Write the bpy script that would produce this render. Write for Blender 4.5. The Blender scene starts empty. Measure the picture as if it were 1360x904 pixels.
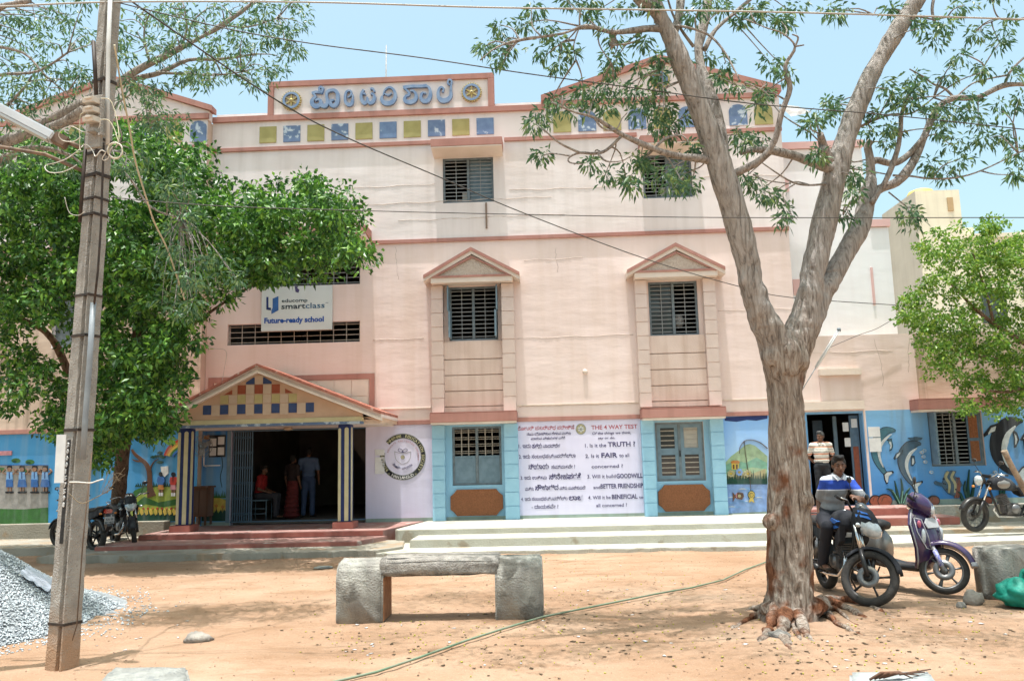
import bpy, bmesh, math, random
import numpy as np
from mathutils import Vector, Matrix
random.seed(7)
PI = math.pi
rad = math.radians
S = bpy.context.scene
C = S.collection
# ------------------------------------------------------------------ camera
CAM = Vector((0, 0, 1.65))
PITCH, ROLL, YAW, FPX = rad(8.145), rad(-1.3846), rad(2.17), 1100.0
fwd = Vector((-math.sin(YAW)*math.cos(PITCH), math.cos(YAW)*math.cos(PITCH), math.sin(PITCH)))
rgt0 = Vector((math.cos(YAW), math.sin(YAW), 0))
up0 = rgt0.cross(fwd)
rgt = rgt0*math.cos(ROLL) + up0*math.sin(ROLL)
upv = -rgt0*math.sin(ROLL) + up0*math.cos(ROLL)
cd = bpy.data.cameras.new('camera')
cam = bpy.data.objects.new('camera', cd)
C.objects.link(cam)
M = Matrix((rgt, upv, -fwd)).transposed().to_4x4()
M.translation = CAM
cam.matrix_world = M
cd.sensor_width = 36.0
cd.lens = 36.0*FPX/1360.0
cd.clip_end = 3000
S.camera = cam

def at(x, y, Y):
    """point at depth Y (metres from the camera, along the street-to-school axis) seen at x, y of the photograph"""
    d = rgt*((x-680)/FPX) - upv*((y-452)/FPX) + fwd
    return CAM + d*(Y/d.y)

def on_ground(x, y, z=0.0):
    d = rgt*((x-680)/FPX) - upv*((y-452)/FPX) + fwd
    return CAM + d*((z-CAM.z)/d.z)

# ------------------------------------------------------------------ light
SUN_EL, SUN_AZ = rad(84.7), rad(198)      # azimuth measured from +Y clockwise
sd = Vector((math.sin(SUN_AZ)*math.cos(SUN_EL), math.cos(SUN_AZ)*math.cos(SUN_EL), math.sin(SUN_EL)))
w = bpy.data.worlds.new('World')
S.world = w
w.use_nodes = True
nt = w.node_tree
bg = nt.nodes['Background']
sky = nt.nodes.new('ShaderNodeTexSky')
sky.sky_type = 'NISHITA'
sky.sun_disc = False
sky.sun_elevation = SUN_EL
sky.sun_rotation = SUN_AZ
sky.dust_density = 5.0
sky.air_density = 1.2
sky.ozone_density = 1.0
tint = nt.nodes.new('ShaderNodeMix'); tint.data_type = 'RGBA'; tint.blend_type = 'MULTIPLY'; tint.inputs[0].default_value = 1.0
tint.inputs[7].default_value = (1.17, 1.30, 1.12, 1)      # the photograph's cool cyan white balance
nt.links.new(sky.outputs[0], tint.inputs[6]); nt.links.new(tint.outputs[2], bg.inputs[0])
bg.inputs[1].default_value = 0.145
sl = bpy.data.lights.new('sun', 'SUN')
sl.energy = 4.1
sl.angle = rad(0.5)
sl.color = (1.0, 0.965, 0.95)
so = bpy.data.objects.new('sun', sl)
so.rotation_euler = sd.to_track_quat('Z', 'Y').to_euler()
C.objects.link(so)
S.view_settings.view_transform = 'Standard'
S.view_settings.look = 'None'
S.view_settings.gamma = 1.0
S.view_settings.exposure = 0.76
S.cycles.max_bounces = 8
S.cycles.diffuse_bounces = 4
S.cycles.transparent_max_bounces = 8

# ------------------------------------------------------------------ materials
MATS = {}
def srgb(c):
    return tuple(((v/255.0)/12.92 if v/255.0 <= 0.04045 else ((v/255.0+0.055)/1.055)**2.4) for v in c)

def mat(name, col, rough=0.8, col2=None, scale=6.0, bump=0.0, bscale=40.0, metal=0.0, spec=0.3, streak=None, detail=6.0,
        lo=0.35, hi=0.65, spots=None, coat=0.0):
    """noise mottled colour + fine relief; streak = (colour, amount) long vertical dirt; spots = (colour, scale, threshold)"""
    if name in MATS: return MATS[name]
    m = bpy.data.materials.new(name); m.use_nodes = True
    n = m.node_tree.nodes; l = m.node_tree.links; b = n['Principled BSDF']
    b.inputs['Roughness'].default_value = rough
    b.inputs['Metallic'].default_value = metal
    b.inputs['Specular IOR Level'].default_value = spec
    b.inputs['Coat Weight'].default_value = coat
    tc = n.new('ShaderNodeTexCoord')
    out = None
    col = tuple(col)
    if col2 is None: col2 = tuple(c*0.88 for c in col)
    nz = n.new('ShaderNodeTexNoise'); nz.inputs['Scale'].default_value = scale; nz.inputs['Detail'].default_value = detail
    l.new(tc.outputs['Object'], nz.inputs['Vector'])
    r = n.new('ShaderNodeValToRGB'); r.color_ramp.elements[0].position = lo; r.color_ramp.elements[1].position = hi
    r.color_ramp.elements[0].color = (*col2, 1); r.color_ramp.elements[1].color = (*col, 1)
    l.new(nz.outputs['Fac'], r.inputs[0]); out = r.outputs[0]
    if spots:
        v = n.new('ShaderNodeTexNoise'); v.inputs['Scale'].default_value = spots[1]; v.inputs['Detail'].default_value = 5
        l.new(tc.outputs['Object'], v.inputs['Vector'])
        rr = n.new('ShaderNodeValToRGB'); rr.color_ramp.elements[0].position = spots[2]; rr.color_ramp.elements[1].position = spots[2]+0.06
        l.new(v.outputs['Fac'], rr.inputs[0])
        mx = n.new('ShaderNodeMix'); mx.data_type = 'RGBA'
        l.new(rr.outputs[0], mx.inputs[0]); l.new(out, mx.inputs[6]); mx.inputs[7].default_value = (*spots[0], 1); out = mx.outputs[2]
    if streak:
        mp = n.new('ShaderNodeMapping'); mp.inputs['Scale'].default_value = (5.5, 5.5, 0.35)
        l.new(tc.outputs['Object'], mp.inputs['Vector'])
        v = n.new('ShaderNodeTexNoise'); v.inputs['Scale'].default_value = 1.0; v.inputs['Detail'].default_value = 5
        l.new(mp.outputs[0], v.inputs['Vector'])
        rr = n.new('ShaderNodeValToRGB'); rr.color_ramp.elements[0].position = 0.48; rr.color_ramp.elements[1].position = 0.74
        l.new(v.outputs['Fac'], rr.inputs[0])
        mt = n.new('ShaderNodeMath'); mt.operation = 'MULTIPLY'; mt.inputs[1].default_value = streak[1]; l.new(rr.outputs[0], mt.inputs[0])
        mx = n.new('ShaderNodeMix'); mx.data_type = 'RGBA'
        l.new(mt.outputs[0], mx.inputs[0]); l.new(out, mx.inputs[6]); mx.inputs[7].default_value = (*streak[0], 1); out = mx.outputs[2]
    l.new(out, b.inputs['Base Color'])
    if bump:
        v = n.new('ShaderNodeTexNoise'); v.inputs['Scale'].default_value = bscale; v.inputs['Detail'].default_value = 8
        l.new(tc.outputs['Object'], v.inputs['Vector'])
        bp = n.new('ShaderNodeBump'); bp.inputs['Strength'].default_value = bump; bp.inputs['Distance'].default_value = 0.02
        l.new(v.outputs['Fac'], bp.inputs['Height']); l.new(bp.outputs[0], b.inputs['Normal'])
    MATS[name] = m
    return m

def plaster(name, col, col2=None, dirt=(0.45, 0.36, 0.30), amount=0.25, ridges=0.5, grad=None):
    """old painted plaster: blotches, trowel ridges running level, rain streaks; grad = (z0, colour0, z1, colour1) for painted skies"""
    if name in MATS: return MATS[name]
    m = mat(name, col, rough=0.92, col2=col2 or tuple(c*0.9 for c in col), scale=0.9, bump=0.0, spec=0.1, streak=(dirt, amount))
    n = m.node_tree.nodes; l = m.node_tree.links; b = n['Principled BSDF']
    tc = [x for x in n if x.type == 'TEX_COORD'][0]
    if grad:
        z0, c0, z1, c1 = grad
        sp = n.new('ShaderNodeSeparateXYZ'); l.new(tc.outputs['Object'], sp.inputs[0])
        nz = n.new('ShaderNodeTexNoise'); nz.inputs['Scale'].default_value = 2.2; nz.inputs['Detail'].default_value = 4
        l.new(tc.outputs['Object'], nz.inputs['Vector'])
        ad = n.new('ShaderNodeMath'); ad.operation = 'MULTIPLY_ADD'; l.new(nz.outputs['Fac'], ad.inputs[0]); ad.inputs[1].default_value = 0.5; l.new(sp.outputs[2], ad.inputs[2])
        mr = n.new('ShaderNodeMapRange'); mr.inputs[1].default_value = z0+0.25; mr.inputs[2].default_value = z1+0.25; l.new(ad.outputs[0], mr.inputs[0])
        mx = n.new('ShaderNodeMix'); mx.data_type = 'RGBA'; l.new(mr.outputs[0], mx.inputs[0]); mx.inputs[6].default_value = (*c0, 1); mx.inputs[7].default_value = (*c1, 1)
        last = b.inputs['Base Color'].links[0].from_node     # streak mix
        l.new(mx.outputs[2], last.inputs[6])
    # relief: level ridges + grain
    mp = n.new('ShaderNodeMapping'); mp.inputs['Scale'].default_value = (0.8, 0.8, 2.3); l.new(tc.outputs['Object'], mp.inputs['Vector'])
    v = n.new('ShaderNodeTexNoise'); v.inputs['Scale'].default_value = 1.0; v.inputs['Detail'].default_value = 4; v.inputs['Roughness'].default_value = 0.5
    l.new(mp.outputs[0], v.inputs['Vector'])
    b1 = n.new('ShaderNodeBump'); b1.inputs['Strength'].default_value = ridges; b1.inputs['Distance'].default_value = 0.05
    l.new(v.outputs['Fac'], b1.inputs['Height'])
    v2 = n.new('ShaderNodeTexNoise'); v2.inputs['Scale'].default_value = 60; v2.inputs['Detail'].default_value = 6; l.new(tc.outputs['Object'], v2.inputs['Vector'])
    b2 = n.new('ShaderNodeBump'); b2.inputs['Strength'].default_value = 0.25; b2.inputs['Distance'].default_value = 0.006
    l.new(v2.outputs['Fac'], b2.inputs['Height']); l.new(b1.outputs[0], b2.inputs['Normal']); l.new(b2.outputs[0], b.inputs['Normal'])
    return m

def leafmat(name, c1, c2, c3, transl=0.4):
    m = bpy.data.materials.new(name); m.use_nodes = True
    n = m.node_tree.nodes; l = m.node_tree.links; b = n['Principled BSDF']
    g = n.new('ShaderNodeNewGeometry'); r = n.new('ShaderNodeValToRGB')
    e = r.color_ramp.elements; e[0].position = 0.0; e[0].color = (*c1, 1); e[1].position = 1.0; e[1].color = (*c3, 1)
    x = e.new(0.6); x.color = (*c2, 1)
    l.new(g.outputs['Random Per Island'], r.inputs[0]); l.new(r.outputs[0], b.inputs['Base Color'])
    b.inputs['Roughness'].default_value = 0.42; b.inputs['Specular IOR Level'].default_value = 0.5
    t = n.new('ShaderNodeBsdfTranslucent'); l.new(r.outputs[0], t.inputs[0])
    mx = n.new('ShaderNodeMixShader'); mx.inputs[0].default_value = transl
    l.new(b.outputs[0], mx.inputs[1]); l.new(t.outputs[0], mx.inputs[2]); l.new(mx.outputs[0], n['Material Output'].inputs[0])
    return m

def glassy(name, col=(0.03, 0.035, 0.04), rough=0.06):
    m = mat(name, col, rough=rough, spec=0.8, col2=col); return m

# ------------------------------------------------------------------ object helpers
WORLD0 = {}      # objects whose mesh is written in world coordinates
def link(o): C.objects.link(o); return o

def thing(name, label, cat, loc=(0, 0, 0), rz=0.0, group=None):
    o = bpy.data.objects.new(name, None); link(o)
    o.location = loc; o.rotation_euler = (0, 0, rz); o.empty_display_size = 0.2
    o['label'] = label; o['category'] = cat
    if group: o['group'] = group
    return o

def tag(o, label=None, cat=None, group=None, kind=None):
    if label: o['label'] = label
    if cat: o['category'] = cat
    if group: o['group'] = group
    if kind: o['kind'] = kind
    return o

def attach(o, parent, world=True):
    if parent is not None:
        o.parent = parent
        if world and parent.type == 'EMPTY' and parent.parent is None:
            o.location = -Vector(parent.location)
    return o

class MB:
    def __init__(s): s.v = []; s.f = []; s.m = []; s.s = []
    def add(s, vs, fs, m=0, sm=False):
        k = len(s.v); s.v += [tuple(p) for p in vs]
        for f in fs: s.f.append([i+k for i in f]); s.m.append(m); s.s.append(sm)
        return s
    def box(s, x0, x1, y0, y1, z0, z1, m=0):
        v = [(x0,y0,z0),(x1,y0,z0),(x1,y1,z0),(x0,y1,z0),(x0,y0,z1),(x1,y0,z1),(x1,y1,z1),(x0,y1,z1)]
        return s.add(v, [(0,3,2,1),(4,5,6,7),(0,1,5,4),(1,2,6,5),(2,3,7,6),(3,0,4,7)], m)
    def obox(s, c, sx, sy, sz, R=None, m=0):
        v = []
        for dz in (-1, 1):
            for dx, dy in ((-1,-1),(1,-1),(1,1),(-1,1)):
                p = Vector((dx*sx/2, dy*sy/2, dz*sz/2)); v.append(Vector(c) + (R @ p if R else p))
        return s.add(v, [(0,3,2,1),(4,5,6,7),(0,1,5,4),(1,2,6,5),(2,3,7,6),(3,0,4,7)], m)
    def prism(s, poly, y0, y1, m=0, axis='y'):
        """poly of (x,z) extruded from y0 (front) to y1; axis 'x' -> poly of (y,z), 'z' -> poly of (x,y)"""
        n = len(poly)
        def P(a, b, t): return (a, t, b) if axis == 'y' else ((t, a, b) if axis == 'x' else (a, b, t))
        v = [P(a, b, y0) for a, b in poly] + [P(a, b, y1) for a, b in poly]
        f = [tuple(range(n)), tuple(range(2*n-1, n-1, -1))] + [(i, i+n, (i+1) % n+n, (i+1) % n) for i in range(n)]
        return s.add(v, f, m)
    def tube(s, pts, r, n=8, m=0, cap=True, sm=True, flat=1.0, jit=0.0):
        pts = [Vector(p) for p in pts]
        if not hasattr(r, '__len__'): r = [r]*len(pts)
        k = len(s.v); up = None
        for i, p in enumerate(pts):
            d = (pts[min(i+1, len(pts)-1)] - pts[max(i-1, 0)])
            if d.length < 1e-9: d = Vector((0, 0, 1))
            d.normalize()
            if up is None:
                up = Vector((0, 0, 1)) if abs(d.z) < 0.9 else Vector((0, 1, 0))
            a = d.cross(up)
            if a.length < 1e-6: a = d.orthogonal()
            a.normalize(); b = a.cross(d).normalized(); up = b
            for j in range(n):
                t = 2*PI*j/n; q = r[i]*(1+random.uniform(-jit, jit))
                s.v.append(tuple(p + a*(math.cos(t)*q) + b*(math.sin(t)*q*flat)))
        for i in range(len(pts)-1):
            for j in range(n):
                a0 = k+i*n+j; b0 = k+i*n+(j+1) % n
                s.f.append([a0, b0, b0+n, a0+n]); s.m.append(m); s.s.append(sm)
        if cap:
            s.f.append(list(range(k+n-1, k-1, -1))); s.m.append(m); s.s.append(False)
            e = k+(len(pts)-1)*n
            s.f.append(list(range(e, e+n))); s.m.append(m); s.s.append(False)
        return s
    def lathe(s, prof, c=(0, 0, 0), axis='z', n=20, m=0, sm=True, R=None):
        """prof of (radius, height)"""
        k = len(s.v)
        for r, h in prof:
            for j in range(n):
                t = 2*PI*j/n; a, b = math.cos(t)*r, math.sin(t)*r
                p = Vector((a, b, h)) if axis == 'z' else (Vector((h, a, b)) if axis == 'x' else Vector((b, h, a)))
                if R: p = R @ p
                s.v.append(tuple(Vector(c)+p))
        for i in range(len(prof)-1):
            for j in range(n):
                a0 = k+i*n+j; b0 = k+i*n+(j+1) % n
                s.f.append([a0, b0, b0+n, a0+n]); s.m.append(m); s.s.append(sm)
        return s
    def ball(s, c, rx, ry=None, rz=None, n=12, m=0, R=None, sm=True):
        ry = ry or rx; rz = rz or rx; h = n//2
        k = len(s.v)
        for i in range(h+1):
            ph = PI*i/h
            for j in range(n):
                t = 2*PI*j/n
                p = Vector((rx*math.sin(ph)*math.cos(t), ry*math.sin(ph)*math.sin(t), rz*math.cos(ph)))
                if R: p = R @ p
                s.v.append(tuple(Vector(c)+p))
        for i in range(h):
            for j in range(n):
                a0 = k+i*n+j; b0 = k+i*n+(j+1) % n
                s.f.append([a0, a0+n, b0+n, b0]); s.m.append(m); s.s.append(sm)
        return s
    def build(s, name, mats, parent=None, world=True, bevel=0.0, smooth=None, weld=False):
        me = bpy.data.meshes.new(name); me.from_pydata(s.v, [], s.f)
        if not isinstance(mats, (list, tuple)): mats = [mats]
        for x in mats: me.materials.append(x)
        me.polygons.foreach_set('material_index', s.m)
        me.polygons.foreach_set('use_smooth', s.s if smooth is None else [smooth]*len(s.f))
        bm = bmesh.new(); bm.from_mesh(me)
        if weld: bmesh.ops.remove_doubles(bm, verts=bm.verts, dist=1e-4)
        if bevel:
            bmesh.ops.bevel(bm, geom=[e for e in bm.edges if len(e.link_faces) == 2 and e.calc_face_angle(0) > 0.5], offset=bevel, segments=2, affect='EDGES', clamp_overlap=True)
        bmesh.ops.recalc_face_normals(bm, faces=bm.faces)
        bm.to_mesh(me); bm.free(); me.update()
        o = bpy.data.objects.new(name, me); link(o)
        return attach(o, parent, world)

BOXM = {}
def unit_box(mt):
    if mt.name not in BOXM:
        me = bpy.data.meshes.new('box_piece')
        mb = MB().box(-.5, .5, -.5, .5, -.5, .5); me.from_pydata(mb.v, [], mb.f); me.materials.append(mt); me.update()
        BOXM[mt.name] = me
    return BOXM[mt.name]
def piece(name, mt, x0, x1, y0, y1, z0, z1, parent):
    """a box part sharing one mesh with its fellows"""
    o = bpy.data.objects.new(name, unit_box(mt)); link(o); attach(o, parent)
    off = Vector(o.location) if (parent is not None and parent.type == 'EMPTY') else Vector((0, 0, 0))
    o.location = Vector(((x0+x1)/2, (y0+y1)/2, (z0+z1)/2)) + off
    o.scale = (x1-x0, y1-y0, z1-z0)
    return o

def text_polys(body, size, sx=1.0, bold=0.0, extr=0.004, align='LEFT', res=2):
    c = bpy.data.curves.new('t', 'FONT'); c.body = body; c.size = size; c.extrude = extr; c.offset = bold; c.align_x = align; c.resolution_u = res
    o = bpy.data.objects.new('t', c); link(o)
    dg = bpy.context.evaluated_depsgraph_get(); me = bpy.data.meshes.new_from_object(o.evaluated_get(dg))
    bpy.data.objects.remove(o); bpy.data.curves.remove(c)
    return me
def lettering(name, body, x, y, z, h, mt, parent, width=None, bold=0.0, align='LEFT', tilt=0.0, extr=0.004, shear=0.0, res=1):
    """writing on a wall that faces the street: h = capital height; the face stands extr proud of y"""
    me = text_polys(body, h/0.70, bold=bold, extr=extr, align='LEFT', res=res)
    n = len(me.vertices); co = np.empty(n*3, np.float32)
    if n == 0: return None
    me.vertices.foreach_get('co', co); co = co.reshape(-1, 3)
    x0, x1 = co[:, 0].min(), co[:, 0].max(); wd = x1-x0
    k = (width/wd) if width else 1.0
    X = (co[:, 0]-x0)*k + shear*co[:, 1]; Z = co[:, 1]; Y = -co[:, 2]
    if align == 'CENTER': X = X - wd*k/2
    ct, st = math.cos(tilt), math.sin(tilt)
    co2 = np.stack([x + X*ct - Z*st, y + Y, z + X*st + Z*ct], 1).astype(np.float32)
    me.vertices.foreach_set('co', co2.ravel()); me.materials.clear(); me.materials.append(mt); me.update()
    me.name = name
    o = bpy.data.objects.new(name, me); link(o)
    return attach(o, parent)

def copy_tree(o, parent=None):
    c = o.copy(); link(c)
    if parent is not None: c.parent = parent
    for ch in list(o.children): copy_tree(ch, c)
    return c

def wall(x0, x1, z0, z1, y, holes, zone, mats, name, parent, depth=0.22, xcuts=(), zcuts=()):
    """wall facing the street with real openings and reveals; zone(cx, cz) -> material index"""
    xs = sorted(set([x0, x1] + [h[0] for h in holes] + [h[1] for h in holes] + list(xcuts)))
    zs = sorted(set([z0, z1] + [h[2] for h in holes] + [h[3] for h in holes] + list(zcuts)))
    mb = MB()
    for i in range(len(xs)-1):
        for j in range(len(zs)-1):
            a, b, c, d = xs[i], xs[i+1], zs[j], zs[j+1]
            if a < x0-1e-6 or b > x1+1e-6: continue
            cx, cz = (a+b)/2, (c+d)/2
            if any(h[0] < cx < h[1] and h[2] < cz < h[3] for h in holes): continue
            k = zone(cx, cz)
            mb.add([(a,y,c),(b,y,c),(b,y,d),(a,y,d)], [(0,1,2,3)], k)
            mb.add([(a,y+depth,c),(b,y+depth,c),(b,y+depth,d),(a,y+depth,d)], [(3,2,1,0)], k)
    for h in holes:
        a, b, c, d = h[:4]; k = zone((a+b)/2, (c+d)/2) if len(h) < 5 else h[4]
        mb.add([(a,y,c),(a,y+depth,c),(a,y+depth,d),(a,y,d)], [(0,1,2,3)], k)
        mb.add([(b,y,c),(b,y+depth,c),(b,y+depth,d),(b,y,d)], [(3,2,1,0)], k)
        mb.add([(a,y,c),(b,y,c),(b,y+depth,c),(a,y+depth,c)], [(0,1,2,3)], k)
        mb.add([(a,y,d),(b,y,d),(b,y+depth,d),(a,y+depth,d)], [(3,2,1,0)], k)
    k = 0
    mb.add([(x0,y,z1),(x1,y,z1),(x1,y+depth,z1),(x0,y+depth,z1)], [(0,1,2,3)], zone((x0+x1)/2, z1-.01))
    mb.add([(x0,y,z0),(x0,y+depth,z0),(x0,y+depth,z1),(x0,y,z1)], [(0,1,2,3)], zone(x0+.01, (z0+z1)/2))
    mb.add([(x1,y,z0),(x1,y+depth,z0),(x1,y+depth,z1),(x1,y,z1)], [(3,2,1,0)], zone(x1-.01, (z0+z1)/2))
    return mb.build(name, mats, parent)
# ------------------------------------------------------------------ palette
D = 19.2
P_up = plaster('plaster_upper', (0.78, 0.72, 0.71), (0.71, 0.64, 0.62), (0.48, 0.42, 0.38), 0.26, 0.35)
P_mid = plaster('plaster_peach', (0.76, 0.635, 0.60), (0.71, 0.58, 0.535), (0.58, 0.44, 0.34), 0.26, 0.38)
P_wing = plaster('plaster_stained_shaded', (0.62, 0.50, 0.41), (0.50, 0.38, 0.30), (0.16, 0.12, 0.09), 0.75, 0.6)
P_lav = plaster('paint_lavender', (0.68, 0.66, 0.82), (0.63, 0.61, 0.77), (0.45, 0.42, 0.50), 0.18, 0.25)
P_blue = plaster('paint_pale_blue', (0.30, 0.52, 0.68), (0.25, 0.46, 0.62), (0.25, 0.30, 0.33), 0.2, 0.25)
P_base = plaster('paint_base_green', (0.30, 0.38, 0.34), None, (0.2, 0.2, 0.17), 0.5, 0.3)
P_lake = plaster('mural_lake_sky', (0.3, 0.5, 0.8), None, (0.4, 0.5, 0.6), 0.1, 0.25, grad=(1.0, (0.50, 0.68, 0.86), 2.5, (0.20, 0.42, 0.80)))
P_sea = plaster('mural_sea', (0.2, 0.4, 0.7), None, (0.22, 0.26, 0.28), 0.35, 0.3, grad=(0.5, (0.06, 0.22, 0.52), 2.5, (0.20, 0.42, 0.66)))
P_kids = plaster('mural_blue_sky', (0.1, 0.3, 0.6), None, (0.30, 0.40, 0.46), 0.45, 0.3, grad=(0.9, (0.18, 0.40, 0.66), 2.5, (0.04, 0.18, 0.48)))
P_left = plaster('paint_blue_left', (0.10, 0.34, 0.62), (0.07, 0.28, 0.55), (0.30, 0.40, 0.46), 0.4, 0.3)
P_band = plaster('trim_terracotta', (0.45, 0.245, 0.21), (0.38, 0.19, 0.16), (0.22, 0.12, 0.10), 0.35, 0.2)
P_white = plaster('neighbour_white', (0.82, 0.81, 0.82), (0.79, 0.77, 0.78), (0.6, 0.5, 0.5), 0.12, 0.25)
P_pink = plaster('coping_pink', (0.70, 0.46, 0.44), None, (0.5, 0.35, 0.33), 0.2, 0.2)
P_cream = plaster('far_cream', (0.78, 0.74, 0.58), (0.72, 0.68, 0.54), (0.5, 0.45, 0.36), 0.3, 0.2)
P_creamside = plaster('far_cream_shaded', (0.60, 0.57, 0.48), None, (0.4, 0.36, 0.3), 0.3, 0.2)  # the same cream darkened: the side face's shade is put into the colour
M_block = mat('pilaster_peach', (0.71, 0.59, 0.54), 0.9, (0.65, 0.53, 0.48), 3, 0.25, 70)
M_panel = mat('panel_peach', (0.73, 0.60, 0.54), 0.9, (0.65, 0.52, 0.455), 1.6, 0.3, 50, streak=((0.36, 0.22, 0.14), 0.35))
M_bblock = mat('pilaster_blue', (0.32, 0.55, 0.70), 0.85, (0.27, 0.49, 0.64), 3, 0.2, 70)
M_cream = mat('soffit_cream', (0.73, 0.64, 0.57), 0.9, (0.65, 0.555, 0.48), 2, 0.2, 50)
M_rough = mat('roughcast', (0.62, 0.55, 0.48), 0.95, (0.42, 0.33, 0.27), 45, 1.0, 60, lo=0.3, hi=0.7)
M_brown = mat('roughcast_brown', (0.30, 0.125, 0.06), 0.95, (0.19, 0.075, 0.035), 50, 1.0, 60, lo=0.3, hi=0.7)
M_frame = mat('frame_bluegrey', (0.17, 0.21, 0.235), 0.55, (0.12, 0.15, 0.17), 9, 0.1, 60)
M_shut = mat('shutter_blue', (0.17, 0.25, 0.31), 0.5, (0.13, 0.20, 0.25), 7, 0.1, 60)
M_bar = mat('bar_grey', (0.30, 0.33, 0.34), 0.5, (0.22, 0.22, 0.22), 20)
M_barw = mat('bar_offwhite', (0.40, 0.36, 0.31), 0.6, (0.3, 0.27, 0.23), 20)
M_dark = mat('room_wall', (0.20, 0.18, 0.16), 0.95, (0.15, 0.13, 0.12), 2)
M_glass = glassy('window_glass', (0.035, 0.04, 0.045), 0.08)
M_frost = mat('frosted_pane', (0.42, 0.40, 0.36), 0.25, (0.34, 0.32, 0.29), 3)
M_olive = mat('tile_olive', (0.39, 0.355, 0.15), 0.75, (0.33, 0.30, 0.12), 5, 0.1, 50)
M_tblue = mat('tile_blue', (0.16, 0.235, 0.37), 0.7, (0.12, 0.18, 0.31), 7, 0.1, 50, spots=((0.50, 0.58, 0.66), 7, 0.56))
M_tblue2 = mat('tile_blue_even', (0.17, 0.26, 0.42), 0.7, (0.13, 0.20, 0.35), 7, 0.1, 50, spots=((0.50, 0.58, 0.66), 9, 0.66))
M_sign = mat('letter_blue', (0.14, 0.23, 0.40), 0.6, (0.24, 0.33, 0.48), 6, 0.1)
M_gold = mat('emblem_gold', (0.55, 0.44, 0.16), 0.6, (0.40, 0.34, 0.18), 12)
M_gate = mat('gate_blue', (0.10, 0.17, 0.24), 0.5, (0.08, 0.13, 0.18), 12)
M_paper = mat('paper', (0.72, 0.73, 0.72), 0.8, (0.62, 0.63, 0.63), 8)
M_navy = mat('paint_navy', (0.02, 0.04, 0.16), 0.5, (0.015, 0.03, 0.12), 8)
M_yel = mat('paint_cream_yellow', (0.62, 0.57, 0.36), 0.6, (0.56, 0.51, 0.31), 6)
M_redox = mat('red_oxide', (0.36, 0.13, 0.10), 0.75, (0.27, 0.09, 0.07), 4, 0.25, 40, streak=((0.4, 0.3, 0.25), 0.2))
M_redtop = mat('red_oxide_worn', (0.36, 0.22, 0.195), 0.85, (0.27, 0.14, 0.12), 2.5, 0.3, 40, spots=((0.40, 0.33, 0.29), 3, 0.6))
def flat(name, r, g, b, k=0.7): return mat('paint_'+name, (r, g, b), 0.85, (r*k+.01, g*k+.01, b*k+.01), 9, 0.25, 40, streak=((0.30, 0.33, 0.34), 0.22))
F = {k: flat(k, *v) for k, v in dict(black=(.012,.014,.02), slate=(.05,.10,.15), teal=(.06,.17,.22), pale=(.55,.60,.60), white=(.75,.75,.73),
     green=(.05,.16,.04), dgreen=(.012,.06,.04), lime=(.32,.40,.06), yellow=(.62,.45,.08), orange=(.55,.22,.05), red=(.42,.04,.03), brown=(.12,.055,.03),
     blue=(.04,.14,.40), sky=(.20,.40,.70), pink=(.55,.25,.28), sand=(.45,.40,.22), hill=(.36,.50,.30), hill2=(.20,.42,.30), navy=(.03,.05,.25), lake=(.24,.38,.68), grey=(.36,.34,.32),
     terra=(.30,.09,.05), violet=(.15,.07,.25), ink=(.07,.06,.16), redink=(.48,.10,.13), skin=(.30,.17,.11), stone=(.30,.31,.30), yellowink=(.55,.52,.30)).items()}

# ------------------------------------------------------------------ the school
school = thing('school_building', 'long peach and white three storey school with murals along its ground floor', 'school', (-1, D, 0))
def zone(cx, cz):
    if cz > 6.85: return 0
    if cz > 2.5: return 1
    if cz < 0.38: return 4
    if cx < -7.40: return 7
    if cx < -2.6: return 2
    if cx < -0.65: return 3
    if cx < 2.2: return 2
    if cx < 4.0: return 3
    return 5
WT1 = (-2.31, -1.08, 7.78, 8.91); WT2 = (2.50, 3.67, 7.72, 8.80)
WM1 = (-2.20, -1.05, 4.43, 5.72); WM2 = (2.50, 3.64, 4.40, 5.69)
WG1 = (-2.17, -1.03, 1.08, 2.42); WG2 = (2.50, 3.60, 1.07, 2.40)
BL = (-7.50, -4.32, 4.48, 4.98); BU = (-7.50, -4.32, 5.87, 6.60)
DR = (-7.34, -4.18, 0.30, 2.50)
holes = [WT1+(0,), WT2+(0,), WM1+(1,), WM2+(1,), WG1+(3,), WG2+(1,), BL+(1,), BU+(1,), DR+(2,)]
wall(-8.0, 5.85, 0.0, 10.05, D, holes, zone, [P_up, P_mid, P_lav, P_blue, P_base, P_lake, P_sea, P_kids], 'front_wall', school,
     xcuts=(-7.40, -2.6, -.65, 2.2, 4.0), zcuts=(0.38, 2.5, 6.85))
# rooms behind the openings
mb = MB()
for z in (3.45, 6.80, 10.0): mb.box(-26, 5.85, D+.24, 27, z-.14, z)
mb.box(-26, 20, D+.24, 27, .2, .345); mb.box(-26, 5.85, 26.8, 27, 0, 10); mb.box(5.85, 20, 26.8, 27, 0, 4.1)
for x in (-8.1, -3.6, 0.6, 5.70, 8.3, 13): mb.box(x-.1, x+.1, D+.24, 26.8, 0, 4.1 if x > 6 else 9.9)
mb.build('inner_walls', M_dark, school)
MB().box(5.80, 5.849, D+.23, 27, 0, 10.0).build('side_wall', P_mid, school)
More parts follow.
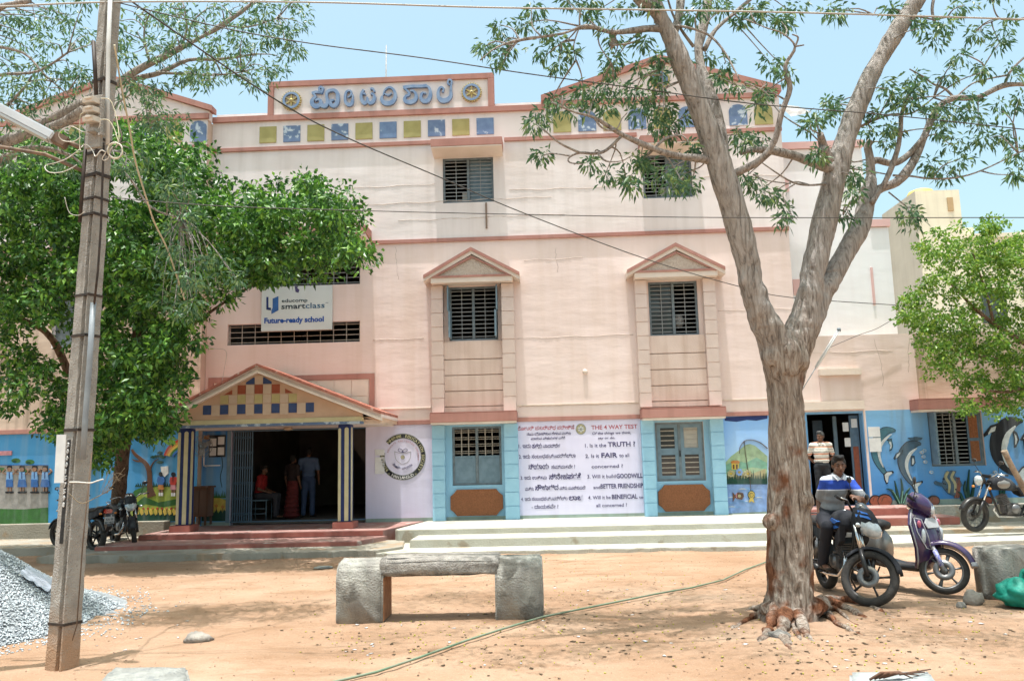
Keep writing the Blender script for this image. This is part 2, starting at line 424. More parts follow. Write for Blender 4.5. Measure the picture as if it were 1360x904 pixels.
# bands
def band(x0, x1, z0, z1, y=D, pr=0.045, m=None, name='band'):
    return MB().box(x0, x1, y-pr, y+.02, z0, z1).build(name, m or P_band, school, bevel=0.006)
for a, b in ((-8.0, -2.56), (-.80, 2.40), (3.87, 5.86)): band(a, b, 9.27, 9.365)
band(-8.0, -4.04, 6.83, 6.92, pr=.03); band(-4.04, 5.86, 6.82, 6.91)
band(-8.0, .2, 10.03, 10.17, pr=.06); band(.2, 5.80, 10.13, 10.25, pr=.06)
for a, b in ((-4.0, -2.61), (-.66, 2.17), (4.04, 5.85)): band(a, b, 2.50, 2.595, pr=.03)
for a, b in ((-4.05, -2.62), (-.65, 2.15), (4.05, 5.85)): band(a, b, 2.865, 2.89, pr=.025, m=M_cream, name='ledge')
MB().box(-8.0, .2, D+.25, D+.45, 10.0, 10.36).build('parapet', P_up, school)
MB().box(-8.0, 5.85, D, D+.2, 10.051, 10.125).build('parapet', P_up, school)
# name board on the parapet
MB().box(-6.57, -1.07, D-.0, D+.2, 10.172, 10.94).build('sign_board', P_up, school)
for a, b, c, d in ((-6.62, -1.02, 10.90, 11.04), (-6.62, -6.48, 10.171, 10.90), (-1.17, -1.02, 10.171, 10.90)):
    MB().box(a, b, D-.05, D+.22, c, d).build('sign_frame', P_band, school, bevel=.006)

def stroke(pts, w, y0, y1, mb, n=3, m=0):
    """raised stroke of a sign letter: a smooth path with widths, w may be a list"""
    P = [Vector((a, b)) for a, b in pts]
    if not hasattr(w, '__len__'): w = [w]*len(P)
    Q, W = [], []
    for i in range(len(P)-1):
        p0, p1, p2, p3 = P[max(i-1, 0)], P[i], P[i+1], P[min(i+2, len(P)-1)]
        for k in range(n):
            t = k/n
            Q.append(0.5*((2*p1)+(p2-p0)*t+(2*p0-5*p1+4*p2-p3)*t*t+(3*p1-p0-3*p2+p3)*t**3)); W.append(w[i]*(1-t)+w[i+1]*t)
    Q.append(P[-1]); W.append(w[-1])
    L, R_ = [], []
    for i, q in enumerate(Q):
        d = Q[min(i+1, len(Q)-1)]-Q[max(i-1, 0)]
        if d.length < 1e-9: d = Vector((1, 0))
        d.normalize(); nn = Vector((-d.y, d.x))*W[i]/2
        L.append(q+nn); R_.append(q-nn)
    k = len(Q)
    v = [(p.x, y0, p.y) for p in L]+[(p.x, y0, p.y) for p in R_]+[(p.x, y1, p.y) for p in L]+[(p.x, y1, p.y) for p in R_]
    f = []
    for i in range(k-1):
        f += [(i, i+1, k+i+1, k+i), (2*k+i, 2*k+i+1, i+1, i), (k+i, k+i+1, 3*k+i+1, 3*k+i)]
    f += [(0, k, 3*k, 2*k), (k-1, 3*k-1, 4*k-1, 2*k-1)]
    mb.add(v, f, m)
# seven raised letters: each given by strokes in a 0..1 box (x, z), with its place on the board
LET = [
 (-5.53, 10.32, .66, .46, [([(.02,.80),(.20,.86),(.42,.80)], [.10,.10,.10]), ([(.38,.80),(.44,1.05),(.34,1.12),(.30,1.0),(.36,.86)], .08),
   ([(.06,.80),(.16,.60),(.04,.40),(.06,.16),(.20,.04),(.34,.14),(.36,.34),(.26,.44),(.16,.36)], [.08,.1,.14,.18,.2,.16,.12,.1,.07]),
   ([(.36,.30),(.40,.08),(.54,.04),(.62,.24),(.58,.62),(.62,.84),(.82,.92),(.98,.76),(1.0,.30),(.90,.04),(.76,.08),(.74,.30),(.86,.36)], [.12,.16,.18,.14,.1,.12,.12,.14,.16,.18,.16,.1,.07])]),
 (-4.69, 10.34, .20, .36, [([(.35,.55),(.7,.70),(.75,.98),(.3,1.02),(.05,.75),(.05,.25),(.45,.02),(.85,.10),(.95,.45),(.95,.75)], [.16,.2,.24,.26,.3,.36,.5,.44,.26,.2])]),
 (-4.29, 10.35, .34, .38, [([(.20,.98),(.02,.72),(.03,.30),(.24,.06),(.45,.20),(.44,.48)], [.16,.2,.24,.3,.22,.12]), ([(.44,.30),(.62,.04),(.88,.16),(.97,.45),(.84,.70),(.70,.62)], [.16,.26,.3,.24,.16,.1]), ([(.66,1.0),(.86,1.02),(.97,.80)], [.14,.16,.14]), ([(.16,.72),(.32,.66)], .12)]),
 (-3.79, 10.34, .36, .42, [([(.06,.48),(.03,.24),(.28,.02),(.72,.06),(.96,.40),(.86,.82),(.52,1.0),(.22,.80),(.12,.52)], [.12,.26,.36,.34,.26,.18,.14,.1,.08]), ([(.22,.62),(.46,.50),(.72,.62)], [.08,.12,.08])]),
 (-3.25, 10.34, .68, .42, [([(.00,.95),(.30,1.0),(.62,.98),(.86,1.0)], .11), ([(.04,.90),(.16,.72),(.22,.50),(.10,.40),(.05,.22),(.12,.06),(.30,.03),(.44,.16),(.47,.44),(.38,.70),(.26,.72)], [.06,.07,.1,.1,.13,.16,.18,.16,.12,.08,.06]),
   ([(.86,.98),(.97,.78),(.98,.34),(.88,.06),(.72,.06),(.64,.28),(.70,.56),(.82,.52)], [.08,.1,.14,.18,.16,.12,.08,.05])]),
 (-2.40, 10.35, .35, .38, [([(.35,.60),(.42,.84),(.20,.92),(.05,.66),(.06,.26),(.32,.02),(.68,.06),(.92,.32),(.93,.74)], [.12,.14,.16,.2,.28,.38,.38,.26,.18]), ([(.93,.70),(.95,1.05),(1.0,1.32),(.80,1.42),(.72,1.18),(.92,1.04)], [.16,.14,.14,.14,.12,.1])]),
]
for (x, z, wd, ht, sts) in LET:
    mb = MB()
    for i, (pts, ww) in enumerate(sts):
        W_ = [a*wd*.9 for a in ww] if hasattr(ww, '__len__') else ww*wd
        stroke([(x+a*wd*1.0, z+b*ht) for a, b in pts], W_, D-.075-.004*i, D+.0, mb)
    mb.build('sign_letter', M_sign, school)
def gear_emblem(cx, cz, R, parent, y=D):
    mb = MB(); n = 24
    pl = []
    for i in range(n*4):
        t = 2*PI*(i+.5)/(n*4); rr = R if (i % 4) in (0, 1) else R*.88
        pl.append((cx+rr*math.cos(t), cz+rr*math.sin(t)))
    def ring(outer, inner, y0, y1, m):
        k = len(outer); v = [(a, y0, b) for a, b in outer]+[(a, y0, b) for a, b in inner]+[(a, y1, b) for a, b in outer]+[(a, y1, b) for a, b in inner]
        f = []
        for i in range(k):
            j = (i+1) % k; f += [(i, j, k+j, k+i), (i, 2*k+i, 2*k+j, j), (k+i, k+j, 3*k+j, 3*k+i)]
        mb.add(v, f, m)
    circ = lambda r, k=n*4: [(cx+r*math.cos(2*PI*(i+.5)/k), cz+r*math.sin(2*PI*(i+.5)/k)) for i in range(k)]
    ring(pl, circ(R*.80), y-.06, y, 1); ring(circ(R*.86), circ(R*.64), y-.07, y-.002, 0)
    for i in range(6):
        t = 2*PI*i/6+PI/6; u = Vector((math.cos(t), math.sin(t))); s_ = Vector((-u.y, u.x))
        a = Vector((cx, cz))+u*R*.12; b = Vector((cx, cz))+u*R*.66
        mb.prism([(a.x+s_.x*R*.10, a.y+s_.y*R*.10), (a.x-s_.x*R*.10, a.y-s_.y*R*.10), (b.x-s_.x*R*.05, b.y-s_.y*R*.05), (b.x+s_.x*R*.05, b.y+s_.y*R*.05)], y-.055, y, 1)
    mb.lathe([(0.001, -.075), (R*.16, -.075), (R*.16, 0)], (cx, y, cz), 'y', 14, 1); mb.lathe([(0.001, -.08), (R*.06, -.08), (R*.06, -.07)], (cx, y, cz), 'y', 10, 2)
    return mb.build('gear_emblem', [M_sign, M_gold, F['black']], parent)
gear_emblem(-6.03, 10.53, .25, school); gear_emblem(-1.57, 10.55, .25, school)
# square and arched tiles in the frieze
for i in range(10):
    x = -6.82+i*.595
    m = M_olive if i % 2 == 0 else (M_tblue if i in (1, 3, 7) else M_tblue2)
    MB().box(x, x+.42, D-.02, D+.01, 9.47, 9.89).build('square_tile', m, school, bevel=.004)
def arch(x0, x1, z0, z1):
    r = (x1-x0)/2; cx = (x0+x1)/2
    return [(x0, z0), (x1, z0)]+[(cx+r*math.cos(PI*k/12), z1-r*.8+r*.8*math.sin(PI*k/12)) for k in range(13)]
for i in range(9):
    x = .40+i*.605
    MB().prism(arch(x, x+.43, 9.45, 9.98), D-.02, D+.01).build('arched_tile', M_olive if i % 2 == 0 else (M_tblue if i != 5 else M_tblue2), school)
# right gable
G = [(.2, 10.17), (5.82, 10.17), (5.82, 10.24), (3.02, 11.20), (.2, 10.27)]
MB().prism([(.2, 10.051), (5.82, 10.051), (5.82, 10.26), (3.02, 11.18), (.2, 10.26)], D+.001, D+.2).build('gable', P_up, school)
for a, b in (((.12, 10.24), (3.02, 11.16)), ((3.02, 11.16), (5.90, 10.24))):
    MB().prism([a, b, (b[0], b[1]+.15), (a[0], a[1]+.15)], D-.09, D+.22).build('gable_band', P_band, school)
mb = MB(); mb.lathe([(.001, -.03), (.24, -.03), (.24, .02)], (3.02, D, 10.70), 'y', 28, 0); mb.lathe([(.001, -.036), (.20, -.036), (.20, .0)], (3.02, D, 10.70), 'y', 28, 1); mb.build('round_emblem', [M_gold, M_tblue2], school)
# left wing
LW = 18.9
WLH = [(-11.6, -10.4, 4.5, 5.8, 0), (-11.6, -10.4, 7.6, 8.8, 0)]
wall(-26, -8.0, 0.0, 10.0, LW, WLH, lambda x, z: (3 if z < .42 else (1 if z < 2.5 else (2 if z < 6.8 else 0))), [P_up, P_left, P_wing, P_base], 'left_wing_wall', school, zcuts=(.42, 2.5, 6.8))
for h in WLH: MB().box(h[0], h[1], LW+.15, LW+.17, h[2], h[3]).build('shutter', M_frame, school)
MB().box(-8.02, -7.999, LW+.22, D+.3, 0, 2.5).build('left_wing_corner', P_kids, school)
MB().box(-8.02, -7.999, LW+.22, D+.3, 2.501, 10.0).build('left_wing_corner', P_wing, school)
band(-26, -7.97, 2.50, 2.60, y=LW); band(-26, -7.97, 9.27, 9.365, y=LW); band(-26, -7.97, 6.83, 6.92, y=LW)
band(-26, -7.97, 10.02, 10.16, y=LW, pr=.06)
MB().prism([(-12.95, 10.0), (-7.97, 10.0), (-7.97, 10.22), (-10.45, 11.1), (-12.95, 10.22)], LW+.002, LW+.2).build('gable', P_up, school)
for a, b in (((-13.0, 10.2), (-10.45, 11.10)), ((-10.45, 11.10), (-7.88, 10.2))):
    MB().prism([a, b, (b[0], b[1]+.14), (a[0], a[1]+.14)], LW-.08, LW+.22).build('gable_band', P_band, school)
for i in range(8):
    x = -8.42-i*.605
    MB().prism(arch(x, x+.4, 9.45, 9.98), LW-.02, LW+.01).build('arched_tile', M_tblue if i % 2 == 0 else M_olive, school)
# annex on the right
AH = [(5.95, 7.20, .44, 2.50, 1), (8.65, 9.85, 1.26, 2.50, 0)]
wall(5.851, 20, 0.0, 4.29, D, AH, lambda x, z: (2 if z < .54 else (1 if (z < 2.55) else (0 if x < 8.5 else 3))), [P_mid, P_sea, P_base, P_wing], 'annex_wall', school, xcuts=(8.5,), zcuts=(.54, 2.55))  # right end darker: tree shade put into the colour, along with real stains
MB().box(5.86, 20, D+.23, 27, 4.16, 4.28).build('annex_roof', P_wing, school)
MB().box(5.87, 7.24, D-.10, D+.01, 2.58, 2.78).build('ledge', M_cream, school, bevel=.008)
MB().box(6.28, 7.22, D-.14, D+.01, 3.36, 3.52).build('ledge', M_cream, school, bevel=.01)
MB().box(6.30, 7.22, D-.04, D+.01, 2.78, 3.36).build('wall_panel', P_mid, school, bevel=.006)
MB().box(7.22, 7.27, D-.012, D+.01, .44, 2.56).build('door_frame', P_mid, school)
# sheet roof scrap beside the parapet
mb = MB(); n = 22
for i in range(n):
    x = 5.84+i*.022; h = .012 if i % 2 else -.012
    mb.add([(x, D+.1+h*0, 10.0-i*.004+h), (x+.022, D+.1, 10.0-(i+1)*.004-h), (x+.022+.12, D-.5, 9.42-h+i*.004), (x+.12, D-.5, 9.42+h+i*.004)], [(0, 1, 2, 3)], 0)
mb.build('roof_sheet', mat('tin_sheet', (0.35, 0.36, 0.36), 0.5, (0.22, 0.20, 0.19), 6, metal=0.4), school)

# ------------------------------------------------------------------ windows
def grille(win, x0, x1, z0, z1, y, nh, xs, mt=M_bar, t=.018):
    for i in range(nh):
        z = z0+(z1-z0)*(i+.5)/nh
        piece('bar', mt, x0, x1, y-.008, y+.008, z-t/2, z+t/2, win)
    for x in xs: piece('upright_bar', mt, x-.008, x+.008, y-.022, y-.009, z0, z1, win)
def window(h, style):
    x0, x1, z0, z1 = h[:4]; y = D+.10; cx = (x0+x1)/2; f = .05
    mb = MB(); mb.box(x0+.002, x0+f, y-.05, y+.03, z0+.002, z1-.002); mb.box(x1-f, x1-.002, y-.05, y+.03, z0+.002, z1-.002)
    mb.box(x0+f, x1-f, y-.05, y+.03, z1-f, z1-.002); mb.box(x0+f, x1-f, y-.05, y+.03, z0+.002, z0+f); mb.box(cx-.03, cx+.03, y-.055, y+.03, z0+f, z1-f)
    w_ = mb.build('window', M_frame, school)
    gx = [x0+(x1-x0)*k for k in (.26, .74)]
    if style == 'top':
        grille(w_, x0+f, x1-f, z0+f, z1-f, y-.02, 11, gx)
        MB().box(cx+.035, x1-f, y+.035, y+.055, z0+f, z1-f).build('shutter', M_shut, w_)
        MB().box(cx-.035-.12, cx-.035, y+.035, y+.055, z0+f, z0+.3).build('shutter', M_frost, w_)
    if style == 'mid':
        grille(w_, x0+f, x1-f, z0+f, z1-f, y-.02, 12, gx)
        # casement leaves folded outward
        for sx, X in ((1, x0+.04), (-1, x1-.04)):
            MB().box(X-.02, X+.02, D-.34, y-.06, z0+.04 if sx > 0 else z0+.05, z0+.66).build('shutter', M_shut, w_)
            MB().box(X-.035*sx-.015, X-.035*sx+.015, D-.30, y-.06, z0+.68, z1-.03).build('shutter', M_shut, w_)
    if style == 'mid2':
        grille(w_, x0+f, x1-f, z0+f, z1-f, y-.02, 12, gx)
        MB().box(x0+f, cx-.03, y+.035, y+.05, z0+f, z1-f).build('pane', M_glass, w_)
        MB().ball((cx+.22, y+.6, z0+.45), .13, .12, .17).build('pale_bundle', M_paper, w_)  # unidentified pale shape behind the grille
    if style == 'ground1':
        zm = z0+(z1-z0)*.50
        for a, b in ((x0+f, cx-.03), (cx+.03, x1-f)):
            for k in range(8):
                z = zm+.05+(z1-f-zm-.08)*((k//2)/3.4+(k%2)*.085+.02); piece('bar', M_barw, a, b, y-.008, y+.008, z-.007, z+.007, w_)
            for k in (1, 2): piece('upright_bar', M_barw, a+(b-a)*k/3-.011, a+(b-a)*k/3+.011, y-.024, y-.009, zm, z1-f, w_)
            s_ = MB().box(a+.004, b-.004, y-.035, y+.0, z0+f, zm).build('shutter', M_shut, w_)
            MB().box(a+.06, b-.06, y-.043, y-.034, z0+f+.07, zm-.06).build('shutter_panel', M_shut, s_, bevel=.006)
    if style == 'ground2':
        zm = z0+(z1-z0)*.5
        for i, (a, b) in enumerate(((x0+f, cx-.032), (cx+.032, x1-f))):
            for j, (c, d) in enumerate(((z0+f, zm), (zm, z1-f))):
                mb = MB(); e = .075
                mb.box(a, a+e, y-.045, y, c, d); mb.box(b-e, b, y-.045, y, c, d); mb.box(a+e, b-e, y-.045, y, c, c+e); mb.box(a+e, b-e, y-.045, y, d-e, d)
                s_ = mb.build('shutter', M_shut, w_)
                MB().box(a+e, b-e, y-.02, y-.012, c+e, d-e).build('pane', M_glass if (i == 0 or (j == 0)) else M_frost, s_)
                for k in range(4):
                    z = c+e+(d-c-2*e)*(k+.6)/4.2
                    MB().box(a+e, b-e, y-.034, y-.022, z-.012, z+.012).build('bar', M_barw if (i, j) != (1, 1) or k == 3 else M_frost, s_)
        MB().box(cx-.012, cx+.012, y-.075, y-.056, zm-.12, zm+.02).build('latch', F['black'], w_)
    if style == 'annex':
        grille(w_, x0+f, x1-.34, z0+f, z1-f, y-.02, 13, [x0+.36, x0+.52, x0+.60])
        MB().box(x0+.02, x0+.06, D-.30, y-.06, z0+.05, z1-.03).build('shutter', M_shut, w_)
        l_ = MB().box(x1-.32, x1-f, y-.04, y, z0+f, z1-f).build('shutter', M_gate, w_)
        MB().box(x1-.28, x1-f-.04, y-.05, y-.039, z0+.62, z1-.12).build('board', M_brown, l_)
        MB().box(x1-.28, x1-f-.04, y-.05, y-.039, z0+.1, z0+.55).build('board', M_brown, l_)
    return w_
window(WT1, 'top'); window(WT2, 'top'); window(WM1, 'mid'); window(WM2, 'mid2'); window(WG1, 'ground1'); window(WG2, 'ground2'); window(AH[1], 'annex')
for h, nh in ((BL, 4), (BU, 6)):
    mb = MB(); x0, x1, z0, z1 = h; y = D+.1
    mb.box(x0, x1, y-.02, y+.02, z0, z0+.025); mb.box(x0, x1, y-.02, y+.02, z1-.025, z1)
    w_ = mb.build('window', M_frame, school)
    grille(w_, x0, x1, z0, z1, y-.02, nh, [x0+.02+(x1-x0-.04)*k/10 for k in range(11)], mt=M_barw if nh == 4 else M_bar, t=.016)
# hoods, pediments, pilasters, apron panels
def hood(x0, x1, z0, z1, pr, ztop=None):
    mb = MB(); mb.box(x0, x1, D-pr, D+.0, z1-.0, z1+.02, 1)
    mb.box(x0, x1, D-pr, D, z0+.0, z1, 0)
    o = mb.build('hood', [P_band, P_band], school, bevel=.008)
    MB().box(x0+.02, x1-.02, D-pr+.02, D, z0-.045, z0-.001).build('hood_soffit', M_cream, o)
    return o
def tophood(x0, x1, z0, zm, z1, pr):
    o = MB().prism([(D-pr, zm), (D-pr, z1), (D, z1+.05), (D, zm-.02)], x0, x1, axis='x').build('hood', P_band, school, bevel=.008)
    MB().prism([(D-pr+.01, zm-.001), (D-pr+.01, zm-.03), (D-.0, z0+.05), (D, zm-.03)], x0+.01, x1-.01, axis='x').build('hood_soffit', M_cream, o)
tophood(-2.53, -.83, 8.86, 9.02, 9.21, .50); tophood(2.42, 3.83, 8.74, 8.92, 9.10, .50)
hood(-2.62, -.64, 2.51, 2.72, .46); hood(2.17, 4.05, 2.49, 2.69, .46); hood(8.27, 10.27, 2.52, 2.74, .46)
def pediment(xl, xr, xa, zb, za, y=D-.44):
    t = .15
    for a, b in (((xl, zb), (xa, za)), ((xa, za), (xr, zb))):
        o = MB().prism([a, b, (b[0], b[1]-t*1.15), (a[0], a[1]-t)], y, D).build('pediment_slope', M_cream, school)
        d = .075
        MB().prism([a, b, (b[0], b[1]-d), (a[0], a[1]-d)], y-.03, y-.001).build('edge_trim', P_band, o)
    il, ir, iz = xl+.30, xr-.30, zb-.03
    MB().prism([(xl+.18, zb-.04), (xr-.18, zb-.04), (xa, za-.17)], y+.05, D).build('tympanum', M_rough, school)
    for a, b in (((xl+.2, zb-.03), (xa, za-.20)), ((xa, za-.20), (xr-.2, zb-.03))):
        MB().prism([a, b, (b[0], b[1]-.055), (a[0]+.02, a[1]-.04)], y+.01, y+.049).build('inner_trim', P_band, school)
    MB().box(xl+.19, xr-.19, y+.012, y+.048, zb-.07, zb-.025).build('inner_trim', P_band, school)
    MB().box(xl+.17, xr-.17, y+.03, D, zb-.19, zb-.071).build('pediment_base', M_cream, school)
pediment(-2.74, -.50, -1.62, 5.93, 6.56); pediment(1.98, 4.22, 3.12, 5.90, 6.50)
def pilaster(x0, x1, z0, z1, n, m, name='pilaster_block'):
    h = (z1-z0)/n
    for i in range(n): MB().box(x0+random.uniform(0, .003), x1, D-.20, D, z0+i*h+.007, z0+(i+1)*h-.007).build(name, m, school, bevel=.004)
    MB().box(x0+.012, x1-.012, D-.185, D, z0, z1).build('pilaster_core', m, school)
for x0, x1, zt in ((-2.60, -2.32, 5.73), (-.95, -.66, 5.73), (2.17, 2.44, 5.70), (3.74, 4.02, 5.70)): pilaster(x0, x1, 2.745, zt, 9, M_block)
for x0, x1 in ((-2.61, -2.32), (-.96, -.64), (2.17, 2.45), (3.72, 4.02)): pilaster(x0, x1, .30, 2.46, 7, M_bblock)
for x0, x1 in ((-2.32, -.95), (2.44, 3.74)):
    zz = [2.745, 2.88, 3.24, 3.61, 3.98, 4.41]
    for a, b in zip(zz, zz[1:]): MB().box(x0, x1, D-.07, D, a+.009, b-.009).build('apron_panel', M_panel, school, bevel=.004)
for cx, (x0, x1) in ((-1.61, (-2.22, -1.02)), (3.07, (2.50, 3.66))):
    z0, z1, a, b = .40, .99, .15, .15
    pl = [(x0, z0+b), (x0+a*.55, z0+b*.55), (x0+a, z0), (x1-a, z0), (x1-a*.55, z0+b*.55), (x1, z0+b), (x1, z1-b), (x1-a*.55, z1-b*.55), (x1-a, z1), (x0+a, z1), (x0+a*.55, z1-b*.55), (x0, z1-b)]
    MB().prism(pl, D-.05, D).build('rough_plaque', M_brown, school)
# balcony hood over the recess
mb = MB(); mb.prism([(D-.62, 6.93), (D-.62, 7.14), (D, 7.16), (D, 6.90)], -8.0, -4.04, axis='x'); o = mb.build('balcony_hood', P_band, school, bevel=.01)
MB().prism([(D-.60, 6.928), (D-.60, 6.88), (D-.0, 6.68), (D-.0, 6.85)], -7.98, -4.06, axis='x').build('hood_soffit', M_cream, o)
# tile panel with its dark red frame
for a, b, c, d in ((-7.92, -3.97, 3.60, 3.72), (-7.92, -7.80, 2.85, 3.60), (-4.09, -3.97, 2.75, 3.60)):
    MB().box(a, b, D-.03, D, c, d).build('panel_frame', P_band, school)
Mt = mat('wall_tile', (0.72, 0.66, 0.58), 0.35, (0.66, 0.60, 0.53), 4)
for i in range(9):
    for j in range(2): MB().box(-7.79+i*.41, -7.79+i*.41+.40, D-.015, D, 2.80+j*.40, 2.80+j*.40+.39).build('wall_tile', Mt, school, bevel=.003)
# small things fixed to the walls
MB().box(-1.29, -1.25, D-.04, D, 7.12, 7.75).build('drain_stub', mat('rust_pipe', (0.25, 0.18, 0.14), 0.8), school)
MB().lathe([(.001, -.06), (.05, -.05), (.06, 0)], (.95, D, 3.62), 'y', 12).build('wall_boss', M_cream, school)
for z0, z1 in ((1.48, 1.62), (1.06, 1.44)):
    MB().box(-3.96, -3.74, D-.012, D, z0+.33, z1+.33).build('notice', M_paper, school)
for z0, z1 in ((1.95, 2.18), (1.62, 1.93)):
    MB().box(7.30, 7.56, D-.012, D, z0, z1).build('notice', M_paper, school)
# meter box and sign on the left wing
mb_ = MB().box(-10.79, -10.36, LW-.16, LW, 1.65, 2.27).build('meter_box', mat('meter_grey', (0.22, 0.22, 0.20), 0.6, (0.16, 0.16, 0.15), 6), school, bevel=.01)
MB().box(-10.73, -10.42, LW-.175, LW-.162, 1.71, 2.21).build('meter_door', mat('meter_grey2', (0.26, 0.26, 0.24), 0.5), mb_, bevel=.004)
MB().prism([(LW-.34, 2.27), (LW-.34, 2.29), (LW, 2.36), (LW, 2.34)], -10.88, -10.3, axis='x').build('meter_cover', M_frame, mb_)
MB().box(-13.1, -12.38, LW-.03, LW, 2.02, 2.12).build('name_plate', F['pink'], school)

# ridges and cracks left by the plasterer
M_ridge = mat('plaster_ridge', (0.62, 0.54, 0.48), .95, (0.48, 0.40, 0.35), 6, .3, 40)
for x0, x1, z, dz in ((-4.6, -2.5, 8.24, .03), (-5.6, .3, 7.80, .05), (-3.4, .6, 7.38, .04), (-.7, 2.4, 8.05, -.02), (3.9, 5.8, 8.2, -.02), (-.6, 2.1, 4.44, .02), (-.4, 1.0, 6.30, .03), (-4.0, -2.8, 4.5, .02), (4.1, 5.8, 4.95, .0), (-.6, 2.2, 2.84, .02), (6.2, 8.0, 3.9, .01)):
    n = int((x1-x0)/.06); MB().tube([(x0+(x1-x0)*i/n, D-.001, z+dz*i/n+.012*math.sin(i*.37)+random.uniform(-.006, .006)) for i in range(n+1)], [random.uniform(.003, .009) for _ in range(n+1)], 5).build('plaster_ridge', M_ridge, school)
M_crack = mat('crack_dark', (0.22, 0.17, 0.14), .95)
for x, z, h in ((5.3, 3.4, .9), (-3.5, 6.75, -.8), (.4, 6.6, -.6), (7.6, 4.2, -1.1), (8.4, 4.2, -.8)):
    n = 14; px_ = x; P = []
    for i in range(n+1): px_ += random.uniform(-.03, .03); P.append((px_, D-.0005, z+h*i/n))
    MB().tube(P, [.0025]*(n+1), 4).build('crack', M_crack, school)
# ------------------------------------------------------------------ painted walls (flat paint built as thin coats)
class Paint:
    """coats of paint on a wall at depth Y; coordinates u, v are read off an enlargement (x0, y0, scale) of the photograph"""
    def __init__(s, Y, x0, y0, k): s.Y = Y; s.o = (x0, y0, k); s.mb = MB(); s.mats = []; s.n = 0
    def P(s, u, v):
        p = at(s.o[0]+u*s.o[2], s.o[1]+v*s.o[2], s.Y); return (p.x, p.z)
    def mi(s, key):
        m = F[key] if isinstance(key, str) else key
        if m not in s.mats: s.mats.append(m)
        return s.mats.index(m)
    def coat(s): s.n += 1; return s.Y-.003-.0007*s.n
    def poly(s, key, pts): y = s.coat(); s.mb.prism([s.P(*p) for p in pts], y, s.Y+.001, s.mi(key))
    def line(s, key, pts, w, n=3):
        y = s.coat(); k = s.o[2]/57.0
        stroke([s.P(a, b) for a, b in pts], [x*k for x in w] if hasattr(w, '__len__') else w*k, y, s.Y+.001, s.mb, n, s.mi(key))
    def disc(s, key, u, v, r, ry=None, n=18): ry = ry or r; s.poly(key, [(u+r*math.cos(2*PI*i/n), v+ry*math.sin(2*PI*i/n)) for i in range(n)])
    def tufts(s, key, u0, u1, v, h, n, vb):
        pts = [(u0, vb)]
        for i in range(n):
            a = u0+(u1-u0)*i/n; b = (u1-u0)/n; pts += [(a+b*.1, v), (a+b*random.uniform(.3, .8), v-h*random.uniform(.4, 1)), (a+b*.95, v-h*.05)]
        s.poly(key, pts+[(u1, vb)])
    def done(s, name='mural'): return s.mb.build(name, s.mats, school)
# dolphins, fish and weed on the annex
p = Paint(D, 1050, 540, .228)
def dolphin(spine, belly, fluke, fins, body='slate'):
    p.line('black', [(a, b) for a, b, c in spine], [c+7 for a, b, c in spine])
    p.line(body, [(a, b) for a, b, c in spine], [c for a, b, c in spine])
    p.poly('black', fluke)
    cx = sum(a for a, b in fluke)/len(fluke); cy = sum(b for a, b in fluke)/len(fluke)
    p.poly('pale', [(cx+(a-cx)*.72, cy+(b-cy)*.8) for a, b in fluke])
    for f in fins:
        p.poly('black', f); cx = sum(a for a, b in f)/len(f); cy = sum(b for a, b in f)/len(f)
        p.poly(body, [(cx+(a-cx)*.8, cy+(b-cy)*.84) for a, b in f]); p.poly('pale', [(cx+(a-cx)*.45, cy+2+(b-cy)*.6) for a, b in f])
    p.line('pale', [(a, b) for a, b, c in belly], [c for a, b, c in belly])
dolphin([(612,140,3),(590,136,22),(550,142,44),(512,180,48),(494,240,44),(500,300,38),(525,350,28),(550,385,18),(562,400,14)],
        [(588,158,4),(560,180,12),(530,215,16),(514,260,16),(522,310,12),(540,352,5)],
        [(540,392),(560,375),(596,372),(602,382),(572,404),(566,447),(557,450),(545,425)], [[(560,190),(588,185),(597,225),(590,250),(574,258),(580,225)]], 'teal')
dolphin([(760,218,3),(735,214,26),(695,228,54),(660,268,52),(650,320,46),(662,370,40),(686,415,30),(710,448,18),(722,466,14)],
        [(735,240,5),(700,268,16),(680,305,20),(674,345,18),(686,390,12),(705,430,5)],
        [(702,452),(735,437),(768,430),(770,440),(740,465),(744,507),(734,510),(716,482)], [[(655,248),(612,272),(598,300),(606,308),(648,272)], [(700,285),(720,285),(727,325),(712,345),(700,342)]], 'slate')
p.poly('slate', [(680,180),(730,174),(768,180),(760,192),(735,198),(700,194)])
dolphin([(1352,84,4),(1320,84,34),(1272,100,78),(1228,145,84),(1202,210,74),(1204,275,62),(1226,325,48),(1258,362,32),(1300,386,22),(1332,392,18)],
        [(1308,112,8),(1268,155,26),(1248,205,34),(1240,262,28),(1252,320,18),(1268,352,6)],
        [(1318,384),(1345,350),(1375,336),(1380,350),(1362,392),(1366,480),(1354,476),(1330,420)], [[(1225,92),(1165,108),(1122,160),(1126,176),(1165,152),(1210,140)], [(1290,130),(1316,150),(1330,190),(1312,235),(1300,238),(1302,190)]], 'black')
dolphin([(1520,90,4),(1480,95,40),(1430,130,80),(1400,200,80),(1420,300,60),(1470,380,30)], [(1470,130,10),(1440,200,30),(1450,290,18)], [(1460,380),(1500,350),(1520,470),(1480,430)],
        [[(1400,130),(1360,150),(1335,190),(1345,196),(1395,180)]], 'black')
p.poly('slate', [(832,440),(842,430),(880,443),(905,385),(935,370),(962,374),(952,400),(985,428),(1000,455),(975,480),(955,518),(915,505),(880,462),(842,452)])
for x in (0, 34): p.line('sand', [(915+x,376),(900+x,410),(922+x,450),(918+x,500)], [12, 15, 15, 9])
for a, b in ((890,420),(898,450),(905,480),(888,446),(962,415),(970,450),(958,480)): p.disc('black', a, b, 5)
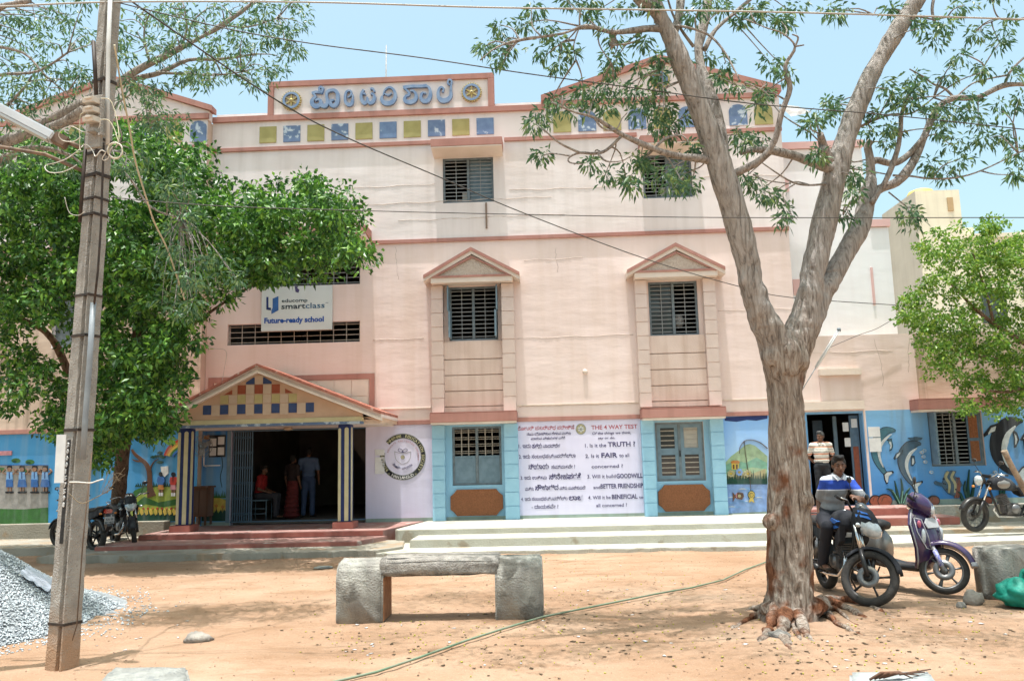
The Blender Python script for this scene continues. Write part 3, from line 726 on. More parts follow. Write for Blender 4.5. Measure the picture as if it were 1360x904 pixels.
for x in (0, 22, -26): p.line('terra', [(965+x*.4,530),(975+x*.3,470),(970+x*.4,410)], [6, 5, 2])
for pts in ([(632,562),(600,510),(585,485),(558,476)], [(628,562),(618,500),(604,430)], [(640,562),(648,480),(640,415)], [(650,562),(672,500),(694,470)], [(1040,548),(1030,470),(1038,365)], [(1048,548),(1062,470),(1068,410)], [(1035,548),(1010,480),(1016,430)],
            [(1225,540),(1218,490),(1212,455)], [(1232,540),(1240,480),(1246,450)], [(1000,545),(985,505),(965,490)]): p.line('dgreen', pts, [16, 14, 12, 3][:len(pts)] if len(pts) == 4 else [16, 12, 2])
for pts in ([(632,562),(606,510),(590,488)], [(640,560),(650,490)], [(652,560),(674,502)]): p.line('hill2', pts, 4)
for c, r in ((490, 32), (545, 40), (830, 30), (1140, 26)):
    p.disc('black', c, 545, r+4, r*.9+4); p.disc('terra', c, 547, r, r*.86); p.line('brown', [(c-r*.5, 550), (c-r*.2, 525), (c+r*.3, 528)], 4)
for a, b in ((775,255),(770,290),(815,380),(780,320),(1165,400),(1178,420),(1160,450),(1185,380),(1150,430),(760,265)): p.disc('pale', a, b, 9); p.disc('sky', a, b, 6)
p.done()
# lake, hill and little house
p = Paint(D, 840, 540, .177)
p.poly('navy', [(692,78),(1012,62),(1012,88),(930,104),(860,98),(780,112),(692,104)])
p.poly('hill', [(694,420),(740,370),(800,325),(850,284),(880,278),(920,292),(1012,370),(1012,560),(694,570)])
p.poly('hill2', [(694,440),(770,400),(850,420),(930,380),(1012,420),(1012,470),(900,452),(800,470),(694,500)])
p.poly('sand', [(700,520),(800,480),(900,500),(1000,462),(1000,540),(700,560)])
p.poly('lake', [(696,578),(850,572),(1012,556),(1012,784),(860,790),(700,800)])
for i in range(14):
    a = random.uniform(705, 940); b = random.uniform(600, 770); p.line('sky' if i % 3 else 'pale', [(a, b), (a+30, b-4), (a+62, b-1)], [2, 7, 2])
p.tufts('dgreen', 694, 1012, 545, 70, 26, 580)
p.poly('orange', [(735,412),(755,402),(790,402),(806,414),(798,424),(742,424)]); p.poly('yellow', [(742,424),(798,424),(796,470),(744,470)])
for a in (752, 776): p.poly('brown', [(a, 432), (a+12, 432), (a+12, 466), (a, 466)])
for a, b, c in ((738,500,'sand'),(800,490,'lake'),(865,500,'sand')):
    for i in range(7): t = 2*PI*i/7; p.disc(c, a+19*math.cos(t), b+19*math.sin(t), 9)
    p.disc('yellow', a, b, 8)
p.line('brown', [(800,350),(806,300),(840,255),(900,248),(960,270),(1012,312)], [1, 2, 2.5, 3, 4, 4]); p.line('brown', [(836,258),(850,380),(880,560),(888,640)], 1.6)
p.poly('brown', [(750,640),(768,662),(790,640),(828,645),(834,672),(818,696),(785,690),(768,680),(752,710)]); p.disc('sand', 800, 668, 12); p.disc('black', 818, 660, 5); p.line('pink', [(780,650),(775,668),(782,684)], 5)
p.disc('dgreen', 890, 660, 27, 32); p.disc('yellow', 890, 660, 23, 27); p.poly('yellow', [(878,682),(902,682),(912,718),(890,706),(872,716)])
for i in range(9): t = 2*PI*i/9; p.disc('black', 890+14*math.cos(t), 660+16*math.sin(t), 3.4)
p.done()
# children under a tree and a rainbow, left of the porch
p = Paint(LW, 170, 560, .1548)
p.poly('lime', [(0,700),(30,630),(100,575),(200,545),(330,545),(520,580),(520,845),(20,845)])
p.poly('green', [(0,650),(60,585),(160,545),(250,548),(180,580),(80,640),(20,720)]); p.poly('green', [(40,720),(140,640),(260,690),(420,660),(500,700),(300,730),(150,705),(60,740)])
p.tufts('dgreen', 60, 520, 548, 40, 24, 556)
p.tufts('dgreen', 40, 520, 790, 60, 16, 850)
for i in range(11):
    a = 75+i*40; p.poly('yellow', [(a, 800), (a-14, 768), (a-6, 742), (a+16, 756), (a+20, 788)]); p.disc('red' if i % 3 else 'orange', a+18, 742, 9)
p.line('brown', [(34,236),(60,275),(110,318),(152,355),(180,410),(188,470),(190,560),(205,640)], [14, 24, 30, 34, 40, 40, 46, 76])
p.line('brown', [(40,320),(70,335),(120,338)], [4, 12, 16]); p.line('brown', [(190,420),(205,372),(235,332),(262,318)], [16, 9, 6, 4])
for a, b in ((215,300),(240,295),(270,345),(285,345),(280,290),(300,302),(275,262)): p.poly('dgreen', [(a-26,b+4),(a,b-12),(a+26,b-4),(a+4,b+14)])
p.disc('orange', 160, 150, 34, 26); p.disc('yellow', 185, 152, 30, 24)
for i, c in enumerate(('red', 'orange', 'yellow', 'green', 'blue')):
    p.line(c, [(318+i*17, 288+i*2), (350+i*15, 225+i*10), (400+i*12, 180+i*14), (450+i*8, 155+i*17), (520, 138+i*19)], 18)
p.poly('white', [(286,384),(346,378),(350,440),(318,470),(292,440)])
def kid(x, y, sh, sk, legs='skin'):
    p.line(legs, [(x-9,y+110),(x-9,y+180)], 11); p.line(legs, [(x+10,y+110),(x+10,y+180)], 11)
    p.poly('white', [(x-17,y+158),(x-2,y+158),(x-2,y+186),(x-17,y+186)]); p.poly('white', [(x+3,y+158),(x+18,y+158),(x+18,y+186),(x+3,y+186)])
    p.poly(sk, [(x-18,y+84),(x+18,y+84),(x+26,y+132),(x-26,y+132)])
    p.poly(sh, [(x-24,y+22),(x+24,y+22),(x+34,y+58),(x+20,y+90),(x-20,y+90),(x-32,y+58)])
    p.disc('black', x, y, 17, 20)
kid(286, 448, 'blue', 'orange'); kid(393, 450, 'red', 'pink')
p.line('black', [(393,462),(393,520)], [10, 4])
p.done()
p = Paint(D, 240, 560, .1549)
p.poly('lime', [(100,640),(250,640),(395,662),(395,850),(100,850)]); p.poly('yellow', [(200,650),(300,640),(395,675),(395,760),(205,770)])
p.tufts('green', 100, 395, 640, 60, 22, 652)
p.tufts('dgreen', 100, 395, 780, 60, 8, 850)
for a, b in ((305,715),(230,700),(360,725)): p.poly('orange', [(a-16,b-8),(a-4,b-4),(a,b-22),(a+6,b-4),(a+18,b-8),(a+12,b+14),(a-10,b+14)]); p.line('brown', [(a, b+14), (a, b+50)], 4)
p.poly('orange', [(195,120),(240,112),(300,135),(330,180),(300,190),(250,150),(195,150)]); p.line('dgreen', [(350,290),(360,380),(340,470),(355,560)], 4)
p.done()
# school children on the left wing
p = Paint(LW, 0, 560, .177)
p.poly('grey', [(-60,322),(362,322),(362,660),(-60,660)]); p.poly('green', [(-60,650),(180,655),(362,640),(362,770),(-60,770)])
for a, b in ((120,290),(10,360),(225,300),(190,370)): p.disc('green', a, b, 34, 18); p.disc('dgreen', a-10, b+6, 16, 9)
p.line('blue', [(-60,324),(362,324)], 4)
for i, x in enumerate((-40, 75, 170, 265, 345)):
    p.line('skin', [(x-30,352),(x-52,372),(x-48,382),(x-22,392)], 8); p.line('skin', [(x+30,352),(x+46,372),(x+22,392)], 8)
    p.line('skin', [(x-10,480),(x-10,520)], 8); p.line('skin', [(x+10,480),(x+10,520)], 8); p.disc('black', x-15, 528, 18, 8); p.disc('black', x+14, 528, 18, 8)
    p.poly('sky', [(x-20,376),(x+20,376),(x+26,440),(x-26,440)]); p.poly('blue', [(x-24,430),(x+24,430),(x+(34 if i % 2 == 0 else 26),488),(x-(34 if i % 2 == 0 else 26),488)]); p.line('navy', [(x, 378), (x, 425)], 7)
    p.disc('skin', x, 352, 17, 20); p.poly('black', [(x-19,350),(x-15,330),(x,325),(x+15,330),(x+19,350),(x+8,340),(x-8,340)])
p.done()

# ------------------------------------------------------------------ lettering on the lavender wall
def wx(u): return -.771+.003057*u
def wz(u, v): return 2.53-(v+(u-40)*.0253-95)*.002926
def say(t, u0, u1, v, h, key='ink', bold=0.0012, shear=0.0):
    lettering('lettering', t, wx(u0), D, wz(u0, v), h*.0029, F[key], school, width=(u1-u0)*.003057, bold=bold, shear=shear, res=2)
say('THE 4 WAY TEST', 595, 940, 166, 32, 'redink', .002)
say('Of the things we think,', 598, 890, 206, 20, 'ink', shear=.2); say('say or do.', 642, 770, 241, 18, 'ink', shear=.2)
say('1. Is it the', 543, 702, 305, 28); say('TRUTH ?', 714, 918, 300, 36, bold=.0042)
say('2. Is it', 543, 645, 386, 28); say('FAIR', 662, 782, 384, 36, bold=.0045); say('to all', 796, 870, 380, 28)
say('concerned ?', 586, 820, 466, 26)
say('3. Will it build', 552, 762, 545, 28); say('GOODWILL.', 768, 970, 543, 34, bold=.0045)
say('and', 594, 645, 625, 24); say('BETTER FRIENDSHIPS', 648, 978, 622, 34, bold=.0042)
say('4. Will it be', 552, 720, 705, 26); say('BENEFICIAL', 728, 918, 702, 34, bold=.0042); say('to', 930, 960, 698, 22)
say('all concerned ?', 610, 838, 764, 26)
say('ರೋಟರಿ ಚತುರ್ವಿಧ ಪರೀಕ್ಷೆ', 42, 468, 172, 28, 'redink')
say('ನಾವು ಯೋಚಿಸುವ ಹೇಳುವ ಮತ್ತು', 108, 440, 212, 20); say('ಮಾಡುವ ವಿಷಯಗಳ ಬಗೆಗೆ', 138, 396, 246, 18)
say('1. ಇದು', 45, 140, 310, 28); say('ಸತ್ಯ', 147, 222, 312, 34, bold=.0042); say('ವಾದದ್ದೇ?', 230, 357, 308, 26)
say('2. ಇದು ಸಂಬಂಧಪಟ್ಟವರಿಗೆಲ್ಲಾ', 45, 470, 392, 28)
say('ನ್ಯಾಯ', 115, 268, 474, 36, bold=.0042); say('ಸಮ್ಮತವೇ ?', 286, 464, 470, 26)
say('3. ಇದು ಉತ್ತಮ', 54, 250, 555, 26); say('ಸ್ನೇಹಪರತೆ', 266, 505, 552, 38, bold=.0042)
say('ಮತ್ತು', 85, 150, 640, 26); say('ಸೌಹಾರ್ದ', 160, 335, 636, 36, bold=.0042); say('ವನ್ನು ಮೂಡಿಸುವುದೆ?', 342, 536, 632, 24)
say('4. ಇದು ಸಂಬಂಧಪಟ್ಟವರಿಗೆಲ್ಲ', 54, 400, 718, 26); say('ಲಾಭ', 408, 515, 712, 36, bold=.0042)
say('- ದಾಯಕವೇ ?', 130, 330, 778, 28)
p = Paint(D, 680, 540, .177)
p.disc('stone', 517, 167, 39, 41, 28); p.disc('sand', 517, 167, 33, 35, 24); p.disc('white', 517, 167, 22, 23)
for i in range(6): t = 2*PI*i/6; p.line('stone', [(517, 167), (517+27*math.cos(t), 167+28*math.sin(t))], 5)
p.disc('stone', 517, 167, 7)
p.done('wheel_emblem')
# round emblem of the education society
ec = at(535, 606.2, D); R0, R1 = .525, .425
mb = MB()
def ringseg(r0, r1, a0, a1, y, m, n=48):
    v = []; f = []
    for i in range(n+1):
        t = a0+(a1-a0)*i/n
        for r in (r0, r1):
            v += [(ec.x+r*math.cos(t), y, ec.z+r*math.sin(t)), (ec.x+r*math.cos(t), D, ec.z+r*math.sin(t))]
    for i in range(n):
        k = i*4; f += [(k, k+4, k+6, k+2), (k, k+1, k+5, k+4), (k+2, k+6, k+7, k+3)]
    mb.add(v, f, m)
ringseg(R0, R1, rad(-193), rad(138), D-.006, 0, 90); ringseg(R0+.008, R0-.006, rad(-193), rad(138), D-.009, 1, 90); ringseg(R1+.004, R1-.008, rad(-193), rad(138), D-.009, 1, 90)
em = mb.build('society_emblem', [F['black'], F['stone']], school)
def arc_text(t, r, a0, a1, h, key, inward=False, bold=.002):
    """a0..a1 degrees, read in that order"""
    n = len(t)
    for i, ch in enumerate(t):
        if ch == ' ': continue
        a = rad(a0+(a1-a0)*(i+.5)/n); me = text_polys(ch, h/.7, bold=bold, extr=.003)
        if not len(me.vertices): continue
        co = np.empty(len(me.vertices)*3, np.float32); me.vertices.foreach_get('co', co); co = co.reshape(-1, 3)
        X = co[:, 0]-(co[:, 0].max()+co[:, 0].min())/2; Z = co[:, 1]-h/2
        rot = a-PI/2 if not inward else a+PI/2
        cx, cz = ec.x+r*math.cos(a), ec.z+r*math.sin(a)
        out = np.stack([cx+X*math.cos(rot)-Z*math.sin(rot), D-.009-co[:, 2], cz+X*math.sin(rot)+Z*math.cos(rot)], 1).astype(np.float32)
        me.vertices.foreach_set('co', out.ravel()); me.materials.clear(); me.materials.append(F[key]); me.name = 'emblem_letter'
        o = bpy.data.objects.new('emblem_letter', me); link(o); attach(o, em)
rm = (R0+R1)/2
arc_text('ROTARY', rm, 222, 174, .062, 'yellowink'); arc_text('NSHIPHIRE', rm, 136, 94, .062, 'yellowink'); arc_text('EDUCATION', rm, 84, 12, .062, 'yellowink'); arc_text('SOCIETY', rm, 6, -42, .062, 'yellowink')
arc_text('*', rm, -48, -58, .07, 'yellowink'); arc_text('*', rm, 234, 226, .07, 'yellowink'); arc_text('NANJANGUD', rm, 238, 301, .066, 'white', inward=True)
arc_text('EDUCATE ENLIGHTEN EMPOWER', .365, 165, -15, .035, 'pink', bold=0); arc_text('ರೋಟರಿ ವಿದ್ಯಾ', .27, 215, 320, .05, 'ink', inward=True, bold=0)
p = Paint(D, 500, 570, 72/904)
for pts in ([(305,360),(310,440),(340,520),(430,572),(520,540),(565,470),(575,372)], [(305,370),(370,388),(440,400),(520,385),(575,365)]): p.line('stone', pts, 6)
for sx in (-1, 1): p.line('ink', [(438,385),(438+sx*50,370),(438+sx*78,345),(438+sx*60,318),(438+sx*30,325),(438,350)], [3, 8, 7, 6, 5, 3])
p.poly('ink', [(412,386),(438,350),(466,386)]); p.disc('stone', 438, 460, 36); p.disc('sand', 438, 460, 28); p.disc('stone', 438, 460, 10); p.done('emblem_crest')

# ------------------------------------------------------------------ hoarding over the porch
brd = thing('school_hoarding', 'white hoarding reading smartclass hung between the two balcony grilles', 'sign board', (-5.8, D-.08, 5.3))
MB().box(-6.66, -4.965, D-.09, D-.04, 4.78, 5.84).build('panel', mat('hoarding_white', (0.60, 0.66, 0.66), 0.5, (0.55, 0.61, 0.61), 2), brd, bevel=.004)
MB().box(-6.2, -6.1, D-.04, D, 5.5, 5.6).box(-5.4, -5.3, D-.04, D, 5.5, 5.6).build('bracket', M_frame, brd)
yb = D-.091
def bs(t, u0, u1, v, h, m, bold=0.0):
    X = lambda u: -6.66+(u-163)/(1010-163)*1.695; Z = lambda u, v: 5.82-(v-180+(u-163)*.036)/(545)*1.05
    lettering('lettering', t, X(u0), yb, Z(u0, v), h*1.05/545, m, brd, width=(u1-u0)/847*1.695, bold=bold, tilt=0.0, res=2)
m_bt = mat('board_blue', (0.02, 0.09, 0.38), 0.4); m_bd = mat('board_dark', (0.03, 0.05, 0.07), 0.4); m_bg = mat('board_teal', (0.03, 0.12, 0.24), 0.4)
bs('educomp', 405, 715, 358, 44, m_bd, .001); bs('smart', 402, 690, 440, 66, m_bd, .003); bs('class', 692, 920, 430, 68, m_bg, .0015); bs('™', 930, 962, 372, 16, m_bg)
bs('Future-ready school', 200, 912, 618, 64, m_bt, .0065)
for key, pts in (('navy', [(215,310),(240,310),(240,436),(270,440),(270,470),(215,462)]), ('blue', [(290,330),(360,300),(360,470),(275,515),(275,470),(290,440)]), ('ink', [(555,180),(600,180),(585,200),(612,225),(600,260),(565,250)])):
    p2 = Paint(D-.09, 330, 360, 130/1175); p2.poly(key, pts); p2.mb.build('logo_shape', p2.mats, brd)
# ------------------------------------------------------------------ ground, platforms
def sand_material():
    m = bpy.data.materials.new('sandy_ground'); m.use_nodes = True
    n = m.node_tree.nodes; l = m.node_tree.links; b = n['Principled BSDF']; b.inputs['Roughness'].default_value = 0.95; b.inputs['Specular IOR Level'].default_value = 0.1
    tc = n.new('ShaderNodeTexCoord')
    def noise(s, d=8, r=0.6, v=None, sc=None):
        x = n.new('ShaderNodeTexNoise'); x.inputs['Scale'].default_value = s; x.inputs['Detail'].default_value = d; x.inputs['Roughness'].default_value = r
        src = tc.outputs['Object']
        if sc: mp = n.new('ShaderNodeMapping'); mp.inputs['Scale'].default_value = sc; l.new(src, mp.inputs[0]); src = mp.outputs[0]
        l.new(src, x.inputs['Vector']); return x.outputs['Fac']
    def ramp(f, *st):
        r = n.new('ShaderNodeValToRGB'); e = r.color_ramp.elements
        e[0].position, e[0].color = st[0][0], (*st[0][1], 1); e[1].position, e[1].color = st[-1][0], (*st[-1][1], 1)
        for s in st[1:-1]: x = e.new(s[0]); x.color = (*s[1], 1)
        l.new(f, r.inputs[0]); return r.outputs[0]
    def mix(f, a, c):
        x = n.new('ShaderNodeMix'); x.data_type = 'RGBA'; l.new(f, x.inputs[0]); l.new(a, x.inputs[6])
        if isinstance(c, tuple): x.inputs[7].default_value = (*c, 1)
        else: l.new(c, x.inputs[7])
        return x.outputs[2]
    c = ramp(noise(0.55, 10, .65), (.30, (0.255, 0.155, 0.095)), (.52, (0.32, 0.212, 0.142)), (.72, (0.38, 0.275, 0.20)))  # sand's own variation, its darker patches also painting in soft shade
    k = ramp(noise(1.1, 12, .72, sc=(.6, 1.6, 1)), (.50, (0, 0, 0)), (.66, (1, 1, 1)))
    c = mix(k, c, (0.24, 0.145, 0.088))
    k = ramp(noise(34, 4, .7), (.60, (0, 0, 0)), (.68, (1, 1, 1))); c = mix(k, c, (0.24, 0.15, 0.095))
    k = ramp(noise(90, 3, .6), (.64, (0, 0, 0)), (.70, (1, 1, 1))); c = mix(k, c, (0.44, 0.37, 0.29))
    l.new(c, b.inputs['Base Color'])
    b1 = n.new('ShaderNodeBump'); b1.inputs['Strength'].default_value = .9; b1.inputs['Distance'].default_value = .05; l.new(noise(4.5, 8, .6), b1.inputs['Height'])
    b2 = n.new('ShaderNodeBump'); b2.inputs['Strength'].default_value = .8; b2.inputs['Distance'].default_value = .012; l.new(noise(45, 8, .7), b2.inputs['Height']); l.new(b1.outputs[0], b2.inputs['Normal'])
    l.new(b2.outputs[0], b.inputs['Normal'])
    return m
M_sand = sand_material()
def gh(x, y):
    """height of the trodden sand"""
    f = math.exp(-((x-2.2)**2+(y-8.4)**2)/1.6)*.05
    from mathutils import noise as q
    z = .018*math.sin(x*1.7+y*.6)*math.sin(y*1.3-x*.4)+f-.012+.012*q.noise(Vector((x*1.9, y*1.9, 4)))+.007*q.noise(Vector((x*6, y*6, 1)))+.004*q.noise(Vector((x*14, y*14, 7)))
    for o_, k_ in ((11.6, .9), (10.2, .9)):        # wheel tracks crossing the yard
        c_ = o_+.05*x+.25*math.sin(x*.32)+.05*q.noise(Vector((x*1.2, o_, 0))); e = abs(y-c_)
        if e < .2: z += -.016*math.exp(-(e/.045)**2)+.007*math.exp(-((e-.085)/.03)**2)
    return z
mb = MB(); nx, ny = 330, 300; xs = np.linspace(-12, 12, nx); ys = np.linspace(4.2, 16.6, ny)
mb.add([(x, y, gh(x, y)) for y in ys for x in xs], [(j*nx+i, j*nx+i+1, (j+1)*nx+i+1, (j+1)*nx+i) for j in range(ny-1) for i in range(nx-1)], 0, True)
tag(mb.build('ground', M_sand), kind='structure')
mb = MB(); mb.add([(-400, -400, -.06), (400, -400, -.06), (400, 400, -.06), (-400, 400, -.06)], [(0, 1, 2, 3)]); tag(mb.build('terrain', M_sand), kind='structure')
M_conc = mat('apron_concrete', (0.45, 0.44, 0.38), 0.9, (0.39, 0.375, 0.315), 1.4, 0.5, 30, streak=((0.40, 0.33, 0.24), 0.2), spots=((0.30, 0.26, 0.20), 2.2, 0.62))
M_conc2 = mat('slab_concrete', (0.33, 0.31, 0.26), 0.9, (0.26, 0.235, 0.19), 1.6, 0.6, 26, spots=((0.29, 0.22, 0.15), 2.5, 0.56))
def slab(name, poly, z0, z1, m):
    mb = MB(); k = len(poly)
    mb.prism(poly, z0, z1, axis='z'); return tag(mb.build(name, m, bevel=.012), kind='structure')
def wob(x0, x1, y, a=.04, n=40): return [(x0+(x1-x0)*i/n, y+random.uniform(-a, a)) for i in range(n+1)]
slab('upper_step', [(-2.75, D+.1), (-3.1, 17.0)]+wob(-3.0, 5.0, 16.75, .012)+[(5.0, D+.1)], -.05, .305, M_conc)
slab('lower_step', [(-2.6, 17.2)]+wob(-2.6, 5.1, 15.75, .015)+[(5.1, 17.2)], -.05, .20, M_conc)
slab('apron', [(-9.2, 16.6), (-9.3, 15.05)]+wob(-9.2, -3.1, 15.0, .06, 40)+[(-2.7, 15.6), (-2.9, 17.0)], -.05, .10, M_conc2)
slab('apron', [(-3.0, 17.5), (-3.2, 15.3)]+wob(-3.1, 9.5, 14.95, .08, 70)+[(20, 15.6), (20, D+.1), (-2.8, D+.1), (-3.0, 17.5)], -.05, .055, M_conc)
slab('apron', [(20, 17.9), (5.8, 17.9), (6.1, 16.4), (20, 16.2)], -.04, .13, M_conc2)
slab('apron', [(-26, D+.1), (-26, 16.6), (-9.2, 16.4), (-8.9, D+.1)], -.05, .14, M_conc2)
slab('plinth', [(7.62, 18.75), (20, 18.75), (20, D+.1), (7.62, D+.1)], -.05, .42, M_conc2)
slab('plinth', [(-26, 18.6), (-8.6, 18.6), (-8.6, 18.95), (-26, 18.95)], -.05, .46, M_conc2)
# porch platform with two red steps
slab('porch_floor', [(-8.35, 16.95), (-3.32, 16.95), (-2.78, D+.25), (-8.35, D+.25)], -.04, .30, M_redtop)
slab('porch_step', [(-8.7, 15.95), (-3.62, 15.95), (-3.25, 16.97), (-8.7, 16.97)], -.04, .185, M_redtop)
for a, b, y, z0, z1 in ((-8.35, -3.34, 16.935, .20, .288), (-8.7, -3.64, 15.935, -.02, .173)):
    tag(MB().box(a, b, y-.008, y+.02, z0, z1).build('step_riser', M_redox), kind='structure')
# red entrance steps of the annex
slab('annex_step', [(5.0, 18.15), (7.9, 18.15), (7.9, D+.1), (5.0, D+.1)], -.04, .44, M_redtop)
slab('annex_step', [(5.0, 17.45), (8.3, 17.45), (8.3, 18.17), (5.0, 18.17)], -.04, .29, M_redtop)
for a, b, y, z0, z1 in ((5.0, 7.9, 18.135, .30, .425), (5.0, 8.3, 17.435, .135, .275)):
    tag(MB().box(a, b, y-.008, y+.02, z0, z1).build('step_riser', M_redox), kind='structure')

# ------------------------------------------------------------------ neighbours behind
nb = thing('white_building', 'tall plain white block with pink coping rising behind the forked tree', 'building', (7, 19.6, 0))
MB().box(5.88, 7.86, 19.6, 26, 4.3, 8.94).build('wall', P_white, nb); MB().box(7.86, 8.33, 19.6, 26, 4.3, 6.93).build('wall', P_white, nb)
MB().box(5.88, 7.90, 19.55, 26.1, 8.95, 9.12).build('coping', P_pink, nb); MB().box(7.90, 8.37, 19.55, 26.1, 6.94, 7.12).build('coping', P_pink, nb)
MB().box(7.82, 7.87, 19.57, 19.6, 5.05, 5.95).build('pink_streak', P_pink, nb); MB().box(5.98, 6.22, 19.57, 19.6, 5.35, 5.72).build('vent_box', P_pink, nb)  # first box: thin strip standing in for a faint pink streak on the wall
MB().box(5.88, 5.90, 19.58, 19.6, 6, 8.9).box(5.90, 6.05, 19.57, 19.6, 7.9, 8.2).build('downpipe', P_pink, nb)
fb = thing('cream_building', 'tall cream tower block with small vent and yellow tank on its roof', 'building', (14.6, 30, 0))
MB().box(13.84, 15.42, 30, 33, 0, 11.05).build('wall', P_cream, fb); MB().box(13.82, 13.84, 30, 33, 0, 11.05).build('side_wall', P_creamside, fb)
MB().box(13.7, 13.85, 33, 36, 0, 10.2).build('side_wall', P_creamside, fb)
MB().box(14.95, 15.15, 29.95, 30, 10.25, 10.75).build('vent', mat('vent_tan', (0.50, 0.36, 0.20), .8), fb)
MB().lathe([(.5, 11.05), (.5, 11.15), (.42, 11.3), (.22, 11.38), (.001, 11.4)], (14.45, 30.9, 0), 'z', 20).build('water_tank', mat('tank_yellow', (0.55, 0.42, 0.13), .6), fb)
fb2 = thing('low_cream_building', 'low pale cream block at the right edge behind the bright leafy tree', 'building', (20, 31, 0))
MB().box(15.45, 34, 31, 40, 0, 9.45).build('wall', P_cream, fb2); MB().box(15.45, 34, 30.9, 31, 9.455, 9.6).build('coping', P_cream, fb2)
for x in (16.3, 18.2): MB().box(x, x+.9, 30.96, 31, 6.2, 7.5).build('window', M_glass, fb2)
MB().box(15.9, 16.6, 31.5, 32.2, 9.6, 10.0).build('stair_head', P_cream, fb2)
an = thing('roof_mast', 'thin grey metal mast standing on the school roof behind the name board', 'mast', (-3.9, 21, 10.0))
MB().tube([(-4.05, 21, 10.0), (-4.02, 21, 12.85)], [.03, .018], 8).build('pole', M_bar, an); MB().tube([(-4.05, 21, 10.0), (-4.05, 21, 10.3)], .06, 8).build('socket', M_bar, an)

# ------------------------------------------------------------------ porch
porch = thing('entrance_porch', 'gabled entrance porch with chequered front on two navy and cream striped columns', 'porch', (-6.1, 17.6, .36))
PY = 17.35; XL, XR, XA = -8.28, -3.42, -6.07; ZE, ZA = 2.58, 3.66
M_tilered = mat('roof_tile_red', (0.44, 0.17, 0.12), 0.85, (0.30, 0.11, 0.08), 5, 0.4, 40, spots=((0.55, 0.42, 0.36), 6, 0.62))
for a, b, nm in (((XL, ZE), (XA, ZA), 'roof_slope'), ((XA, ZA), (XR, ZE), 'roof_slope')):
    o = MB().prism([a, b, (b[0], b[1]+.07), (a[0], a[1]+.07)], PY-.12, D+.0).build(nm, P_mid, porch)
    n = 9; dx = (b[0]-a[0])/n; dz = (b[1]-a[1])/n
    for i in range(n):
        q0 = (a[0]+dx*i, a[1]+dz*i+.072); q1 = (a[0]+dx*(i+1)-.006*(1 if dx > 0 else -1), a[1]+dz*(i+1)+.072)
        MB().prism([q0, q1, (q1[0], q1[1]+(.05 if dz > 0 else .06)), (q0[0], q0[1]+(.06 if dz > 0 else .05))], PY-.16, D).build('roof_tile', M_tilered, o)
    MB().prism([(a[0], a[1]-.07), (b[0], b[1]-.07), (b[0], b[1]-.002), (a[0], a[1]-.002)], PY-.15, PY-.02).build('barge_board', M_cream, porch)
M_gw = mat('porch_gable', (0.66, 0.46, 0.33), .8, (0.58, 0.39, 0.28), 3, .15, 50)
MB().prism([(XL+.12, 2.60), (XR-.12, 2.60), (XA, ZA-.03)], PY, PY+.18).build('gable_wall', M_gw, porch)
MB().box(XL+.44, XR-.44, PY-.03, PY+.2, 2.52, 2.615).build('beam', M_yel, porch, bevel=.004)
MB().box(XL+.30, XR-.44, PY-.035, PY+.2, 2.465, 2.519).build('beam_edge', M_tblue, porch)
MB().box(XL+.1, XR-.1, PY+.201, D, 2.47, 2.56).build('ceiling', M_cream, porch)
MB().prism([(XR-.42, 2.60), (XR-.02, 2.50), (XR-.02, 2.60), (XR-.42, 2.70)], PY, D).build('eave_box', M_gw, porch)
MB().prism([(XL+.42, 2.60), (XL+.02, 2.50), (XL+.02, 2.58), (XL+.42, 2.70)], PY, D).build('eave_box', M_gw, porch)
tb = mat('ptile_blue', (0.06, 0.10, 0.24), .4, (0.05, 0.08, 0.2), 9); tr = mat('ptile_red', (0.40, 0.11, 0.06), .4, (0.34, 0.09, 0.05), 9)
ty = mat('ptile_yellow', (0.58, 0.50, 0.25), .4, (0.54, 0.45, 0.22), 9); tp = mat('ptile_peach', (0.68, 0.53, 0.42), .5, (0.64, 0.49, 0.38), 9)
def pt(x0, x1, z0, z1, m): MB().box(x0+.005, x1-.005, PY-.012, PY+.005, z0+.005, z1-.005).build('tile', m, porch, bevel=.002)
w_ = .184; x0 = -7.45+.0
k0 = XA-w_*5.5-.02
for i in range(13):       # bottom row, blue every other tile
    x = XA-w_*6.5+i*w_
    if i in (0, 12):
        pt(x, x+w_, 2.73, 2.94, tb)
    elif i % 2 == 0: pt(x, x+w_, 2.73, 2.94, tb)
    else: pt(x, x+w_, 2.70, 2.94, tp)
for i in range(9):
    x = XA-w_*4.5+i*w_; pt(x, x+w_, 2.95, 3.14, ty if i % 2 == 0 else tp)
for i in range(5):
    x = XA-w_*2.5+i*w_; pt(x, x+w_, 3.15, 3.35, tr if i % 2 == 0 else tp)
for s in (-1, 1):
    a = XA+s*w_*3.1; MB().prism([(a, 3.15), (a+s*w_*.95, 3.15), (a, 3.25)], PY-.012, PY).build('tile', tr, porch)
    a = XA+s*w_*.5; MB().prism([(a, 3.36), (a+s*w_, 3.36), (a+s*w_, 3.40), (a+s*.03, 3.50), (a, 3.50)], PY-.012, PY).build('tile', tb, porch)
pt(XA-w_*.5, XA+w_*.5, 3.36, 3.54, tp)
MB().lathe([(.001, 2.46), (.09, 2.455), (.1, 2.40), (.001, 2.38)], (-5.6, 17.9, 0), 'z', 14).build('ceiling_lamp', mat('lamp_tan', (0.4, 0.3, 0.2), .6), porch)
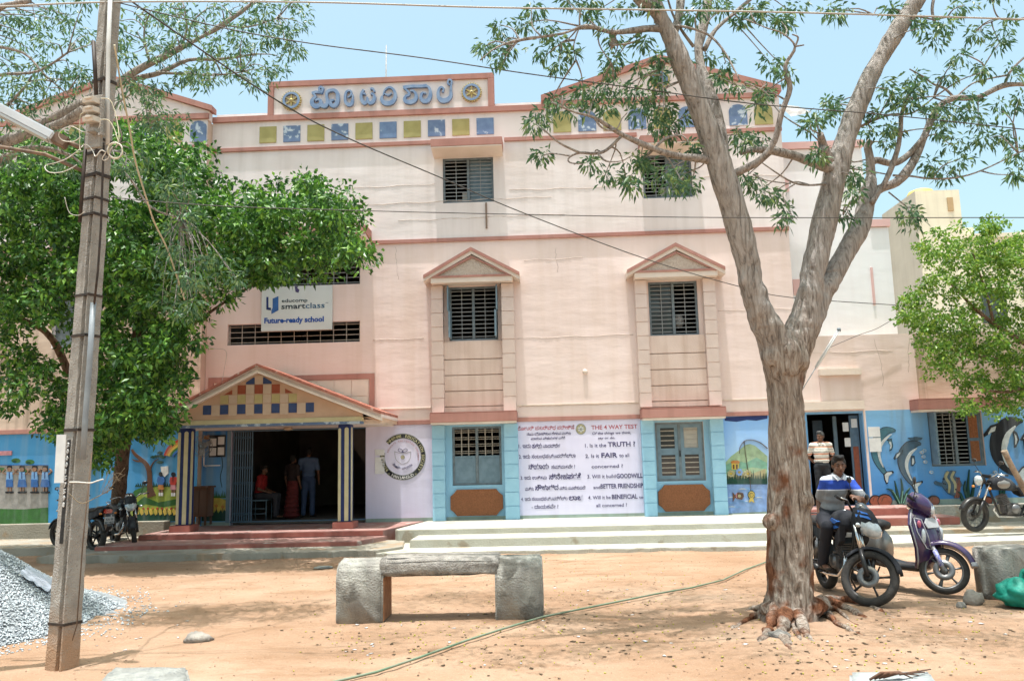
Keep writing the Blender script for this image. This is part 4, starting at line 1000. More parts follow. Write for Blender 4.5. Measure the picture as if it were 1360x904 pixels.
for cx in (-7.72, -4.27):
    c_ = MB().box(cx-.13, cx+.13, 17.50, 17.78, .44, 2.465).build('column', M_navy, porch, bevel=.01)
    for fx in (-.122, .012):
        r = .028 if fx < 0 else .042; x = cx+fx
        MB().prism([(x, .46), (x+2*r, .46)]+[(x+r+r*math.cos(PI*k/8), 2.36+r*math.sin(PI*k/8)) for k in range(9)], 17.485, 17.501).build('stripe', M_yel, c_)
    MB().prism([(17.56, .46), (17.66, .46)]+[(17.61+.05*math.cos(PI*k/8), 2.36+.05*math.sin(PI*k/8)) for k in range(9)], cx+.129, cx+.142, axis='x').build('stripe', M_yel, c_)
    MB().box(cx-.19, cx+.19, 17.48, 17.86, 2.36, 2.47).build('capital', M_navy, c_) if False else None
    MB().box(cx-.22, cx+.22, 17.4, 17.88, .30, .44).build('column_base', M_redox, porch, bevel=.012)
# folded collapsible gate, fan, board, desk in the entrance
gt = thing('collapsible_gate', 'blue folding metal gate bunched against the left of the dark entrance', 'gate', (-7.1, D+.05, .36))
for i in range(9): piece('bar', M_gate, -7.30+i*.055, -7.28+i*.055, D+.02, D+.06, .38, 2.44, gt)
mb = MB()
for z in (.55, .9, 1.25, 1.6, 1.95, 2.3):
    for i in range(8):
        x = -7.29+i*.055; mb.tube([(x, D+.04, z-.06), (x+.055, D+.04, z+.06)], .006, 5); mb.tube([(x, D+.045, z+.06), (x+.055, D+.045, z-.06)], .006, 5)
mb.build('lattice', M_gate, gt)
for z in (.37, 2.45): piece('rail', M_gate, -7.34, -4.2, D+.02, D+.06, z-.015, z+.015, gt)
MB().box(-7.43, -7.345, D-.03, D+.08, .36, 2.5).build('gate_post', M_shut, gt)
fn = thing('wall_fan', 'round grey wire wall fan beside the left striped column', 'fan', (-7.8, D-.3, 2.05))
c = at(268, 592, D-.3); mb = MB()
for r in (.09, .17, .25): mb.tube([c+Vector((r*math.cos(2*PI*i/24), 0, r*math.sin(2*PI*i/24))) for i in range(25)], .006, 5, cap=False)
for i in range(24): t = 2*PI*i/24; mb.tube([c, c+Vector((.13*math.cos(t), -.06, .13*math.sin(t))), c+Vector((.25*math.cos(t), 0, .25*math.sin(t)))], .0035, 4)
mb.build('cage', M_bar, fn)
for i in range(3):
    t = 2*PI*i/3+.4; MB().obox(c+Vector((.12*math.cos(t), .03, .12*math.sin(t))), .2, .01, .1, Matrix.Rotation(-t, 3, 'Y')).build('blade', M_bar, fn)
MB().lathe([(.001, -.03), (.05, -.02), (.06, .15), (.001, .17)], c, 'y', 14).build('motor', M_frame, fn)
MB().tube([c+Vector((0, .12, 0)), c+Vector((0, .15, -.45)), c+Vector((.0, .28, -.47))], .015, 6).tube([c+Vector((0, .15, -.45)), c+Vector((.38, .15, -.45))], .014, 6).build('bracket', M_paper, fn)
nbd = thing('notice_board', 'small black notice board with four white papers beside the fan', 'notice board', (-7.5, D-.02, 2.0))
a = at(278, 607, D); b = at(300, 580, D); MB().box(a.x, b.x, D-.03, D-.002, a.z, b.z+.05).build('board', F['black'], nbd)
for i, (u, v) in enumerate(((.05, .55), (.55, .62), (.05, .08), (.55, .1))):
    X = a.x+(b.x-a.x)*u; Z = a.z+(b.z-a.z)*v; MB().box(X, X+.15, D-.036, D-.031, Z, Z+.18).build('paper', M_paper, nbd)
dk = thing('wooden_cabinet', 'dark brown wooden cabinet behind the left striped column', 'cabinet', (-7.75, 18.65, .36))
MB().box(-7.92, -7.58, 18.45, 18.85, .55, 1.18).build('body', F['brown'], dk, bevel=.008); MB().box(-7.95, -7.55, 18.42, 18.87, 1.181, 1.22).build('top', F['brown'], dk, bevel=.004)
for x in (-7.90, -7.64):
    for y in (18.47, 18.78): MB().box(x, x+.04, y, y+.04, .36, .55).build('leg', F['brown'], dk)
for x in (-7.91, -7.74): MB().box(x, x+.155, 18.435, 18.449, .60, 1.12).build('door', mat('cab_door', (0.10, 0.05, 0.03), .5), dk, bevel=.004)
# stair wall and back window seen inside
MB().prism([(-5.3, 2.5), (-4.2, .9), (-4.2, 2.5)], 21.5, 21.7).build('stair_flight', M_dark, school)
# blue door leaf in the annex doorway
dl = thing('blue_door', 'open dark blue double door leaf with pasted papers in the annex doorway', 'door', (7.1, D+.1, .44))
MB().box(6.98, 7.18, D+.24, D+.28, .46, 2.46).build('leaf', M_gate, dl); MB().box(6.70, 6.78, D+.5, D+.55, .46, 2.46).build('leaf_edge', M_shut, dl)
MB().box(6.45, 6.68, D+1.2, D+1.25, .46, 2.4).build('leaf', M_gate, dl)
for x, z in ((6.82, 2.1), (6.84, 1.75), (7.02, 2.18)): MB().box(x, x+.13, D+.22, D+.235, z, z+.2).build('paper', M_paper, dl)
MB().box(7.02, 7.14, D+.225, D+.239, .75, 1.75).build('poster', F['terra'], dl)
# tube lamp on its slanting bracket
tl = thing('tube_lamp', 'slim white tube lamp on a slanting rod against the annex wall right of trunk', 'lamp', (6.0, D, 3.2))
a = at(1062, 523, 18.9); b = at(1114, 438, 18.2); d = (b-a)
MB().tube([a+Vector((0, .3, 0)), a, a+d*.45], .012, 6).build('rod', M_bar, tl)
hb = MB().tube([a+d*.42, b], [.035, .035], 8).build('housing', mat('lamp_housing', (0.50, 0.51, 0.50), .4), tl); MB().tube([a+d*.44+Vector((0, -.03, -.03)), b+Vector((0, -.03, -.03))], .016, 8).build('tube', M_paper, tl)
MB().lathe([(.001, -.04), (.045, -.03), (.045, .03), (.001, .04)], b, 'x', 10).build('end_cap', M_frame, tl)

# ------------------------------------------------------------------ bench, blocks, stones
M_bc = mat('bench_concrete', (0.38, 0.37, 0.33), .95, (0.26, 0.245, 0.22), 5, .9, 50, streak=((0.14, 0.13, 0.12), .6), spots=((0.17, 0.16, 0.14), 3.5, .56))
M_bst = mat('rough_granite', (0.37, 0.345, 0.31), .95, (0.22, 0.20, 0.18), 14, 1.0, 60, lo=.3, hi=.7)
M_mud = mat('mud_stain', (0.36, 0.18, 0.09), .95, (0.26, 0.12, 0.06), 12, .5, 40)
def chunk(name, poly, y0, y1, m, parent=None, axis='y', amp=.008, cuts=3, bev=.02):
    """prism with roughened skin"""
    mb = MB().prism(poly, y0, y1, axis=axis); o = mb.build(name, m, parent, bevel=bev)
    bm = bmesh.new(); bm.from_mesh(o.data); bmesh.ops.triangulate(bm, faces=bm.faces); 
    for _ in range(cuts): bmesh.ops.subdivide_edges(bm, edges=[e for e in bm.edges if e.calc_length() > .05], cuts=1)
    for v in bm.verts:
        from mathutils import noise as mn
        p = v.co; v.co = p + Vector((mn.noise(p*9), mn.noise(p*9+Vector((5, 0, 0))), mn.noise(p*9+Vector((0, 7, 0)))))*amp + Vector((mn.noise(p*31), mn.noise(p*31+Vector((3, 1, 0))), mn.noise(p*31+Vector((0, 2, 9)))))*amp*.5
    bmesh.ops.recalc_face_normals(bm, faces=bm.faces); bm.to_mesh(o.data); bm.free(); o.data.polygons.foreach_set('use_smooth', [True]*len(o.data.polygons)); 
    return o
bench = thing('concrete_bench', 'weathered grey concrete bench standing alone on the sand before the school', 'bench', (-1.15, 9.1, 0))
YB = 8.92
A = on_ground(446, 826); B = on_ground(722, 823)
def legprof(front): return [(YB, -.03), (YB-.0, .42), (YB+.05, .55), (YB+.14, .615), (YB+.30, .625), (YB+.50, .60), (YB+.52, -.03)]
xa, xb = A.x, A.x+.50; chunk('leg', legprof(1), xa, xb, M_bc, bench, axis='x', bev=.02)
o = chunk('leg', legprof(1), B.x-.50, B.x, M_bc, bench, axis='x', bev=.02)
chunk('seat', [(YB+.035, .455), (YB+.035, .595), (YB+.09, .635), (YB+.46, .635), (YB+.48, .47)], xb-.04, B.x-.46, M_bst, bench, axis='x', amp=.016, bev=.01)
MB().box(xb-.001, xb+.006, YB+.03, YB+.48, 0.0, .44).build('mud_face', M_mud, bench)
def stoneblock(name, label, cat, poly, z0, z1, m, amp=.015):
    o = chunk(name, poly, z0, z1, m, None, axis='z', amp=amp, bev=.02); tag(o, label, cat); return o
M_pale = mat('pale_stone', (0.29, 0.295, 0.275), .9, (0.21, 0.215, 0.20), 9, .7, 50, spots=((0.18, 0.19, 0.19), 14, .6))
M_pale2 = mat('pale_slab', (0.33, 0.35, 0.35), .9, (0.27, 0.29, 0.29), 5, .5, 40)
def quad_on(pts, z): return [(on_ground(x, y, z).x, on_ground(x, y, z).y) for x, y in pts]
stoneblock('stone_block', 'pale rough cut stone block lying at the lower left edge', 'stone block', quad_on([(131,902),(152,885),(250,886),(252,900),(236,925),(136,925)], .16), -.05, .16, M_pale)
stoneblock('concrete_slab', 'flat pale concrete slab with dry twigs at the bottom right', 'concrete slab', quad_on([(1128,930),(1128,891),(1235,890),(1262,930)], .14), -.05, .14, M_pale2, .004)
a = on_ground(1308, 792)+Vector((.05, 0, 0)); 
stoneblock('concrete_block', 'square grey concrete block under the leaning bamboo pole at right', 'concrete block', [(a.x-.03, a.y), (a.x+.22, a.y-.16), (a.x+.75, a.y+.12), (a.x+.46, a.y+.42), (a.x-.03, a.y+.25)], -.05, .53, M_bc, .012)
def rock(name, label, cat, px, py, wpx, hk, m, seed=0, zoff=0, flatk=.7):
    g = on_ground(px, py); s = wpx/2*g.y/FPX*1.02
    mb = MB(); mb.ball((0, 0, 0), 1, n=14); bm_o = mb.build(name, m)
    from mathutils import noise as mn
    for v in bm_o.data.vertices:
        d = v.co.normalized(); k = 1+.45*mn.noise(d*1.6+Vector((seed, 0, 0)))+.2*mn.noise(d*4+Vector((0, seed, 0)))
        v.co = Vector((d.x*k*s, d.y*k*s*flatk, d.z*k*s*hk))
    bm_o.location = (g.x, g.y+s*flatk*.6, s*hk*.35+zoff); tag(bm_o, label, cat); return bm_o
M_rock = mat('field_stone', (0.30, 0.28, 0.25), .95, (0.16, 0.15, 0.14), 10, .9, 40)
M_rock2 = mat('light_stone', (0.34, 0.31, 0.27), .95, (0.21, 0.19, 0.17), 8, .8, 30)
rock('rock', 'dark grey rounded rock lying in front of the tree roots', 'rock', 1037, 850, 30, .55, M_rock, 1)
rock('rock', 'pale jagged rock between the scooter wheel and the concrete block', 'rock', 1296, 800, 24, .85, M_rock2, 4)
rock('rock', 'small grey rock just left of the pale jagged rock', 'rock', 1278, 806, 13, .7, M_rock, 6)
rock('rubble_piece', 'pale broken piece of masonry lying on the bare sand beside the pole', 'rubble', 260, 852, 36, .45, M_rock2, 9)
rock('rubble_piece', 'flat whitish scrap of concrete on the sand left of the bench', 'rubble', 428, 754, 26, .12, M_pale, 12)
# green bag
gb = on_ground(1358, 806); bag = thing('green_bag', 'turquoise green cloth bundle slumped against the concrete block', 'bag', (gb.x, gb.y, 0))
from mathutils import noise as mn
mb = MB(); mb.ball((0, 0, 0), 1, n=36); o = mb.build('bundle', mat('bag_green', (0.01, 0.27, 0.20), .55, (0.01, 0.19, 0.14), 9, .5, 14), bag, world=False)
for v in o.data.vertices:
    d = v.co.normalized(); k = 1+.32*mn.noise(d*2.3)+.13*abs(mn.noise(Vector((d.x*7, d.y*7, d.z*2))))
    v.co = Vector((d.x*k*.22+.06, d.y*k*.19+.12, max(-.0, .12+d.z*k*.15+(.12 if d.x > .3 else 0)*d.z)))
MB().tube([(.16, .1, .28), (.24, .08, .40), (.32, .12, .46)], [.09, .045, .06], 10, jit=.15).build('knot', MATS['bag_green'], bag, world=False)
a = on_ground(1360, 770); b = at(1334, 598, 9.75)
st = thing('bamboo_pole', 'weathered bamboo pole leaning upright behind the concrete block at right', 'pole', (a.x, a.y, 0))
mb = MB(); pts = [Vector((a.x+.03, 9.95, 0))+(b-Vector((a.x+.03, 9.95, 0)))*(i/24)+Vector((.008*math.sin(i*.5), 0, 0)) for i in range(25)]
mb.tube(pts, [.036-.0002*i+(.004 if i % 6 == 0 else 0) for i in range(25)], 10); mb.build('cane', mat('bamboo', (0.40, 0.30, 0.21), .8, (0.24, 0.17, 0.12), 14, .5, 60), st)
for i in (6, 12, 18): MB().tube([pts[i]-Vector((0, 0, .008)), pts[i]+Vector((0, 0, .008))], .041, 10).build('joint', MATS['bamboo'], st)
# hose
hp = [(440,910),(500,893),(560,873),(620,853),(670,838),(720,823),(770,811),(820,801),(870,792),(920,781),(960,770),(990,757),(1020,746),(1060,738)]
mb = MB(); mb.tube([on_ground(x, y)+Vector((0, 0, .028+gh(*on_ground(x, y).xy))) for x, y in hp], .011, 8)
tag(mb.build('garden_hose', mat('hose_green', (0.13, 0.20, 0.13), .6, (0.20, 0.22, 0.16), 6)), 'long faded green hose trailing across the sand from the bottom edge', 'hose')
tw = thing('dry_twigs', 'thin brown dry twigs curled on the pale slab at the bottom right', 'twigs', (on_ground(1185, 895, .14)))
for k in range(4):
    pts = [on_ground(1155+k*6, 902-k, .15), on_ground(1170+k*8, 893, .19), on_ground(1195, 892+k, .18), on_ground(1212+k*8, 900-k*4, .16)]
    MB().tube(pts, [.008, .009, .008, .004], 6).build('twig', F['brown'], tw)
# ------------------------------------------------------------------ trees
from mathutils import noise as mn
rng = np.random.default_rng(11)
def bark(name, c1, c2, c3, vs=9.0, sc=2.2, red=None, pale=None):
    m = bpy.data.materials.new(name); m.use_nodes = True
    n = m.node_tree.nodes; l = m.node_tree.links; b = n['Principled BSDF']; b.inputs['Roughness'].default_value = .95; b.inputs['Specular IOR Level'].default_value = .1
    tc = n.new('ShaderNodeTexCoord'); mp = n.new('ShaderNodeMapping'); mp.inputs['Scale'].default_value = (vs, vs, sc); l.new(tc.outputs['Object'], mp.inputs[0])
    x = n.new('ShaderNodeTexNoise'); x.inputs['Scale'].default_value = 2.0; x.inputs['Detail'].default_value = 10; x.inputs['Roughness'].default_value = .7; x.inputs['Distortion'].default_value = .6; l.new(mp.outputs[0], x.inputs['Vector'])
    r = n.new('ShaderNodeValToRGB'); e = r.color_ramp.elements; e[0].position = .36; e[0].color = (*c1, 1); e[1].position = .66; e[1].color = (*c3, 1); q = e.new(.5); q.color = (*c2, 1); l.new(x.outputs['Fac'], r.inputs[0])
    out = r.outputs[0]
    if red:   # bare red-brown patches low on the trunk
        y = n.new('ShaderNodeTexNoise'); y.inputs['Scale'].default_value = 3.2; y.inputs['Detail'].default_value = 6; l.new(tc.outputs['Object'], y.inputs['Vector'])
        sp = n.new('ShaderNodeSeparateXYZ'); l.new(tc.outputs['Object'], sp.inputs[0])
        mr = n.new('ShaderNodeMapRange'); mr.inputs[1].default_value = 2.2; mr.inputs[2].default_value = .5; mr.inputs[3].default_value = -.12; mr.inputs[4].default_value = .06; l.new(sp.outputs[2], mr.inputs[0])
        ad = n.new('ShaderNodeMath'); l.new(y.outputs['Fac'], ad.inputs[0]); l.new(mr.outputs[0], ad.inputs[1])
        rr = n.new('ShaderNodeValToRGB'); rr.color_ramp.elements[0].position = .52; rr.color_ramp.elements[1].position = .62; l.new(ad.outputs[0], rr.inputs[0])
        mx = n.new('ShaderNodeMix'); mx.data_type = 'RGBA'; l.new(rr.outputs[0], mx.inputs[0]); l.new(out, mx.inputs[6])
        r2 = n.new('ShaderNodeValToRGB'); r2.color_ramp.elements[0].color = (red[0]*.35, red[1]*.3, red[2]*.3, 1); r2.color_ramp.elements[1].color = (*red, 1); r2.color_ramp.elements[0].position = .35; r2.color_ramp.elements[1].position = .6
        l.new(x.outputs['Fac'], r2.inputs[0]); l.new(r2.outputs[0], mx.inputs[7]); out = mx.outputs[2]
    if pale:
        r3 = n.new('ShaderNodeValToRGB'); e = r3.color_ramp.elements; e[0].position = .34; e[0].color = (*pale[0], 1); e[1].position = .66; e[1].color = (*pale[2], 1); q = e.new(.48); q.color = (*pale[1], 1); l.new(x.outputs['Fac'], r3.inputs[0])
        sp = n.new('ShaderNodeSeparateXYZ'); l.new(tc.outputs['Object'], sp.inputs[0]); y = n.new('ShaderNodeTexNoise'); y.inputs['Scale'].default_value = 3; y.inputs['Detail'].default_value = 6; l.new(tc.outputs['Object'], y.inputs['Vector'])
        ad = n.new('ShaderNodeMath'); ad.operation = 'MULTIPLY_ADD'; l.new(y.outputs['Fac'], ad.inputs[0]); ad.inputs[1].default_value = 1.8; l.new(sp.outputs[2], ad.inputs[2])
        mr = n.new('ShaderNodeMapRange'); mr.inputs[1].default_value = 3.3; mr.inputs[2].default_value = 4.2; l.new(ad.outputs[0], mr.inputs[0])
        mx = n.new('ShaderNodeMix'); mx.data_type = 'RGBA'; l.new(mr.outputs[0], mx.inputs[0]); l.new(out, mx.inputs[6]); l.new(r3.outputs[0], mx.inputs[7]); out = mx.outputs[2]
    l.new(out, b.inputs['Base Color'])
    bp = n.new('ShaderNodeBump'); bp.inputs['Strength'].default_value = 1.0; bp.inputs['Distance'].default_value = .05; l.new(x.outputs['Fac'], bp.inputs['Height'])
    z = n.new('ShaderNodeTexNoise'); z.inputs['Scale'].default_value = 50; z.inputs['Detail'].default_value = 6; l.new(tc.outputs['Object'], z.inputs['Vector'])
    b2 = n.new('ShaderNodeBump'); b2.inputs['Strength'].default_value = .6; b2.inputs['Distance'].default_value = .01; l.new(z.outputs['Fac'], b2.inputs['Height']); l.new(bp.outputs[0], b2.inputs['Normal']); l.new(b2.outputs[0], b.inputs['Normal'])
    return m
B_old = bark('bark_fissured', (0.10, 0.07, 0.052), (0.33, 0.265, 0.215), (0.52, 0.46, 0.40), 13, 1.9, red=(0.27, 0.12, 0.065), pale=((0.15, 0.13, 0.115), (0.37, 0.335, 0.305), (0.52, 0.48, 0.45)))
B_limb = bark('bark_grey', (0.17, 0.145, 0.125), (0.38, 0.34, 0.31), (0.52, 0.48, 0.45), 14, 4)
B_dark = bark('bark_dark', (0.05, 0.035, 0.025), (0.13, 0.09, 0.065), (0.22, 0.16, 0.12), 9, 3)
B_brown = bark('bark_brown', (0.08, 0.05, 0.03), (0.20, 0.13, 0.09), (0.30, 0.21, 0.15), 9, 3)
L_grey = leafmat('leaves_drooping', (0.045, 0.11, 0.055), (0.09, 0.195, 0.09), (0.22, 0.31, 0.10), .42)
L_dense = leafmat('leaves_glossy', (0.014, 0.055, 0.010), (0.065, 0.19, 0.026), (0.21, 0.40, 0.05), .30)  # dark and bright leaf tones put highlights and crown shade into the colour
L_bright = leafmat('leaves_bright', (0.07, 0.17, 0.02), (0.15, 0.29, 0.035), (0.30, 0.42, 0.06), .42)

def leaves(clumps, L, Wd, droop, seed, counts):
    """clumps = (centre, rx, ry, rz); returns one numpy leaf soup: folded four-cornered blades"""
    g = np.random.default_rng(seed); V = []; 
    for (c, rx, ry, rz), n in zip(clumps, counts):
        d = g.normal(size=(n, 3)); d /= np.linalg.norm(d, axis=1)[:, None]; r = g.random(n)**.45
        p = np.array(c)[None, :]+d*r[:, None]*np.array([rx, ry, rz])[None, :]
        a = d*.8+g.normal(size=(n, 3))*.6; a[:, 2] -= droop; a /= np.linalg.norm(a, axis=1)[:, None]
        s = np.cross(a, g.normal(size=(n, 3))); s /= np.linalg.norm(s, axis=1)[:, None]+1e-9
        u = np.cross(s, a); ln = L*(.6+.7*g.random(n))[:, None]; w_ = Wd*(.7+.6*g.random(n))[:, None]
        b = p; t = p+a*ln-np.array([0, 0, .12])*ln; m1 = p+a*ln*.45+s*w_*.5+u*w_*.18; m2 = p+a*ln*.45-s*w_*.5+u*w_*.18
        V.append(np.stack([b, m1, t, m2], 1).reshape(-1, 3))
    return np.concatenate(V).astype(np.float32)
def leafmesh(name, V, m, parent, kind='stuff'):
    n = len(V)//4; me = bpy.data.meshes.new(name)
    me.vertices.add(n*4); me.vertices.foreach_set('co', V.ravel())
    idx = np.arange(n*4, dtype=np.int32).reshape(-1, 4); f = np.concatenate([idx[:, [0, 1, 2]], idx[:, [0, 2, 3]]], 1).reshape(-1)
    me.loops.add(n*6); me.loops.foreach_set('vertex_index', f); me.polygons.add(n*2); me.polygons.foreach_set('loop_start', np.arange(0, n*6, 3, dtype=np.int32))
    me.polygons.foreach_set('use_smooth', np.zeros(n*2, bool)); me.materials.append(m); me.update(calc_edges=True)
    o = bpy.data.objects.new(name, me); link(o); o['kind'] = kind
    return attach(o, parent)

def limb_pts(path, Y0, Y1=None):
    """pixel path (x, y, width) -> world points and radii, the limb running from depth Y0 to Y1"""
    Y1 = Y0 if Y1 is None else Y1; n = len(path); P, R = [], []
    for i, (x, y, w_) in enumerate(path):
        Y = Y0+(Y1-Y0)*i/max(1, n-1); P.append(at(x, y, Y)); R.append(w_/2*Y/FPX*.90)
    return P, R
def smooth(P, R, k=5):
    Q, S_ = [], []
    for i in range(len(P)-1):
        p0, p1, p2, p3 = P[max(i-1, 0)], P[i], P[i+1], P[min(i+2, len(P)-1)]
        for j in range(k):
            t = j/k; Q.append(0.5*((2*p1)+(p2-p0)*t+(2*p0-5*p1+4*p2-p3)*t*t+(3*p1-p0-3*p2+p3)*t**3)); S_.append(R[i]*(1-t)+R[i+1]*t)
    Q.append(P[-1]); S_.append(R[-1]); return Q, S_
def knobbly(o, amp, sc=3.0, ridge=0.0, nr=11, seed=0):
    """lumps and fissures as real relief along the normals"""
    me = o.data; n = [v.normal.copy() for v in me.vertices]
    for v, nn in zip(me.vertices, n):
        p = v.co; d = mn.noise(p*sc+Vector((seed, 0, 0)))*amp+mn.noise(p*sc*3.1)*amp*.45
        if ridge: d += -abs(mn.noise(Vector((p.x*nr, p.y*nr, p.z*1.5))))*ridge+ridge*.3
        v.co = p+nn*d
    me.update()

# --- big forked tree on the right
TY = 8.55
tree = thing('forked_tree', 'big old forked tree with fissured peeling bark at the right of the yard', 'tree', (2.27, TY, 0))
def limb(name, path, Y0, Y1, parent, m=B_limb, n=14, k=5, amp=.15, ridge=.0):
    P, R = limb_pts(path, Y0, Y1); Q, S_ = smooth(P, R, k)
    if path[0][2] < 9: n = 6
    o = MB().tube(Q, S_, n).build(name, m, parent); mw = max(R)
    if mw > .03: knobbly(o, mw*amp, 3.5, ridge, seed=len(Q))
    return o, Q
trunk_path = [(1047,850,100),(1047,832,92),(1049,812,82),(1050,785,74),(1050,750,71),(1049,715,68),(1048,680,66),(1047,640,64),(1046,600,59),(1044,560,56),(1042,520,55),(1040,495,58),(1040,470,66),(1041,452,66),(1042,440,54)]
P, R = limb_pts(trunk_path, TY); R = [r*.90 for r in R]; Q, S_ = smooth(P, R, 8)
tm = MB().tube(Q, S_, 32)
MAIN = [([(1043,520,46),(1036,480,52),(1027,448,48),(1012,420,40),(1000,380,36),(986,320,36),(969,260,36),(951,205,38),(931,150,33),(912,100,28),(893,55,26),(876,20,23),(862,-20,21),(850,-60,19)], TY, 8.0),
 ([(1043,520,46),(1050,480,52),(1060,448,50),(1070,410,40),(1080,360,36),(1092,310,36),(1105,250,34),(1118,200,32),(1135,150,28),(1155,105,26),(1180,60,25),(1205,20,24),(1230,-20,22),(1250,-60,20)], TY, 9.0),
 ([(1056,480,40),(1074,430,36),(1092,390,32),(1112,355,30),(1130,322,28),(1143,300,26),(1150,270,24),(1157,235,17)], TY+.05, 9.2),
 ([(1041,500,50),(1042,470,70),(1042,452,52)], TY-.04, TY-.02)]
allpts = []
for path, a_, b_ in MAIN:
    P, R = limb_pts(path, a_, b_); Q, S_ = smooth(P, R, 8); tm.tube(Q, S_, 24); allpts += [(q.x, q.y, q.z) for q in Q]
for x, y, r in ((1024, 692, .075), (1066, 664, .11), (1068, 735, .08), (1030, 472, .15), (1056, 478, .15), (1092, 200, .05)): tm.ball(at(x, y, TY-.10 if x < 1080 else 8.45), r, n=14)
me = bpy.data.meshes.new('trunk'); me.from_pydata(tm.v, [], tm.f); tro = bpy.data.objects.new('trunk', me); link(tro)
md = tro.modifiers.new('r', 'REMESH'); md.mode = 'VOXEL'; md.voxel_size = .0115; ms = tro.modifiers.new('s', 'SMOOTH'); ms.factor = .5; ms.iterations = 14
m2 = bpy.data.meshes.new_from_object(tro.evaluated_get(bpy.context.evaluated_depsgraph_get())); tro.modifiers.clear(); tro.data = m2; m2.materials.clear(); m2.materials.append(B_old)
nv = len(m2.vertices); print('trunk verts', nv)
for v, nn in zip(m2.vertices, [v.normal.copy() for v in m2.vertices]):
    p = v.co; z = p.z; low = max(0, min(1, (3.6-z)/.8)); q = Vector((p.x*9, p.y*9, z*1.7)); wv = mn.noise(p*2.2)
    d = -abs(mn.noise(q+Vector((wv*1.5, 0, 0))))*(.016+.026*low)-abs(mn.noise(Vector((p.x*21, p.y*21, z*5+wv*2))))*(.007+.010*low)+.008+wv*.018+mn.noise(p*7)*.006
    if 2.9 < z < 3.55: d += .018*mn.noise(Vector((p.x*6, p.y*6, z*9)))
    if z < .35:
        ang = math.atan2(p.y-TY, p.x-2.31); d += (0.35-z)*.12*max(0, math.sin(ang*3+1.0+math.sin(ang*2)))**1.5
    v.co = p+nn*d
m2.polygons.foreach_set('use_smooth', [True]*len(m2.polygons)); m2.update(); attach(tro, tree)
# roots creeping out over the sand and sinking into it
rr_ = random.Random(5)
for px0, pts, w0 in ((1024, [(1010,820),(992,826),(976,834),(962,838)], .062), (1030, [(1022,838),(1012,850),(1002,858)], .06), (1044, [(1040,846),(1044,860),(1052,872)], .055), (1058, [(1066,842),(1078,852),(1094,860)], .05),
                (1082, [(1102,806),(1124,812),(1146,822),(1166,826)], .072), (1080, [(1098,820),(1112,832),(1134,842),(1156,850)], .052), (1078, [(1104,800),(1130,802),(1160,808),(1190,822),(1206,826)], .05), (1020, [(1006,812),(990,812),(972,818)], .042), (1050, [(1056,838),(1060,852),(1064,864)], .035), (1086, [(1110,815),(1130,830),(1150,836)], .03)):
    st_ = at(px0, 800, TY-.12); P = [Vector((st_.x, st_.y, .16))]+[on_ground(x, y) for x, y in pts]
    nP = len(P)
    for i, p in enumerate(P[1:], 1): P[i] = Vector((p.x+rr_.uniform(-.02, .02), p.y, gh(p.x, p.y)+.045*(1-i/(nP-1))-.03*(i/(nP-1))))
    R = [w0*1.5]+[w0*(1.05-.85*i/(nP-1)) for i in range(1, nP)]
    Q, S_ = smooth(P, R, 9); o = MB().tube(Q, S_, 16, flat=.8).build('root', B_old, tree); knobbly(o, w0*.45, 9, ridge=w0*.2, seed=w0*90)
